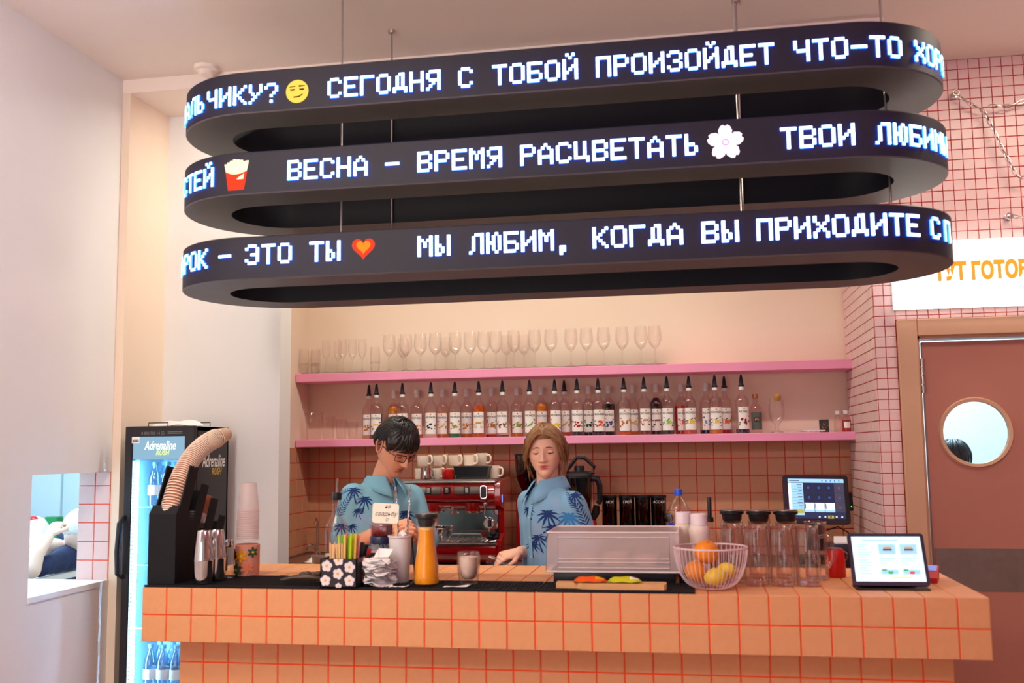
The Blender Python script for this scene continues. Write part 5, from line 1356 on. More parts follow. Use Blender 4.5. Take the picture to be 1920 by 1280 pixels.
# curved front hood
def extr(prof, x0, x1, name, m, smooth=40):
    n = len(prof); mb = MB()
    mb.add([(x0, y, z) for y, z in prof]+[(x1, y, z) for y, z in prof], [tuple(range(n)), tuple(range(2*n-1, n-1, -1))]+[(k, n+k, n+(k+1) % n, (k+1) % n) for k in range(n)])
    return mb.build(name, m, em, smooth=smooth)
extr([(0.11, 0.44), (-0.005, 0.436), (-0.018, 0.42), (-0.020, 0.365), (-0.012, 0.345), (0.0, 0.335), (0.11, 0.33)], -W+0.001, W, 'control_hood', 'machine_red')
extr([(0.11, 0.332), (0.012, 0.332), (0.018, 0.315), (0.030, 0.300), (0.060, 0.290), (0.11, 0.288)], -W+0.002, W-0.001, 'lower_hood', 'machine_red')
extr([(0.11, 0.125), (-0.03, 0.122), (-0.038, 0.115), (-0.036, 0.105), (0.11, 0.10)], -W+0.01, W+0.012, 'drip_tray', 'steel')
extr([(0.11, 0.104), (-0.026, 0.104), (-0.030, 0.08), (-0.015, 0.035), (0.02, 0.008), (0.11, 0.004)], -W+0.012, W+0.006, 'front_apron', 'machine_red')
mb = MB(); mb.box((-W+0.01, 0.104, 0.125), (W-0.004, 0.110, 0.285)); mb.build('back_plate', 'chrome', em, smooth=0)
mb = MB(); mb.box((-W-0.02, -0.022, 0.436), (W+0.01, 0.46, 0.450), ch=0.004)
mb.tube([(-W-0.02, -0.016, 0.452), (W+0.01, -0.016, 0.452)], 0.005, 8); mb.build('cup_tray', 'steel', em)
# control panels
for (x0, x1) in ((-0.185, -0.045), (0.025, 0.170)):
    mb = MB(); mb.box((x0, -0.026, 0.376), (x1, -0.018, 0.418), ch=0.006); pn = mb.build('control_panel', 'steel_brushed', em)
    mb = MB(); xc = (x0+x1)/2; mb.box((xc-0.016, -0.029, 0.377), (xc+0.016, -0.024, 0.417), ch=0.002); mb.build('button_frame', 'black_plastic', pn)
    mb = MB(); mb.box((xc-0.010, -0.032, 0.384), (xc+0.010, -0.028, 0.412), ch=0.002); mb.build('button', 'steel', pn)
mb = MB(); mb.box((-0.032, -0.028, 0.378), (0.006, -0.018, 0.417), ch=0.003); pn = mb.build('centre_panel', 'black_plastic', em)
mb = MB(); mb.box((-0.022, -0.031, 0.385), (-0.004, -0.027, 0.410), ch=0.002); mb.build('button', 'steel', pn)
# steam knobs
for x in (-0.212, 0.190):
    mb = MB(); mb.prism(rrect(x-0.018, 0.352, x+0.018, 0.424, 0.014), 0.018, 0.034, 0, Matrix.Rotation(PI/2, 4, 'X')); kb = mb.build('steam_plate', 'chrome', em)
    mb = MB(); mb.prism(rrect(x-0.013, 0.357, x+0.013, 0.419, 0.012), 0.034, 0.050, 0, Matrix.Rotation(PI/2, 4, 'X')); mb.build('steam_paddle', 'black_plastic', kb)
    mb = MB(); mb.sphere((x+0.006, -0.012, 0.325), (0.014, 0.014, 0.012), 12); mb.lathe([(0.008, 0.30), (0.010, 0.325)], 10, (x+0.006, -0.012, 0)); mb.build('steam_joint', 'chrome', em)
mb = MB(); mb.tube([(0.196, -0.012, 0.31), (0.194, -0.016, 0.275), (0.198, -0.022, 0.258), (0.216, -0.026, 0.245), (0.222, -0.028, 0.215), (0.216, -0.03, 0.13)], 0.0055, 8); mb.build('steam_wand', 'chrome', em)
mb = MB(); mb.tube([(0.222, -0.028, 0.24), (0.222, -0.029, 0.205)], 0.010, 10); mb.build('wand_grip', 'black_plastic', em)
mb = MB(); mb.tube([(-0.206, -0.012, 0.31), (-0.204, -0.018, 0.24), (-0.200, -0.03, 0.16)], 0.0055, 8); mb.build('steam_wand', 'chrome', em)
# groups
for x in (-0.11, 0.115):
    mb = MB(); mb.lathe([(0.0, 0.270), (0.036, 0.272), (0.040, 0.280), (0.040, 0.284)], 24, (x, 0.05, 0)); mb.build('group_ring', 'chrome', em)
    mb = MB(); mb.lathe([(0.041, 0.284), (0.046, 0.30), (0.046, 0.33)], 24, (x, 0.045, 0)); mb.build('group_head', 'machine_red', em)
mb = MB(); mb.tube([(0.0, 0.03, 0.31), (0.0, 0.03, 0.275), (0.0, 0.028, 0.262)], [0.009, 0.010, 0.008], 10); mb.build('hot_water_spout', 'chrome', em)
# pressure gauge
mb = MB(); mb.lathe([(0.0, 0), (0.029, 0), (0.031, 0.004), (0.031, 0.014), (0.026, 0.018)], 24, X=Matrix.Translation((0.192, 0.100, 0.215)) @ Matrix.Rotation(PI/2, 4, 'X')); gg = mb.build('pressure_gauge', 'chrome', em)
mb = MB(); mb.add([(0.192+a, 0.0835, 0.215+b) for a, b in ngon(24, 0.026)], [tuple(range(24))]); mb.build('gauge_face', 'gauge_face', gg)
mb = MB(); mb.add([(0.192-0.001, 0.083, 0.215-0.004), (0.192+0.002, 0.083, 0.215-0.004), (0.180, 0.083, 0.232)], [(0, 1, 2)])
for k in range(9):
    a = -0.6+k*0.53; c, s_ = math.cos(a), math.sin(a)
    mb.add([(0.192+c*0.019-s_*0.0008, 0.083, 0.215+s_*0.019+c*0.0008), (0.192+c*0.024-s_*0.0008, 0.083, 0.215+s_*0.024+c*0.0008), (0.192+c*0.024+s_*0.0008, 0.083, 0.215+s_*0.024-c*0.0008)], [(0, 1, 2)])
mb.build('gauge_marks', 'ink', gg)
# drip grid and portafilters lying on it
mb = MB()
for k in range(14): mb.box((-0.20+0.031*k, -0.02, 0.1255), (-0.194+0.031*k, 0.10, 0.129))
mb.tube([(-0.01, -0.02, 0.13), (0.01, 0.0, 0.165), (0.165, 0.0, 0.165), (0.185, -0.02, 0.13)], 0.003, 6); mb.build('drip_grid', 'steel', em)
for x in (-0.115, -0.060):
    mb = MB(); mb.lathe([(0.0, 0.0), (0.016, 0.0), (0.026, 0.012), (0.028, 0.03), (0.026, 0.032), (0.0, 0.030)], 20, (x, -0.005, 0.160)); mb.tube([(x, -0.005, 0.162), (x-0.012, -0.01, 0.145), (x-0.014, -0.012, 0.13)], [0.007, 0.006, 0.005], 8); mb.tube([(x, -0.005, 0.162), (x+0.012, -0.01, 0.145), (x+0.014, -0.012, 0.13)], [0.007, 0.006, 0.005], 8); mb.tube([(x, -0.03, 0.172), (x-0.02, -0.075, 0.165)], [0.008, 0.009], 8)
    mb.build('portafilter', 'chrome', em)
mb = MB()
for q in range(7): mb.sphere((0.235+0.016*math.sin(q*2.1), -0.02+0.012*math.cos(q*1.7), 0.145+0.004*q), (0.024, 0.02, 0.014), 8)
t = tag(mb.build('cleaning_cloth', 'black_matte', None, (0.765, 1.78, ZC+0.001)), 'black bunched cloth on the coffee machine drip tray', 'cloth')
# mark on the right side cheek
emitter('blue_led', (70, 120, 255), 3.0)
mb = MB(); mb.box((W+0.030, 0.05, 0.33), (W+0.0315, 0.062, 0.37)); mb.build('indicator_light', 'blue_led', em)

# cups on the machine
ZK = ZC+0.001+0.4575
cupp = [(0, 0.003), (0.030, 0.0), (0.034, 0.004), (0.0355, 0.052), (0.0365, 0.068), (0.0345, 0.068), (0.033, 0.05), (0.031, 0.008), (0, 0.008)]
mb = MB(); mb.lathe(cupp, 24); ME_mug = mb.mesh('mug_body', 'ceramic', 45)
mb = MB(); mb.tube([(0.034, 0, 0.056), (0.052, 0, 0.058), (0.060, 0, 0.046), (0.060, 0, 0.026), (0.052, 0, 0.014), (0.033, 0, 0.013)], 0.0055, 8); ME_mugh = mb.mesh('handle', 'ceramic', 60)
mb = MB(); mb.lathe([(0.0345, 0.058), (0.0367, 0.060), (0.0372, 0.0685), (0.034, 0.0685)], 24); ME_mugr = mb.mesh('unglazed_rim', 'ceramic_rim', 45)
mugs = [(-0.180, 0.06, 0, 1, 'left mug of the lower row on the coffee machine'), (-0.090, 0.075, 0, 1, 'second mug of the lower row on the coffee machine'), (-0.005, 0.08, 0, 1, 'third mug of the lower row behind the red cup'), (0.080, 0.155, 0, 1, 'fourth mug of the lower row behind the black tub'),
        (-0.168, 0.07, 1, 1, 'leftmost mug of the upper row on the coffee machine'), (-0.083, 0.08, 1, 1, 'second mug of the upper row on the coffee machine'), (0.004, 0.085, 1, 1, 'third mug of the upper row on the coffee machine'), (0.088, 0.095, 1, 1, 'fourth mug of the upper row on the coffee machine'),
        (-0.12, 0.17, 0, 0, 'plain mug at the back left under the stack'), (-0.03, 0.18, 0, 0, 'plain mug at the back centre under the stack'), (-0.03, 0.18, 1, 0, 'plain white mug peeking out behind the upper row'), (0.130, 0.245, 0, 0, 'plain mug at the back right under the stack'), (0.130, 0.205, 1, 0, 'white mug with large handle at the right end of the upper row'), (0.215, 0.12, 0, 0, 'lone white mug at the right edge of the machine top')]
for (x, y, lv, rim, lab) in mugs:
    t = thing('coffee_mug', lab, 'mug', (0.765+x, 1.78+y, ZK+lv*0.0695), -0.5+random.uniform(-0.2, 0.2), 'cream mugs stacked on the coffee machine')
    link('mug_body', ME_mug, t); link('handle', ME_mugh, t)
    if rim: link('unglazed_rim', ME_mugr, t)
t = thing('milk_pitcher', 'small polished steel milk pitcher on the coffee machine', 'pitcher', (0.765-0.137, 1.78+0.008, ZK))
mb = MB(); mb.lathe([(0, 0), (0.031, 0), (0.033, 0.004), (0.031, 0.03), (0.029, 0.05), (0.032, 0.064)], 24); mb.build('pitcher_body', 'chrome', t)
mb = MB(); mb.tube([(0.031, 0, 0.056), (0.052, 0, 0.05), (0.052, 0, 0.015), (0.033, 0, 0.01)], 0.003, 6); mb.build('handle', 'chrome', t)
t = thing('red_cup', 'little glossy red cup in front of the mugs', 'cup', (0.765-0.015, 1.78+0.01, ZK))
mb = MB(); mb.lathe([(0, 0), (0.030, 0), (0.032, 0.003), (0.031, 0.05), (0.026, 0.054), (0, 0.054)], 24); mb.build('cup_body', 'red_cup', t)
mb = MB(); mb.tube([(-0.012, -0.031, 0.045), (-0.012, -0.05, 0.04), (-0.012, -0.05, 0.02), (-0.012, -0.032, 0.012)], 0.004, 6); mb.build('handle', 'red_cup', t)
mb = MB(); mb.tube([(0.029, 0, 0.02), (0.045, -0.01, 0.012), (0.05, -0.012, 0.02)], 0.0025, 6); mb.build('clip', 'steel', t)
t = thing('black_tub', 'black rectangular tub at the front of the machine top', 'tub', (0.765+0.115, 1.78+0.04, ZK))
mb = MB()
q = lambda w, d, z: [(-w, -d, z), (w, -d, z), (w, d, z), (-w, d, z)]
mb.loft([q(0.086, 0.034, 0.0), q(0.096, 0.042, 0.062), q(0.100, 0.046, 0.064), q(0.100, 0.046, 0.068), q(0.092, 0.038, 0.068), q(0.084, 0.032, 0.006)]); mb.build('tub_wall', 'black_plastic', t)
mb = MB(); mb.box((-0.09, -0.03, 0.060), (0.09, 0.03, 0.066)); mb.build('contents', 'ceramic', t)

# grinder behind the woman
gr = thing('coffee_grinder', 'red coffee grinder with dark bean hopper behind the woman', 'coffee grinder', (1.165, 2.06, ZC+0.001))
mb = MB(); mb.lathe([(0.035, 0.33), (0.04, 0.36), (0.075, 0.43), (0.088, 0.50), (0.090, 0.575), (0.088, 0.58)], 24); mb.build('hopper', 'dark_glass', gr)
mat('beans', (44, 22, 14), 0.5, bump=0.8, bscale=120, var=0.4, vscale=100)
mb = MB(); mb.lathe([(0, 0.345), (0.036, 0.345), (0.072, 0.43), (0.082, 0.48), (0, 0.49)], 24); mb.build('beans', 'beans', gr)
mb = MB(); mb.lathe([(0.088, 0.575), (0.094, 0.577), (0.094, 0.588), (0, 0.592)], 24); mb.build('hopper_lid', 'black_plastic', gr)
mb = MB(); mb.box((-0.075, -0.09, 0.0), (0.075, 0.11, 0.345), ch=0.015); gb_ = mb.build('grinder_body', 'machine_red', gr)
mb = MB(); mb.box((-0.064, -0.094, 0.235), (0.05, -0.089, 0.335), ch=0.002); mb.build('display', 'black_plastic', gb_)
mb = MB(); mb.sphere((-0.005, -0.096, 0.27), 0.006, 8); mb.sphere((-0.02, -0.092, 0.11), 0.005, 8); mb.build('indicator_light', 'blue_led', gb_)
mb = MB(); mb.box((-0.03, -0.13, 0.16), (0.03, -0.088, 0.19), ch=0.005); mb.tube([(0, -0.11, 0.165), (0, -0.12, 0.14)], [0.02, 0.012], 10); mb.build('chute', 'black_plastic', gb_)
# riser under blender and jars
t = thing('riser_box', 'black riser box under the jars and blender', 'riser', (1.66, 2.16, ZC+0.001))
mb = MB(); mb.box((-0.34, -0.16, 0), (0.34, 0.20, 0.155), ch=0.004); mb.build('box', 'black_plastic', t)
ZR = ZC+0.001+0.156
# blender
bl = thing('blender', 'tall dark blender jug with angular black lid handle behind the woman', 'blender', (1.437, 2.075, ZR))
mb = MB(); mb.box((-0.085, -0.085, 0.0), (0.085, 0.085, 0.06), ch=0.012); mb.build('motor_base', 'red_cup', bl)
mb = MB()
def sq(r, z): return [(r*x, r*y, z) for x, y in rrect(-1, -1, 1, 1, 0.35, 3)]
mb.loft([sq(0.052, 0.06), sq(0.060, 0.12), sq(0.068, 0.30)], cap=False); mb.build('jug', 'dark_glass', bl)
mb = MB(); mb.loft([sq(0.070, 0.295), sq(0.071, 0.31), sq(0.060, 0.325), sq(0.045, 0.33)]); mb.build('lid', 'black_plastic', bl)
mb = MB(); mb.tube([(-0.07, 0, 0.325), (-0.05, 0, 0.36), (-0.012, 0, 0.410), (0.03, 0, 0.405), (0.085, 0, 0.355), (0.082, 0, 0.325), (0.0, 0, 0.318)], 0.010, 8, closed=True); mb.lathe([(0.03, 0.325), (0.028, 0.36), (0, 0.362)], 14); mb.build('lid_handle', 'black_plastic', bl)
mb = MB(); mb.tube([(0.062, 0, 0.29), (0.10, 0, 0.285), (0.112, 0, 0.25), (0.112, 0, 0.17), (0.10, 0, 0.15)], [0.016, 0.018, 0.016, 0.015, 0.014], 8); mb.build('jug_handle', 'black_plastic', bl)
mb = MB(); mb.tube([(0.06, 0.02, 0.06), (0.085, 0.02, 0.10), (0.09, 0.02, 0.14)], [0.02, 0.022, 0.018], 8); mb.build('cable_clip', 'black_plastic', bl)
# four storage canisters
for i, (x, fill, wd, lab) in enumerate(((1.592, 0.158, 'МОК', 'first black-lidded tea canister, next to the blender'), (1.690, 0.125, 'ГРЕЙ', 'second tea canister from the blender'), (1.780, 0.142, '', 'third tea canister from the blender, without writing'), (1.868, 0.135, 'АССАМ', 'fourth tea canister, farthest from the blender'))):
    t = thing('tea_canister', lab, 'canister', (x, 2.185, ZR), 0.12, 'tea canisters on the riser')
    mb = MB(); mb.lathe([(0.0, 0.001), (0.042, 0.0), (0.043, 0.004), (0.043, 0.180)], 24); mb.build('canister_wall', 'dark_glass', t)
    mb = MB(); mb.lathe([(0, 0.003), (0.040, 0.003), (0.040, fill), (0, fill+0.006)], 20); mb.build('tea', 'beans', t)
    mb = MB(); mb.lathe([(0.043, 0.178), (0.045, 0.180), (0.045, 0.190), (0.042, 0.193), (0, 0.193)], 24); mb.build('lid', 'black_plastic', t)
    mb = MB(); mb.lathe([(0.0435, 0.0), (0.0445, 0.001), (0.0445, 0.018), (0.0435, 0.02)], 24); mb.build('base_ring', 'black_plastic', t)
    if wd:
        vs, fs = textmesh(wd, 0.020, shear=0.2); mb = MB(); mb.add([(0.0436*math.sin(a/0.0436), -0.0436*math.cos(a/0.0436), 0.155+b) for a, b, c in vs], fs); mb.build('chalk_writing', 'white_paper', t, smooth=0)
t = thing('pastry_brush', 'black headed brush with pale handle leaning by the last canister', 'brush', (1.925, 2.05, ZR))
mb = MB(); mb.sphere((0.0, 0, 0.075), (0.026, 0.02, 0.026), 12); mb.build('head', 'black_plastic', t)
mb = MB(); mb.tube([(0.008, 0, 0.06), (0.035, -0.01, 0.008)], [0.007, 0.006], 8); mb.build('handle', 'stirrer_wood', t)
# POS screen
ps = thing('pos_terminal', 'black till monitor showing an order grid beside the tiled pillar', 'till screen', (2.70, 2.02, ZC+0.001), 0.0)
X = Matrix.Translation((0, 0, 0.325)) @ Matrix.Rotation(0.10, 4, 'Z') @ Matrix.Rotation(-0.22, 4, 'X') @ Matrix.Rotation(0.022, 4, 'Y')
mb = MB(); mb.prism(rrect(-0.168, -0.128, 0.168, 0.128, 0.012), 0.0, 0.03, 0, X @ Matrix.Rotation(PI/2, 4, 'X')); mb.build('monitor_case', 'black_plastic', ps)
def pp(x, z, off): return X @ Vector((x, -0.030-off, z))
def pr_(mb, x0, z0, x1, z1, off, mi): mb.add([pp(x0, z0, off), pp(x1, z0, off), pp(x1, z1, off), pp(x0, z1, off)], [(0, 1, 2, 3)], mi)
mb = MB(); pr_(mb, -0.145, -0.102, 0.145, 0.108, 0.0006, 0); ss = mb.build('screen', glow('px_navy', (28, 44, 78), 0.7), ps)
gl = [glow('px_light', (150, 205, 235), 0.85), glow('px_navy2', (22, 36, 66), 0.6), glow('px_slate', (66, 66, 84), 0.6), glow('px_olive', (176, 170, 70), 0.7), glow('px_line', (40, 110, 190), 0.8), glow('px_white', (215, 232, 240), 0.9), glow('px_dark', (60, 66, 74), 0.3)]
mb = MB()
pr_(mb, -0.145, 0.088, 0.145, 0.108, 0.001, 0); pr_(mb, -0.145, -0.085, -0.068, 0.086, 0.001, 0)
for k in range(9): pr_(mb, -0.125, 0.068-0.0155*k, -0.070, 0.0695-0.0155*k, 0.0014, 4); pr_(mb, -0.10+0.004*(k % 3), 0.074-0.0155*k, -0.074, 0.077-0.0155*k, 0.0014, 6)
pr_(mb, -0.145, -0.085, -0.130, 0.086, 0.0013, 5); pr_(mb, -0.125, -0.075, -0.070, -0.058, 0.0016, 3)
for r in range(3):
    for c in range(4):
        x0 = -0.065+0.053*c; z0 = 0.036-0.052*r
        white = (r == 2 and c < 3)
        pr_(mb, x0, z0, x0+0.050, z0+0.049, 0.0012, 5 if white else (2 if c == 3 else 1))
        if white:
            pr_(mb, x0, z0, x0+0.050, z0+0.012, 0.0015, 0)
            pr_(mb, x0+0.002, z0+0.016, x0+0.006, z0+0.044, 0.0017, 6)
        else:
            a = [pp(x0+0.025+0.006*math.cos(2*PI*k/12), z0+0.025+0.006*math.sin(2*PI*k/12), 0.0015) for k in range(12)]
            b = [pp(x0+0.025+0.0035*math.cos(2*PI*k/12), z0+0.025+0.0035*math.sin(2*PI*k/12), 0.0015) for k in range(12)]
            mb.add(a+b, [(k, (k+1) % 12, 12+(k+1) % 12, 12+k) for k in range(12)], 4)
for k in range(5):
    x0 = 0.0+0.029*k
    if k == 2: pr_(mb, x0-0.006, -0.101, x0+0.024, -0.086, 0.0014, 3)
    pr_(mb, x0+0.004, -0.096, x0+0.013, -0.089, 0.0018, 5 if k != 2 else 6)
for k in range(5): pr_(mb, 0.03+0.022*k, 0.094, 0.036+0.022*k, 0.102, 0.0014, 4)
pr_(mb, -0.138, 0.096, -0.085, 0.100, 0.0014, 6)
mb.build('screen_content', gl, ss, smooth=0)
mb = MB(); mb.prism(rrect(0.168, -0.055, 0.188, 0.038, 0.004), 0.0, 0.022, 0, X @ Matrix.Rotation(PI/2, 4, 'X')); cr = mb.build('card_reader', 'black_matte', ps)
emitter('green_led', (120, 255, 60), 2.0)
mb = MB(); mb.sphere(X @ Vector((0.178, -0.023, -0.035)), 0.003, 6); mb.build('status_light', 'green_led', cr)
mb = MB(); mb.tube([(0.0, 0.03, 0.30), (0.0, 0.05, 0.20), (0, 0.03, 0.06)], [0.045, 0.04, 0.05], 12); mb.box((-0.10, -0.09, 0.0), (0.10, 0.12, 0.03), ch=0.006); mb.build('stand', 'black_plastic', ps)
mb = MB(); mb.tube([(0.05, 0.06, 0.16), (0.12, 0.08, 0.18), (0.17, 0.08, 0.15), (0.19, 0.06, 0.05), (0.19, 0.05, 0.005)], 0.004, 6); mb.build('power_lead', 'black_plastic', ps)
# receipt printer
t = thing('receipt_printer', 'black receipt printer with curled receipt beside the till screen', 'printer', (2.815, 1.82, ZC+0.001))
mb = MB(); mb.box((-0.09, -0.09, 0), (0.09, 0.09, 0.120), ch=0.008); mb.build('printer_body', 'black_plastic', t)
mb = MB(); vs = []
for k in range(8):
    u = k/7; vs += [(-0.062+0.01*u, -0.02+0.05*u, 0.121+0.03*math.sin(u*2.4)*u+0.01*u), (0.02+0.01*u, -0.02+0.05*u, 0.121+0.03*math.sin(u*2.4)*u+0.01*u)]
mb.add(vs, [(2*k, 2*k+1, 2*k+3, 2*k+2) for k in range(7)]); mb.box((-0.06, -0.06, 0.1205), (0.03, -0.01, 0.126)); mb.build('receipt', 'white_paper', t)
# ================================================================== drinks fridge
fr = thing('drinks_fridge', 'tall black glass-door drinks fridge glowing blue-white inside', 'fridge', (-0.397, 0.973, 0))
W, D0, D1, HF = 0.1775, -0.173, 0.173, 1.676       # half width, front, back, height
mat('fridge_black', (28, 22, 26), 0.45, spec=0.5); mat('fridge_door_blue', (24, 34, 52), 0.35); mat('fridge_liner', (180, 224, 242), 0.5)
mb = MB()
mb.box((W-0.012, D0+0.03, 0.06), (W, D1, HF)); mb.box((-W, D0+0.03, 0.06), (-W+0.012, D1, HF)); mb.box((-W, D0+0.03, HF-0.02), (W, D1, HF)); mb.box((-W, D1-0.012, 0.06), (W, D1, HF)); mb.box((-W, D0+0.03, 0.06), (W, D1, 0.16))
mb.build('cabinet', 'fridge_black', fr, smooth=0)
mb = MB()
mb.box((W-0.018, D0+0.032, 0.16), (W-0.0125, D1-0.014, HF-0.15)); mb.box((-W+0.0125, D0+0.032, 0.16), (-W+0.018, D1-0.014, HF-0.15)); mb.box((-W+0.0125, D1-0.020, 0.16), (W-0.0125, D1-0.0125, HF-0.15)); mb.box((-W+0.0125, D0+0.032, HF-0.156), (W-0.0125, D1-0.014, HF-0.15))
mb.build('liner', 'fridge_liner', fr, smooth=0)
# door frame
mb = MB(); yo, yi = D0, D0+0.028
mb.box((-W, yo, 0.06), (-W+0.040, yi, HF+0.004), ch=0.004); mb.box((W-0.052, yo, 0.06), (W, yi, HF+0.004), ch=0.004); mb.box((-W+0.03, yo+0.001, HF-0.045), (W-0.03, yi, HF+0.004), ch=0.004); mb.box((-W+0.03, yo+0.001, 0.06), (W-0.03, yi, 0.14), ch=0.004)
dr_ = mb.build('door_frame', 'fridge_black', fr)
mb = MB(); mb.add([(-W+0.04, yo+0.012, 0.14), (W-0.052, yo+0.012, 0.14), (W-0.052, yo+0.012, HF-0.150), (-W+0.04, yo+0.012, HF-0.150)], [(0, 1, 2, 3)]); mb.build('door_glass', 'glass_pane', dr_)
# lit header
mb = MB(); mb.box((-W+0.04, yo+0.006, HF-0.150), (W-0.052, yo+0.016, HF-0.045)); hd = mb.build('header_panel', 'fridge_header', dr_, smooth=0)
Xh = lambda x, z: frame((x, yo+0.0052, z), (1, 0, 0), (0, 0, 1))
mb = MB(); vs, fs = textmesh('Adrenaline', 0.058, shear=0.25, bold=0.001, squash=0.62); mb.add(vs, fs, 0, Xh(0.0, HF-0.088)); mb.build('header_lettering', 'fridge_header_text', hd, smooth=0)
mb = MB(); vs, fs = textmesh('RUSH', 0.030, shear=0.25, bold=0.0008, squash=0.9); mb.add(vs, fs, 0, Xh(0.012, HF-0.122)); mb.build('header_lettering', 'fridge_header_lime', hd, smooth=0)
mb = MB(); vs, fs = textmesh('8 800 700 14 55', 0.021, bold=0.0003, squash=0.85); mb.add(vs, fs, 0, frame((-0.035, yo-0.0002, HF-0.030), (1, 0, 0), (0, 0, 1)))
for q in range(2): mb.add([(0.04, yo-0.0002, HF-0.026-0.007*q), (0.115, yo-0.0002, HF-0.026-0.007*q), (0.115, yo-0.0002, HF-0.022-0.007*q), (0.04, yo-0.0002, HF-0.022-0.007*q)], [(0, 1, 2, 3)])
mb.build('hotline_print', 'ink_grey', dr_, smooth=0)
mb = MB(); mb.add([(-W+0.036, yo-0.0006, HF-0.075), (-W+0.075, yo-0.0006, HF-0.075), (-W+0.075, yo-0.0006, HF-0.045), (-W+0.036, yo-0.0006, HF-0.045)], [(0, 1, 2, 3)])
st = mb.build('barcode_sticker', 'white_paper', dr_)
mb = MB()
for q in range(12): mb.add([(-W+0.040+0.0026*q, yo-0.0012, HF-0.070), (-W+0.0412+0.0026*q+0.0004*(q % 3), yo-0.0012, HF-0.070), (-W+0.0412+0.0026*q+0.0004*(q % 3), yo-0.0012, HF-0.058), (-W+0.040+0.0026*q, yo-0.0012, HF-0.058)], [(0, 1, 2, 3)])
mb.build('bars', 'ink', st, smooth=0)
mb = MB(); mb.tube([(-W+0.006, yo-0.002, 0.98), (-W+0.000, yo-0.030, 1.0), (-W+0.002, yo-0.040, 1.10), (-W+0.004, yo-0.030, 1.23), (-W+0.008, yo-0.002, 1.26)], [0.010, 0.013, 0.014, 0.013, 0.010], 10, flat=1.0); mb.build('door_handle', 'black_plastic', dr_)
# LED strips inside
mb = MB(); mb.box((-W+0.046, yo+0.030, 0.17), (-W+0.056, yo+0.036, HF-0.16)); mb.build('led_strip', 'fridge_led', fr, smooth=0)
mb = MB()
for k in range(70): mb.box((-W+0.062, yo+0.030, 0.18+0.0185*k), (-W+0.072, yo+0.034, 0.183+0.0185*k))
for k in range(70): mb.box((-W+0.034+0.008, yo+0.020, 0.18+0.0185*k), (-W+0.045, yo+0.026, 0.184+0.0185*k))
mb.build('shelf_pegs', 'fridge_liner', fr, smooth=0)
mat('fridge_shelf', (120, 170, 200), 0.35)
mat('bottle_ice', (150, 205, 232), 0.12, spec=0.6); thin_glass('ice_glass', (206, 232, 244), 0.6, base=0.15)
for z in (0.45, 0.74, 1.03, 1.30):
    mb = MB()
    for k in range(9): mb.tube([(-0.12+0.032*k, yo+0.06, z), (-0.12+0.032*k, D1-0.03, z)], 0.002, 5)
    mb.tube([(-0.13, yo+0.06, z), (0.15, yo+0.06, z)], 0.004, 6); mb.build('wire_shelf', 'fridge_shelf', fr)
bpf = [(0, 0.001), (0.028, 0), (0.031, 0.006), (0.030, 0.05), (0.031, 0.10), (0.030, 0.13), (0.018, 0.165), (0.011, 0.178), (0.011, 0.195)]
mb = MB(); mb.lathe(bpf, 14); ME_fb = mb.mesh('bottle_wall', 'ice_glass', 60)
mb = MB(); mb.lathe([(0.0312, 0.05), (0.0318, 0.052), (0.0318, 0.095), (0.0312, 0.097)], 14); ME_fl = mb.mesh('label', 'white_paper', 60)
mb = MB(); mb.lathe([(0.0125, 0.188), (0.0130, 0.19), (0.0130, 0.205), (0, 0.206)], 10); ME_fc = mb.mesh('cap', 'bottle_ice', 60)
k = 0
for z, nm in ((1.304, 'top'), (0.454, 'lower')):
    for iy in range(2):
        for ix in range(4):
            t = thing('water_bottle', '%s bottle from the left, %s row of the %s fridge shelf' % (ORD[ix], 'front' if iy == 0 else 'rear', nm), 'bottle', (-0.397-0.075+0.066*ix, 0.973+yo+0.10+0.085*iy, z+(0.0015)), 0.3*k, 'bottles in the drinks fridge')
            link('bottle_wall', ME_fb, t); link('label', ME_fl, t); link('cap', ME_fc, t); k += 1
# side lettering, top rail and bag
mb = MB(); vs, fs = textmesh('Adrenaline', 0.085, shear=0.25, bold=0.001, squash=0.62); mb.add(vs, fs, 0, frame((W+0.0006, 0.02, HF-0.165), (0, 1, 0), (0, 0, 1))); mb.build('side_lettering', 'white_plastic', fr, smooth=0)
mat('gold_print', (200, 160, 40), 0.5)
mb = MB(); vs, fs = textmesh('RUSH', 0.045, shear=0.25, bold=0.001, squash=0.9); mb.add(vs, fs, 0, frame((W+0.0006, 0.05, HF-0.215), (0, 1, 0), (0, 0, 1))); mb.build('side_lettering', 'gold_print', fr, smooth=0)
mb = MB()
for (xa, xb, y) in ((-0.10, 0.0, -0.10), (0.06, 0.165, 0.0)):
    mb.tube([(xa, y, HF+0.004), (xa, y, HF+0.022), (xb, y, HF+0.022), (xb, y, HF+0.004)], 0.0025, 6)
mb.build('top_rail', 'black_plastic', fr)
for p in fr.children:
    if p.name.startswith('cabinet'): pass
mb = MB(); rnd = random.Random(2); n, m_ = 14, 8; vs = []
for i in range(n+1):
    for j in range(m_+1):
        u, v = i/n, -1+2*j/m_
        w = math.sin(PI*min(1, u*1.02))**0.5
        vs.append((-0.13+0.28*u, 0.05*v*w+0.01*math.sin(6*u), 0.003+0.034*w*(1-v*v)*(0.5+0.6*u)+0.006*math.sin(9*u+4*v)*w))
a = len(vs); vs += [(x, y, 0.001) for x, y, z in vs]
f = [(i*(m_+1)+j, (i+1)*(m_+1)+j, (i+1)*(m_+1)+j+1, i*(m_+1)+j+1) for i in range(n) for j in range(m_)]
mb.add(vs, f+[tuple(a+q for q in reversed(p)) for p in f]); tag(mb.build('plastic_bag', 'white_plastic', None, (-0.40, 0.95, HF+0.004)), 'crumpled white plastic bag on top of the drinks fridge', 'bag')

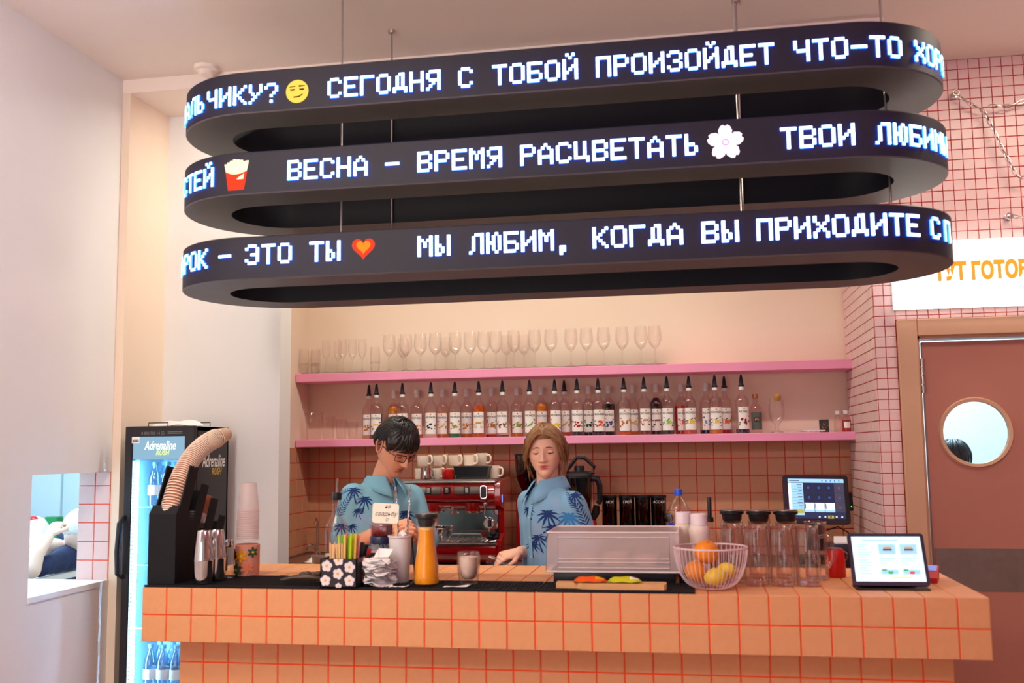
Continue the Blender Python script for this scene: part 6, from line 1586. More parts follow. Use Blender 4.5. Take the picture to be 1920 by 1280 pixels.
# ================================================================== kitchen behind the hatch
mat('kitchen_steel', (170, 190, 205), 0.3, metal=0.6)
t = thing('kitchen_table', 'pale kitchen worktop behind the hatch', 'table', (-1.38, 1.3, 0))
mb = MB(); mb.box((-0.17, -1.5, 0.90), (0.17, 1.5, 0.934), ch=0.004); mb.build('table_top', 'white_plastic', t)
for sx in (-0.14, 0.14):
    for sy in (-1.4, 1.4):
        mb = MB(); mb.box((sx-0.02, sy-0.02, 0), (sx+0.02, sy+0.02, 0.90)); mb.build('leg', 'kitchen_steel', t)
t = thing('supply_bag', 'white bag with red corner standing in the kitchen', 'bag', (-2.42, 2.72, 0.901))
mb = MB(); mb.loft([[(0.12*x*s, 0.09*y*s, z) for x, y in rrect(-1, -1, 1, 1, 0.4, 3)] for s, z in ((0.85, 0), (1.0, 0.03), (0.95, 0.14), (0.6, 0.21), (0.3, 0.23))]); mb.build('bag_body', 'white_plastic', t)
mb = MB(); mb.sphere((0.03, -0.03, 0.215), (0.035, 0.03, 0.02), 10); mb.build('red_corner', 'red_cup', t)
mat('green_pack', (20, 130, 70), 0.4)
t = thing('green_carton', 'small green carton on the kitchen worktop', 'carton', (-2.55, 3.15, 0.901))
mb = MB(); mb.box((-0.05, -0.04, 0), (0.05, 0.04, 0.2), ch=0.004); mb.build('carton', 'green_pack', t)
t = thing('kitchen_tray', 'dark blue-grey tray with dishes on the kitchen worktop', 'tray', (-2.36, 3.62, 0.901))
mb = MB(); mb.box((-0.20, -0.28, 0), (0.20, 0.28, 0.10), ch=0.01); mat('tray_dark', (40, 60, 84), 0.4); mb.build('tray', 'tray_dark', t)
mb = MB(); mb.box((-0.16, -0.2, 0.10), (0.16, 0.2, 0.13), ch=0.006); mb.build('dishes', 'kitchen_steel', t)
t = thing('kitchen_counter', 'steel kitchen counter farther back behind the hatch', 'counter', (-2.6, 3.2, 0))
mb = MB(); mb.box((-0.45, -0.75, 0.0), (0.45, 0.8, 0.87), ch=0.004); mb.build('cabinet', 'kitchen_steel', t)
mb = MB(); mb.box((-0.46, -0.77, 0.87), (0.46, 0.82, 0.90), ch=0.004); mb.build('worktop', 'white_plastic', t)
t = thing('wall_rail', 'steel hook rail on the kitchen wall', 'rail', (-2.2, 4.16, 1.45))
mb = MB(); mb.box((-0.3, 0, 0), (0.3, 0.03, 0.05)); mb.tube([(-0.1, -0.01, 0.0), (-0.1, -0.04, -0.06), (-0.06, -0.04, -0.06)], 0.008, 6); mb.build('rail', 'kitchen_steel', t)
# ================================================================== people
def fuse(mb, voxel, it=6):
    """one continuous surface out of overlapping closed shapes"""
    me = mb.mesh('fuse', 'ink', 0)
    o = bpy.data.objects.new('fuse', me); COL.objects.link(o)
    r = o.modifiers.new('r', 'REMESH'); r.mode = 'VOXEL'; r.voxel_size = voxel
    s = o.modifiers.new('s', 'SMOOTH'); s.factor = 0.5; s.iterations = it
    m2 = bpy.data.meshes.new_from_object(o.evaluated_get(bpy.context.evaluated_depsgraph_get()))
    vs = [v.co.copy() for v in m2.vertices]; fs = [tuple(p.vertices) for p in m2.polygons]
    bpy.data.objects.remove(o); bpy.data.meshes.remove(me); bpy.data.meshes.remove(m2)
    return vs, fs
def limb(mb, pts, rad, seg=14):
    pts = [Vector(p) for p in pts]
    P, R_ = [], []
    for i in range(len(pts)-1):
        for k in range(5):
            t = k/5; P.append(pts[i].lerp(pts[i+1], t)); R_.append(rad[i]+(rad[i+1]-rad[i])*t)
    P.append(pts[-1]); R_.append(rad[-1])
    mb.tube(P, R_, seg)
    for p, r in zip(pts, rad): mb.sphere(p, r*0.995, 14)
def ell(c, f, rx, ry, n=28, p=2.3):
    """horizontal super-ellipse ring: half width rx across, ry along facing f"""
    f = Vector((f[0], f[1], 0)).normalized(); s = Vector((f.y, -f.x, 0)); out = []
    for k in range(n):
        a = 2*PI*k/n; ca, sa = math.cos(a), math.sin(a)
        out.append(Vector(c)+s*(rx*math.copysign(abs(ca)**(2/p), ca))+f*(ry*math.copysign(abs(sa)**(2/p), sa)))
    return out
G2 = lambda a, b: math.exp(-(a/b)**2)
def head_pt(d, fem=False):
    x, y, z = d
    az = 0.116 if z > 0 else 0.120
    p = Vector((0.0755*x, (0.096 if y > 0 else 0.100)*y, az*z))
    if z < 0:
        s = -z
        p.x *= 1-(0.34 if fem else 0.28)*s**1.5
        p.y = p.y*(1-0.50*s if y < 0 else 1-0.10*s)+0.050*s*s
    if y > 0: p.y -= 0.006*(1-abs(x))*max(0, y)
    w = min(1, max(0, (y-0.15)/0.4)); w = w*w*(3-2*w)
    lip = 0.0
    if w > 0:
        fx, fz = p.x, p.z; ax = abs(fx); dy = 0.0
        t = (fz+0.030)/0.050
        nh = 0.021 if fem else 0.025
        if 0 <= t <= 1: dy += (0.006+nh*(1-t)**1.1)*G2(fx, 0.0075+0.0065*(1-t)**2)
        elif t < 0: dy += (0.006+nh)*G2(fx, 0.014)*G2(fz+0.030, 0.0065)
        else: dy += 0.006*G2(fx, 0.0075)*G2(fz-0.020, 0.012)
        dy += 0.004*G2(ax-0.012, 0.006)*G2(fz+0.031, 0.007)
        dy -= 0.0105*G2(ax-0.031, 0.0155)*G2(fz-0.009, 0.0115)
        dy += (0.002 if fem else 0.004)*G2(ax-0.028, 0.024)*G2(fz-0.029, 0.008)
        dy += 0.004*G2(ax-0.042, 0.018)*G2(fz+0.018, 0.018)
        dy += 0.0050*G2(fx, 0.018)*G2(fz+0.0545, 0.0045)+0.0058*G2(fx, 0.015)*G2(fz+0.0655, 0.0052)
        dy -= 0.0042*G2(fx, 0.021)*G2(fz+0.0600, 0.0018)
        dy -= 0.0035*G2(fx, 0.018)*G2(fz+0.0765, 0.006)
        dy += 0.006*G2(fx, 0.018)*G2(fz+0.096, 0.012)
        p.y += w*dy
        lip = min(1, 1.25*w*(G2(fx, 0.019)*G2(fz+0.0548, 0.0048)+G2(fx, 0.0165)*G2(fz+0.0652, 0.0058)))
    return p, lip
def head_geo(X, fem=False, na=120, ne=130):
    vs, cols, fs = [], [], []
    def add(d):
        p, l = head_pt(d, fem); vs.append(X @ p); cols.append(l)
    add((0, 0, -1))
    for i in range(1, ne):
        e = -PI/2+PI*i/ne
        for k in range(na):
            a = 2*PI*k/na; a = a-0.55*math.sin(a)
            add((math.sin(a)*math.cos(e), math.cos(a)*math.cos(e), math.sin(e)))
    add((0, 0, 1)); top = len(vs)-1
    for k in range(na):
        k2 = (k+1) % na
        fs.append((0, 1+k, 1+k2)); fs.append((top, top-na+k2, top-na+k))
        for i in range(ne-2): fs.append((1+i*na+k2, 1+i*na+k, 1+(i+1)*na+k, 1+(i+1)*na+k2))
    return vs, fs, cols
def ear_geo(X, sx):
    mb = MB()
    def Q(y, z, o): return X @ Vector((sx*(0.070+o), y, z))
    out = [(-0.004, 0.030), (-0.016, 0.034), (-0.027, 0.024), (-0.030, 0.008), (-0.024, -0.008), (-0.014, -0.022), (-0.004, -0.028), (0.002, -0.018), (0.002, 0.004), (0.0, 0.020)]
    mb.tube([Q(y, z, 0.010-0.25*(y+0.004)) for y, z in out], 0.0045, 7, closed=True)
    n = len(out); c = Q(-0.011, 0.004, 0.004)
    mb.add([Q(y, z, 0.009-0.25*(y+0.004)) for y, z in out]+[c], [(k, (k+1) % n, n) for k in range(n)]+[((k+1) % n, k, n) for k in range(n)])
    mb.sphere(Q(-0.004, -0.024, 0.008), 0.006, 8)
    return mb
def orient(c, th, ph, roll=0.0):
    f = Vector((math.sin(th)*math.cos(ph), -math.cos(th)*math.cos(ph), -math.sin(ph)))
    u = Vector((math.sin(th)*math.sin(ph), -math.cos(th)*math.sin(ph), math.cos(ph)))
    x = f.cross(u)
    return Matrix(((x.x, f.x, u.x, c[0]), (x.y, f.y, u.y, c[1]), (x.z, f.z, u.z, c[2]), (0, 0, 0, 1))) @ Matrix.Rotation(roll, 4, 'Y')
def hand_geo(wrist, dirv, palm_n, curl, thumb_side, s=1.0, spread=0.0):
    """palm and five bent fingers, fused: dirv along the hand, palm_n out of the palm"""
    d = Vector(dirv).normalized(); n = Vector(palm_n); n = (n-d*n.dot(d)).normalized(); sd = d.cross(n)*thumb_side
    w = Vector(wrist); mb = MB()
    def P(a, b, c): return w+d*(a*s)+sd*(b*s)+n*(c*s)
    rings = []
    for a, hw, ht, in ((-0.015, 0.026, 0.020), (0.0, 0.027, 0.019), (0.03, 0.036, 0.017), (0.06, 0.041, 0.015), (0.085, 0.041, 0.013), (0.092, 0.036, 0.010)):
        rings.append([P(a, hw*math.cos(2*PI*k/16), ht*math.sin(2*PI*k/16)) for k in range(16)])
    mb.loft(rings)
    for i, (b, L, r) in enumerate(((0.031, 0.072, 0.0088), (0.0105, 0.080, 0.0092), (-0.0105, 0.074, 0.0088), (-0.030, 0.058, 0.0078))):
        p = P(0.080-0.004*abs(i-1), b*1.0, 0); ang = 0.0; pts = [P(0.06, b*0.95, 0), p]; rr = [r, r]
        cu = curl[i] if hasattr(curl, '__len__') else curl
        for seg, fr_ in enumerate((0.45, 0.32, 0.23)):
            ang += cu*(0.7, 1.0, 0.7)[seg]
            p = p+(d*math.cos(ang)+n*math.sin(ang)+sd*(spread*(1.5-i)*0.1))*(L*fr_*s); pts.append(p); rr.append(r*(0.95, 0.88, 0.76)[seg])
        limb(mb, pts, [q*s for q in rr], 10)
    t0 = P(0.018, 0.024, 0.004); t1 = P(0.045, 0.048, 0.014); t2 = P(0.072, 0.050, 0.026); t3 = P(0.092, 0.042, 0.034)
    limb(mb, [t0, t1, t2, t3], [0.013*s, 0.0115*s, 0.0098*s, 0.0082*s], 10)
    return fuse(mb, 0.0030, 3)
def bez(p0, p1, p2, p3, n=7):
    out = []
    for k in range(n):
        t = k/(n-1); out.append(p0*(1-t)**3+p1*3*t*(1-t)**2+p2*3*t*t*(1-t)+p3*t**3)
    return out
def skin_mat(name, rgb, lip):
    m = mat(name, rgb, 0.45, spec=0.35, sss=0.18); nt = m.node_tree; b = nt.nodes['Principled BSDF']
    at_ = nt.nodes.new('ShaderNodeAttribute'); at_.attribute_name = 'lip'
    mx = nt.nodes.new('ShaderNodeMix'); mx.data_type = 'RGBA'
    mx.inputs[6].default_value = (*lin(rgb), 1); mx.inputs[7].default_value = (*lin(lip), 1)
    nt.links.new(at_.outputs['Fac'], mx.inputs[0]); nt.links.new(mx.outputs[2], b.inputs['Base Color'])
skin_mat('skin_man', (224, 160, 128), (190, 84, 80)); skin_mat('skin_woman', (236, 186, 160), (186, 84, 84)); skin_mat('skin_cook', (235, 205, 190), (200, 120, 110))
mat('hair_black', (26, 18, 18), 0.38, spec=0.5, var=0.4, vscale=60); mat('hair_brown', (150, 104, 66), 0.42, spec=0.5, var=0.35, vscale=50)
mat('brow_black', (30, 22, 22), 0.6); mat('brow_brown', (112, 74, 52), 0.6)
mat('eye_white', (232, 226, 222), 0.15); mat('iris', (44, 30, 24), 0.1)
mat('shirt_man', (124, 176, 196), 0.75, spec=0.2, var=0.05, vscale=6); mat('shirt_woman', (126, 172, 206), 0.75, spec=0.2, var=0.05, vscale=6)
mat('print_navy', (26, 52, 110), 0.75, spec=0.2); mat('print_blue', (56, 124, 186), 0.75, spec=0.2); mat('print_pale', (140, 168, 200), 0.75, spec=0.2)
mat('trousers', (40, 40, 52), 0.8); mat('button', (200, 196, 190), 0.4)
def wrinkle(vs, amp, sc=9.0, seed=0.0):
    out = []
    for v in vs:
        n = noise.noise_vector(Vector((v.x*sc+seed, v.y*sc, v.z*sc*0.55)))
        n2 = noise.noise_vector(Vector((v.x*sc*2.3, v.y*sc*2.3+seed, v.z*sc*1.2)))
        out.append(v+n*amp+n2*(amp*0.4))
    return out
def palm2d(kind, s, flip=1):
    """palm tree print as strips of quads in 2D, origin at the crown"""
    strips = []
    if kind == 'palm':
        strips.append([((0.10*t*t*flip+w*(0.03+0.03*t), -0.95*t)) for t in [k/6 for k in range(7)] for w in (-1, 1)])
        for a, L in ((2.75, 0.62), (2.2, 0.6), (1.65, 0.5), (1.05, 0.55), (0.45, 0.62), (-0.15, 0.6), (-0.75, 0.5), (3.35, 0.6), (3.95, 0.5)):
            st = []
            for k in range(7):
                t = k/6; x, y = L*t*math.cos(a), L*t*math.sin(a)-0.30*t*t
                w = 0.055*math.sin(PI*min(1, t*0.93+0.08))+0.006
                nx, ny = -math.sin(a), math.cos(a)
                st += [(x*flip-nx*w*flip, y-ny*w), (x*flip+nx*w*flip, y+ny*w)]
            strips.append(st)
    else:
        for k in range(9):
            t = k/8; bx, by = 0.25*t*t*flip, -0.7+1.4*t
            for sgn in (-1, 1):
                L = 0.42*(1-0.55*t); a = 0.75
                st = []
                for q in range(4):
                    u = q/3; x = bx+sgn*L*u*math.cos(a); y = by+L*u*math.sin(a); w = 0.045*math.sin(PI*min(1, u*0.9+0.12))
                    st += [(x, y-w), (x, y+w)]
                strips.append(st)
    return [[(x*s*1.22, y*s*1.22) for x, y in st] for st in strips]
def print_on(bvh, items, ray):
    """lay flat prints on the cloth: items (x, z, size, kind, material index, tilt, flip)"""
    mb = MB(); ray = Vector(ray).normalized(); rx = Vector((ray.y, -ray.x, 0)).normalized()
    for (x, z, s, kind, mi, tilt, flip) in items:
        for st in palm2d(kind, s, flip):
            pts = []
            for (a, b) in st:
                a2, b2 = a*math.cos(tilt)-b*math.sin(tilt), a*math.sin(tilt)+b*math.cos(tilt)
                o = Vector((x, 0.9, z))+rx*a2+Vector((0, 0, b2))
                h = bvh.ray_cast(o-ray*1.2, ray, 2.4)
                pts.append(None if h[0] is None else h[0]+(h[1] if h[1].dot(ray) < 0 else -h[1])*0.0016)
            for k in range(0, len(pts)-3, 2):
                q = [pts[k], pts[k+1], pts[k+3], pts[k+2]]
                if any(p is None for p in q): continue
                if max((q[i]-q[(i+1) % 4]).length for i in range(4)) > 0.05: continue
                mb.add(q, [(0, 1, 2, 3)], mi)
    return mb
def collar_geo(c, th, tilt, r0=0.062, drop=0.055, n=44, gap=0.30):
    """folded shirt collar around the neck, open at the front"""
    mb = MB(); X = Matrix.Translation(c) @ Matrix.Rotation(th, 4, 'Z') @ Matrix.Rotation(tilt, 4, 'X')
    rows_ = []
    for k in range(n+1):
        a = gap+(2*PI-2*gap)*k/n            # 0 = front (local -Y)
        fr_ = abs(math.cos(a/2))**3          # 1 near the front
        dx, dy = math.sin(a), -math.cos(a)
        def P(r, z): return X @ Vector((dx*r*1.02, dy*r*1.08, z))
        pt = max(0.0, 1-min(k, n-k)/7.0)
        rows_.append([P(r0+0.004, -0.012-0.03*fr_), P(r0, 0.012-0.02*fr_), P(r0-0.002, 0.036-0.030*fr_), P(r0+0.004, 0.041-0.030*fr_), P(r0+0.016, 0.030-0.036*fr_), P(r0+0.030+0.014*pt, 0.002-0.042*fr_-0.012*pt), P(r0+0.037+0.022*pt, -0.012-0.050*fr_-drop*0.55*pt)])
    m_ = len(rows_[0]); vs = [p for r in rows_ for p in r]
    mb.add(vs, [(i*m_+j, (i+1)*m_+j, (i+1)*m_+j+1, i*m_+j+1) for i in range(n) for j in range(m_-1)])
    th_ = MB(); th_.v = [tuple(p) for p in vs]; th_.f = mb.f; th_.m = mb.m
    return th_
def solid(o, t):
    m = o.modifiers.new('thickness', 'SOLIDIFY'); m.thickness = t; m.offset = 0
def person(name, label, root, skin, hair, brow, torso, arms, hands, head, legs, shirtm, fem, prints, ray, collar, neck):
    T = thing(name, label, 'person', root)
    inv = Matrix.Translation(-Vector(root))
    L = lambda vs: [inv @ Vector(v) for v in vs]
    # ---- body: legs, hips, trunk core, neck, arms fused; hands and head joined on
    mb = MB()
    mb.loft([ell(c, f, rx*0.86, ry*0.86) for c, f, rx, ry in torso])
    for a in arms: limb(mb, a['pts'], a['rad'])
    for l in legs: limb(mb, l, [0.085, 0.062, 0.045, 0.05][:len(l)])
    limb(mb, neck, [0.060, 0.052, 0.050] if fem else [0.064, 0.057, 0.056])
    bv, bf = fuse(mb, 0.0085, 5)
    body = MB(); lips = []
    body.add(L(bv), bf); lips += [0]*len(bv)
    for h in hands:
        hv, hf = hand_geo(**h); body.add(L(hv), hf); lips += [0]*len(hv)
    X = head
    hv, hf, hc = head_geo(X, fem); body.add(L(hv), hf); lips += hc
    for sx in (-1, 1):
        e = ear_geo(X, sx); body.add(L(e.v), e.f); lips += [0.12]*len(e.v)
    # upper eyelids
    for sx in (-1, 1):
        lid = MB(); rings = []
        for i in range(7):
            e = 0.95-i*0.21
            rings.append([X @ (Vector((sx*0.031, 0.0715, 0.0085))+0.0142*Vector((math.sin(a)*math.cos(e)*1.08, math.cos(a)*math.cos(e), math.sin(e)*0.95))) for a in [-1.25+2.5*k/12 for k in range(13)]])
        n = 13; vv = [p for r in rings for p in r]
        body.add(L(vv), [(i*n+k, i*n+k+1, (i+1)*n+k+1, (i+1)*n+k) for i in range(6) for k in range(12)]); lips += [0.05]*len(vv)
    me = body.mesh('body', skin, 70)
    at_ = me.attributes.new('lip', 'FLOAT', 'POINT'); at_.data.foreach_set('value', lips)
    link('body', me, T)
    # ---- eyes, lashes, brows
    for sx in (-1, 1):
        mb = MB(); c = Vector((sx*0.031, 0.0715, 0.0085)); mb.sphere((0, 0, 0), 0.0128, 16, 0, inv @ X @ Matrix.Translation(c))
        g = c+0.0123*Vector((0.0, 0.90, -0.43)); mb.add([g+Vector((0.0052*math.cos(a), 0.0016, 0.0052*math.sin(a))) for a in [2*PI*k/12 for k in range(12)]], [tuple(range(12))], 1, inv @ X)
        ey = mb.build('eye', ['eye_white', 'iris'], T)
        e = 0.95-6*0.21
        mb = MB(); mb.tube([inv @ X @ (c+0.0149*Vector((math.sin(a)*math.cos(e)*1.08, math.cos(a)*math.cos(e), math.sin(e)*0.95))) for a in [-1.2+2.4*k/10 for k in range(11)]], [0.0006]+[0.0013]*9+[0.0006], 6); mb.build('eyelashes', 'brow_black', ey)
        mb = MB(); pts = []
        for k in range(8):
            t = k/7; xx = 0.012+0.034*t; zz = 0.0275+0.006*math.sin(PI*min(1, t*0.9+0.1))-0.004*t
            d = Vector((sx*xx/0.0755, 0.9, zz/0.116)); d.y = math.sqrt(max(0.05, 1-d.x**2-d.z**2)); d.normalize()
            p, _ = head_pt(d, fem); pts.append(inv @ X @ (p+Vector((0, 0.0015, 0))))
        mb.tube(pts, [0.0022, 0.0032, 0.0034, 0.0034, 0.003, 0.0026, 0.002, 0.001] if not fem else [0.0014, 0.002, 0.0022, 0.0022, 0.002, 0.0017, 0.0013, 0.0007], 6); mb.build('eyebrow', brow, T)
    # ---- shirt
    mb = MB(); mb.loft([ell(c, f, rx, ry) for c, f, rx, ry in torso])
    for a in arms:
        p0, p1 = Vector(a['pts'][0]), Vector(a['pts'][1]); e = a['sleeve']
        limb(mb, [p0, p0.lerp(p1, e*0.6), p0.lerp(p1, e)], [a['rad'][0]+0.012, a['rad'][0]+0.017, a['rad'][1]+0.032])
    sv, sf = fuse(mb, 0.0095, 5)
    sv = wrinkle(sv, 0.0075, 8.0, root[0]*10)
    bvh = BVHTree.FromPolygons(sv, sf)
    sm = MB(); sm.add(L(sv), sf); shirt = sm.build('shirt', shirtm, T, smooth=80)
    pm = print_on(bvh, prints, ray)
    pm.v = [tuple(inv @ Vector(v)) for v in pm.v]
    pm.build('palm_print', ['print_navy', 'print_blue', 'print_pale'], shirt, smooth=80)
    # collar
    cg = collar_geo(*collar); cg.v = [tuple(inv @ Vector(v)) for v in cg.v]
    co = cg.build('collar', shirtm, shirt, smooth=60); solid(co, 0.003)
    # placket with buttons
    f = Vector(torso[2][1]); f = Vector((f[0], f[1], 0)).normalized(); s_ = Vector((f.y, -f.x, 0))
    c0, c1 = Vector(torso[-2][0]), Vector(torso[1][0]); vs = []; btn = MB()
    ztop = torso[-1][0][2]-0.035; zbot = torso[0][0][2]+0.02; n = 26
    for k in range(n):
        z = ztop+(zbot-ztop)*k/(n-1); t = (z-c1.z)/(c0.z-c1.z); cc = c1.lerp(c0, t)
        for o in (-0.014, -0.007, 0.0, 0.007, 0.014):
            q = Vector((cc.x, cc.y, z))+s_*o
            h = bvh.ray_cast(q+f*0.5, -f, 1.0); vs.append((h[0] if h[0] else q)+f*0.0035)
        if k % 4 == 1:
            p = vs[-3]; btn.lathe([(0, 0.0), (0.0055, 0.0), (0.0055, 0.002), (0, 0.0025)], 10, X=inv @ frame(p, s_, (0, 0, 1)))
    pl = MB(); pl.add([inv @ v for v in vs], [(i*5+j, i*5+j+1, (i+1)*5+j+1, (i+1)*5+j) for i in range(n-1) for j in range(4)])
    pk = pl.build('placket', shirtm, shirt, smooth=80); btn.build('buttons', 'button', pk)
    # trousers
    mb = MB(); limb(mb, [legs[0][0], legs[0][1], legs[0][2]], [0.105, 0.080, 0.066]); limb(mb, [legs[1][0], legs[1][1], legs[1][2]], [0.105, 0.080, 0.066])
    cx = (Vector(legs[0][0])+Vector(legs[1][0]))/2; mb.sphere(cx+Vector((0, 0, 0.04)), (0.155, 0.13, 0.13), 16)
    tv, tf = fuse(mb, 0.014, 4); tm = MB(); tm.add(L(tv), tf); tm.build('trousers', 'trousers', T, smooth=80)
    return T, inv, X

# ------------------------------------------------------------------ the man
fM = (math.sin(0.89), -math.cos(0.89))
torsoM = [((0.590, 1.045, 0.80), fM, 0.185, 0.125), ((0.590, 1.045, 0.95), fM, 0.180, 0.120), ((0.600, 1.035, 1.10), fM, 0.188, 0.128), ((0.612, 1.025, 1.22), fM, 0.198, 0.132), ((0.618, 1.025, 1.31), fM, 0.190, 0.120), ((0.618, 1.030, 1.365), fM, 0.150, 0.092), ((0.612, 1.035, 1.405), fM, 0.085, 0.072)]
armsM = [dict(pts=[(0.520, 0.905, 1.335), (0.478, 0.905, 1.125), (0.705, 0.845, 1.195)], rad=[0.056, 0.044, 0.029], sleeve=0.86),
         dict(pts=[(0.722, 1.155, 1.325), (0.800, 1.120, 1.095), (0.812, 0.930, 1.180)], rad=[0.056, 0.044, 0.029], sleeve=0.86)]
handsM = [dict(wrist=(0.712, 0.843, 1.197), dirv=(0.80, -0.05, 0.18), palm_n=(0.1, 0.75, -0.55), curl=(0.75, 0.8, 0.85, 0.9), thumb_side=-1),
          dict(wrist=(0.812, 0.922, 1.184), dirv=(-0.20, -0.75, 0.30), palm_n=(-0.8, 0.0, -0.5), curl=(0.5, 0.6, 0.7, 0.75), thumb_side=1)]
headM = orient((0.686, 1.0, 1.566), math.radians(59), math.radians(34)) @ Matrix.Scale(1.06, 4)
legsM = [[(0.515, 0.965, 0.86), (0.530, 0.950, 0.47), (0.520, 0.965, 0.10), (0.570, 0.920, 0.045)], [(0.665, 1.095, 0.86), (0.680, 1.085, 0.47), (0.670, 1.100, 0.10), (0.720, 1.060, 0.045)]]
prM = [(0.526, 1.372, 0.050, 'palm', 0, 0.1, 1), (0.579, 1.330, 0.055, 'palm', 0, -0.1, -1), (0.546, 1.282, 0.040, 'palm', 0, 0.3, 1), (0.471, 1.212, 0.056, 'palm', 0, 0, 1), (0.519, 1.212, 0.036, 'palm', 0, 0.5, -1), (0.480, 1.308, 0.060, 'fern', 0, -0.4, 1), (0.437, 1.312, 0.035, 'fern', 1, 0.2, 1), (0.458, 1.360, 0.045, 'fern', 0, -0.9, 1), (0.765, 1.260, 0.055, 'palm', 0, 0.1, 1), (0.700, 1.375, 0.040, 'fern', 0, 0.9, 1), (0.563, 1.256, 0.045, 'palm', 2, 0, 1), (0.615, 1.24, 0.05, 'palm', 2, 0.2, -1), (0.66, 1.15, 0.055, 'palm', 0, 0, 1), (0.58, 1.12, 0.05, 'palm', 1, 0.1, 1), (0.700, 1.30, 0.04, 'palm', 1, 0.2, 1), (0.64, 1.05, 0.05, 'palm', 0, 0.2, -1)]
TM, invM, XM = person('person', 'dark-haired man in glasses and blue palm-print shirt, head bowed over his hands', (0.595, 1.03, 0.0), 'skin_man', 'hair_black', 'brow_black', torsoM, armsM, handsM, headM, legsM, 'shirt_man', False, prM, (-0.25, 1.0, 0), ((0.622, 1.022, 1.405), 0.89, -0.20), [(0.612, 1.035, 1.36), (0.632, 1.025, 1.44), (0.668, 1.010, 1.515)])
def hair_cap(X, inv, fn, thick, seg=(72, 40)):
    """closed scalp shell; fn(azimuth) = lowest elevation of the hair"""
    na, ne = seg; vs = []; fs = []
    for layer in (1, 0):
        for i in range(ne+1):
            for k in range(na):
                a = 2*PI*k/na; lo = fn(a); e = lo+(PI/2-lo)*i/ne
                d = Vector((math.sin(a)*math.cos(e), math.cos(a)*math.cos(e), math.sin(e)))
                p, _ = head_pt(d)
                t = (thick(a, e)*min(1, (i/ne)*5+0.25)) if layer else -0.004
                p = p+d*(t+(0.0022*math.sin(31*a+3*math.sin(9*e)) if layer else 0))
                vs.append(inv @ X @ p)
    A = (ne+1)*na
    for i in range(ne):
        for k in range(na):
            k2 = (k+1) % na
            fs.append((i*na+k2, i*na+k, (i+1)*na+k, (i+1)*na+k2))
    for k in range(na):
        k2 = (k+1) % na
        fs.append((A+k2, A+k, k, k2))
    mb = MB(); mb.add(vs, fs)
    return mb
def lo_man(a):
    c = abs((a+PI) % (2*PI)-PI)        # 0 front .. pi back
    if c < 0.75: return 0.40
    if c < 1.25: return 0.40-(c-0.75)/0.5*0.38
    if c < 2.05: return 0.02+0.34*math.sin((c-1.25)/0.80*PI)**0.7
    return 0.02-(c-2.05)/1.09*0.55
mb = hair_cap(XM, invM, lo_man, lambda a, e: 0.016+0.014*max(0, math.sin(e)))
rnd = random.Random(21)
def clump(mb, X, inv, a0, e0, a1, e1, r, off0, off1, ext=0.0, lift=0.0):
    pts = []
    for k in range(8):
        t = k/7; a = a0+(a1-a0)*t; e = e0+(e1-e0)*t
        d = Vector((math.sin(a)*math.cos(e), math.cos(a)*math.cos(e), math.sin(e)))
        p, _ = head_pt(d); pts.append(inv @ X @ (p+d*(off0+(off1-off0)*t+lift*math.sin(PI*t))+Vector((0, 0, -ext*max(0, t-0.6)*2.5))))
    mb.tube(pts, [r*0.5, r, r*1.1, r*1.1, r, r*0.85, r*0.55, r*0.1], 6, flat=0.6)
for k in range(300):
    a1 = rnd.uniform(-PI, PI); c = abs(a1); lo = lo_man(a1)
    e1 = lo+rnd.uniform(-0.06, 0.06)
    if c < 0.95: e1 = lo-rnd.uniform(0.0, 0.15)
    clump(mb, XM, invM, a1*0.55+rnd.uniform(-0.35, 0.15)+(0.25 if c < 1.2 else 0), rnd.uniform(0.85, 1.35), a1, e1, rnd.uniform(0.004, 0.0075), 0.022, 0.006 if c > 0.95 else 0.013, 0.004, 0.003)
mb.build('hair', 'hair_black', TM, smooth=60)
# glasses
mat('spectacle_frame', (40, 44, 54), 0.3, metal=0.7)
mb = MB(); XX = invM @ XM
for sx in (-1, 1):
    mb.tube([XX @ Vector((sx*0.033+a, 0.099-0.35*abs(a+sx*0.033)**2/0.06, 0.003+b)) for a, b in rrect(-0.024, -0.0165, 0.024, 0.0145, 0.009, 3)], 0.0014, 6, closed=True)
    mb.tube([XX @ Vector((sx*0.057, 0.080, 0.010)), XX @ Vector((sx*0.074, 0.058, 0.010)), XX @ Vector((sx*0.079, 0.0, 0.012)), XX @ Vector((sx*0.079, -0.02, 0.004))], 0.0017, 6)
    mb.tube([XX @ Vector((sx*0.033+a, 0.0985-0.35*abs(a+sx*0.033)**2/0.06, 0.0175)) for a in (-0.022, -0.008, 0.008, 0.022)], 0.0022, 6)
mb.tube([XX @ Vector((-0.010, 0.1, 0.006)), XX @ Vector((0, 0.1035, 0.009)), XX @ Vector((0.010, 0.1, 0.006))], 0.0015, 6)
gl_ = mb.build('spectacles', 'spectacle_frame', TM)
mb = MB()
for sx in (-1, 1):
    q = [XX @ Vector((sx*0.033+a, 0.0988-0.35*abs(a+sx*0.033)**2/0.06, 0.003+b)) for a, b in rrect(-0.023, -0.0155, 0.023, 0.0135, 0.009, 3)]
    mb.add(q, [tuple(range(len(q)))])
mb.build('lens', 'glass', gl_)
# what he holds: a small white cup lid
t = thing('portion_cup', 'small white portion cup held between the man\'s fingers', 'cup', (0.775, 0.845, 1.170))
mb = MB(); mb.lathe([(0, 0.0), (0.026, 0.0), (0.028, 0.004), (0.026, 0.012), (0.018, 0.016), (0, 0.016)], 20); mb.build('cup_wall', 'white_plastic', t)

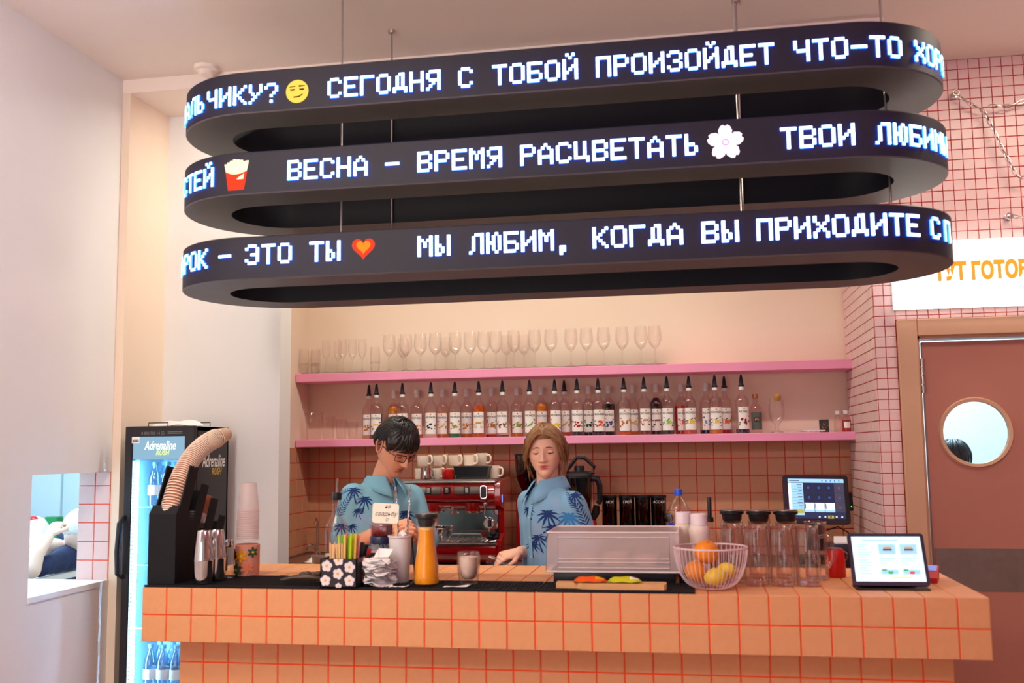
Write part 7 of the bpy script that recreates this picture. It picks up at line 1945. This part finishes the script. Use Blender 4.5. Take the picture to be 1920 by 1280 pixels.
# ------------------------------------------------------------------ the woman
tw = -0.80
fW = (math.sin(tw), -math.cos(tw))
torsoW = [((1.430, 1.045, 0.80), fW, 0.175, 0.135), ((1.430, 1.040, 0.95), fW, 0.168, 0.125), ((1.430, 1.035, 1.10), fW, 0.170, 0.128), ((1.428, 1.025, 1.22), fW, 0.172, 0.128), ((1.424, 1.020, 1.30), fW, 0.165, 0.110), ((1.420, 1.020, 1.350), fW, 0.130, 0.084), ((1.412, 1.020, 1.385), fW, 0.075, 0.066)]
armsW = [dict(pts=[(1.535, 0.915, 1.305), (1.590, 0.930, 1.070), (1.540, 0.870, 0.900)], rad=[0.050, 0.040, 0.026], sleeve=0.92),
         dict(pts=[(1.305, 1.135, 1.300), (1.330, 1.130, 1.075), (1.283, 0.955, 1.092)], rad=[0.050, 0.040, 0.025], sleeve=0.85)]
handsW = [dict(wrist=(1.538, 0.866, 0.893), dirv=(-0.1, -0.2, -1.0), palm_n=(-1.0, 0.0, 0.0), curl=0.3, thumb_side=-1, s=0.92),
          dict(wrist=(1.280, 0.950, 1.092), dirv=(-0.72, -0.50, -0.16), palm_n=(-0.1, 0.35, -0.9), curl=(0.35, 0.5, 0.6, 0.7), thumb_side=1, s=0.92)]
headW = orient((1.402, 0.995, 1.540), math.radians(1), math.radians(9), 0.03) @ Matrix.Diagonal((1.05, 0.98, 0.97, 1))
legsW = [[(1.372, 1.085, 0.84), (1.372, 1.080, 0.46), (1.372, 1.095, 0.10), (1.33, 1.05, 0.045)], [(1.488, 0.985, 0.84), (1.488, 0.980, 0.46), (1.488, 0.995, 0.10), (1.445, 0.95, 0.045)]]
prW = [(1.425, 1.262, 0.075, 'palm', 0, 0.05, 1), (1.447, 1.200, 0.078, 'palm', 0, -0.1, -1), (1.379, 1.158, 0.060, 'palm', 0, 0.2, 1), (1.352, 1.125, 0.050, 'palm', 0, 0.1, -1), (1.518, 1.250, 0.085, 'palm', 1, 0, 1), (1.457, 1.327, 0.050, 'palm', 2, 0.3, 1), (1.572, 1.275, 0.070, 'fern', 0, 0.35, -1), (1.380, 1.208, 0.06, 'palm', 2, 0, 1), (1.372, 1.090, 0.055, 'palm', 2, 0, 1), (1.522, 1.325, 0.045, 'fern', 0, 0.6, 1), (1.425, 1.052, 0.055, 'fern', 0, 0.2, 1), (1.59, 1.19, 0.05, 'palm', 0, 0.4, 1), (1.545, 1.345, 0.05, 'palm', 0, 0.5, 1), (1.46, 1.10, 0.06, 'palm', 1, 0.1, 1), (1.53, 1.12, 0.05, 'palm', 0, 0, 1), (1.335, 1.28, 0.04, 'palm', 0, 0.2, 1)]
TWm, invW, XW = person('person', 'fair-haired woman in blue palm-print shirt glancing down, holding a glass low', (1.430, 1.04, 0.0), 'skin_woman', 'hair_brown', 'brow_brown', torsoW, armsW, handsW, headW, legsW, 'shirt_woman', True, prW, (-0.12, 1.0, 0), ((1.412, 1.018, 1.392), tw, -0.05, 0.058, 0.06), [(1.412, 1.02, 1.35), (1.408, 1.015, 1.42), (1.404, 1.010, 1.48)])
def lo_w(a):
    c = abs((a+PI) % (2*PI)-PI)
    if c < 0.6: return 0.62
    if c < 1.2: return 0.62-(c-0.6)/0.6*0.62
    return 0.0-(c-1.2)/1.94*0.50
mb = hair_cap(XW, invW, lo_w, lambda a, e: 0.010+0.008*max(0, math.sin(e)))
rnd = random.Random(8); XX = invW @ XW
def vsk(x, y, z): return Vector((x, y, z))
for sx in (-1, 1):
    for k in range(120):
        q = rnd.random()
        y0 = 0.075-0.13*q                              # start along the parting
        z0 = 0.112*math.sqrt(max(0.02, 1-(y0/0.105)**2))+0.012
        j = lambda s_: rnd.uniform(-s_, s_)
        if q < 0.42:                                     # curtain fringe beside the face
            ed = rnd.uniform(0, 1)
            p = [vsk(sx*0.002, y0, z0), vsk(sx*(0.042+0.02*ed), y0+0.028+j(0.006), z0+0.004), vsk(sx*(0.068+0.020*ed), 0.086-0.035*ed+j(0.006), 0.024+j(0.01)), vsk(sx*(0.080+0.012*ed)+j(0.005), 0.058-0.04*ed+j(0.008), -0.020-0.050*ed+j(0.018))]
        else:
            p = [vsk(sx*0.002, y0, z0), vsk(sx*0.078, y0-0.005+j(0.01), z0+0.002), vsk(sx*(0.106+j(0.005)), y0-0.02+j(0.01), 0.01), vsk(sx*(0.080+j(0.014)), y0-0.02+j(0.015), -0.055+j(0.02))]
        pts = [XX @ v for v in bez(*p, n=9)]
        r = rnd.uniform(0.0035, 0.0068)
        mb.tube(pts, [r*0.5, r, r*1.1, r*1.1, r, r*0.9, r*0.75, r*0.5, r*0.1], 6, flat=0.55)
    for k in range(9):                                    # loose wisps by the neck
        y0 = rnd.uniform(-0.02, 0.03)
        p = [vsk(sx*0.082, y0, 0.0), vsk(sx*0.086, y0, -0.05), vsk(sx*(0.072+rnd.uniform(-0.01, 0.012)), y0, -0.09), vsk(sx*(0.068+rnd.uniform(-0.015, 0.02)), y0+rnd.uniform(-0.01, 0.02), -0.125+rnd.uniform(-0.02, 0.02))]
        mb.tube([XX @ v for v in bez(*p, n=8)], [0.002, 0.0024, 0.0022, 0.002, 0.0016, 0.0012, 0.0008, 0.0003], 5)
for k in range(60):                                       # gathered at the nape
    a = rnd.uniform(1.6, 4.68)
    p = [vsk(0.09*math.sin(a), 0.09*math.cos(a), 0.06), vsk(0.095*math.sin(a), 0.11*math.cos(a), 0.0), vsk(0.06*math.sin(a), -0.09, -0.05), vsk(0.02*math.sin(a), -0.095, -0.07+rnd.uniform(-0.02, 0.01))]
    mb.tube([XX @ v for v in bez(*p, n=8)], [0.004, 0.006, 0.0065, 0.006, 0.005, 0.004, 0.003, 0.001], 6, flat=0.6)
mb.build('hair', 'hair_brown', TWm, smooth=60)
t = thing('held_glass', 'empty glass tilted in the woman\'s hand behind the counter', 'glass', (1.185, 0.865, 1.045))
mb = MB(); mb.lathe([(0, 0.002), (0.026, 0), (0.030, 0.01), (0.033, 0.06), (0.031, 0.095)], 22, X=Matrix.Rotation(-1.15, 4, 'Y') @ Matrix.Translation((0, 0, -0.06))); mb.build('glass_wall', 'glass', t, smooth=60)

# ------------------------------------------------------------------ cook seen through the hatch
mat('cap_white_cloth', (232, 240, 246), 0.8, var=0.12, vscale=60, stretch=(1, 1, 6)); mat('dress_navy', (18, 36, 80), 0.8, var=0.2, vscale=30)
ck = thing('person', 'kitchen worker in white cap and navy sleeves leaning forward behind the hatch', 'person', (-1.30, 1.36, 0))
inv = Matrix.Translation((1.30, -1.36, 0))
mb = MB()
limb(mb, [(-1.60, 2.08, 1.08), (-1.34, 1.72, 1.13), (-1.22, 1.46, 1.12)], [0.12, 0.08, 0.055])
mb.sphere((-1.19, 1.40, 1.13), (0.075, 0.085, 0.095), 18)
limb(mb, [(-1.18, 1.00, 0.985), (-1.19, 1.04, 1.06), (-1.20, 1.15, 1.135)], [0.045, 0.042, 0.030])
limb(mb, [(-1.30, 1.36, 1.06), (-1.32, 1.22, 1.08)], [0.05, 0.045])
limb(mb, [(-1.66, 2.14, 0.98), (-1.74, 2.14, 0.5), (-1.76, 2.14, 0.08)], [0.13, 0.10, 0.07])
bv, bf = fuse(mb, 0.008, 4)
hv, hf = hand_geo((-1.20, 1.155, 1.140), (0.0, 0.72, 0.62), (0.1, 0.5, -0.6), (1.0, 1.0, 1.0, 1.0), -1, 1.0)
b = MB(); b.add([inv @ v for v in bv], bf); b.add([inv @ v for v in hv], hf); b.build('body', 'skin_cook', ck, smooth=70)
mb = MB(); limb(mb, [(-1.18, 1.06, 0.985), (-1.20, 1.20, 1.000), (-1.25, 1.45, 1.01)], [0.045, 0.055, 0.075]); limb(mb, [(-1.25, 1.47, 1.01), (-1.36, 1.75, 1.05), (-1.60, 2.08, 1.04), (-1.72, 2.12, 0.6)], [0.07, 0.10, 0.15, 0.16])
sv, sf = fuse(mb, 0.009, 4); sv = wrinkle(sv, 0.008, 12); m2 = MB(); m2.add([inv @ v for v in sv], sf); m2.build('sleeve', 'dress_navy', ck, smooth=80)
mb = MB()
for i in range(10): pass
rings = []
for i in range(12):
    e = -0.35+1.92*i/11; rings.append([(-1.19+0.088*math.cos(e)*math.cos(a)*(1+0.02*math.sin(14*a)), 1.41+0.098*math.cos(e)*math.sin(a)*(1+0.02*math.sin(14*a)), 1.165+0.10*math.sin(e)) for a in [2*PI*k/40 for k in range(40)]])
mb.loft([[tuple(inv @ Vector(p)) for p in r] for r in rings]); mb.build('cap', 'cap_white_cloth', ck, smooth=80)
# person behind the porthole: only the dark hair shows
bk = thing('person', 'dark-haired person in the bright room behind the porthole', 'person', (3.46, 2.25, 0))
mb = MB(); limb(mb, [(0, 0, 1.22), (0, 0, 1.38)], [0.06, 0.055]); mb.sphere((0, 0, 1.44), (0.075, 0.095, 0.11), 18); mb.loft([ell((0, 0, z), (0, -1), rx, ry) for z, rx, ry in ((0.75, 0.15, 0.11), (1.0, 0.17, 0.12), (1.2, 0.2, 0.11), (1.27, 0.10, 0.08))])
limb(mb, [(-0.2, 0, 1.2), (-0.24, 0, 0.92), (-0.22, -0.05, 0.7)], [0.05, 0.04, 0.03]); limb(mb, [(0.2, 0, 1.2), (0.24, 0, 0.92), (0.22, -0.05, 0.7)], [0.05, 0.04, 0.03]); limb(mb, [(-0.08, 0, 0.8), (-0.08, 0, 0.05)], [0.09, 0.05]); limb(mb, [(0.08, 0, 0.8), (0.08, 0, 0.05)], [0.09, 0.05])
bv, bf = fuse(mb, 0.012, 3); b = MB(); b.add(bv, bf); b.build('body', 'skin_cook', bk, smooth=70)
mb = MB(); rnd = random.Random(4); mb.sphere((0, 0.01, 1.47), (0.088, 0.105, 0.105), 20)
for k in range(70):
    a = rnd.uniform(0, 2*PI); e0, e1 = rnd.uniform(0.9, 1.3), rnd.uniform(-0.3, 0.2)
    mb.tube([(0.09*math.cos(e)*math.cos(a), 0.01+0.107*math.cos(e)*math.sin(a), 1.47+0.108*math.sin(e)) for e in [e0+(e1-e0)*q/6 for q in range(7)]], [0.003, 0.006, 0.007, 0.007, 0.006, 0.004, 0.001], 6)
mb.build('hair', 'hair_black', bk, smooth=60)
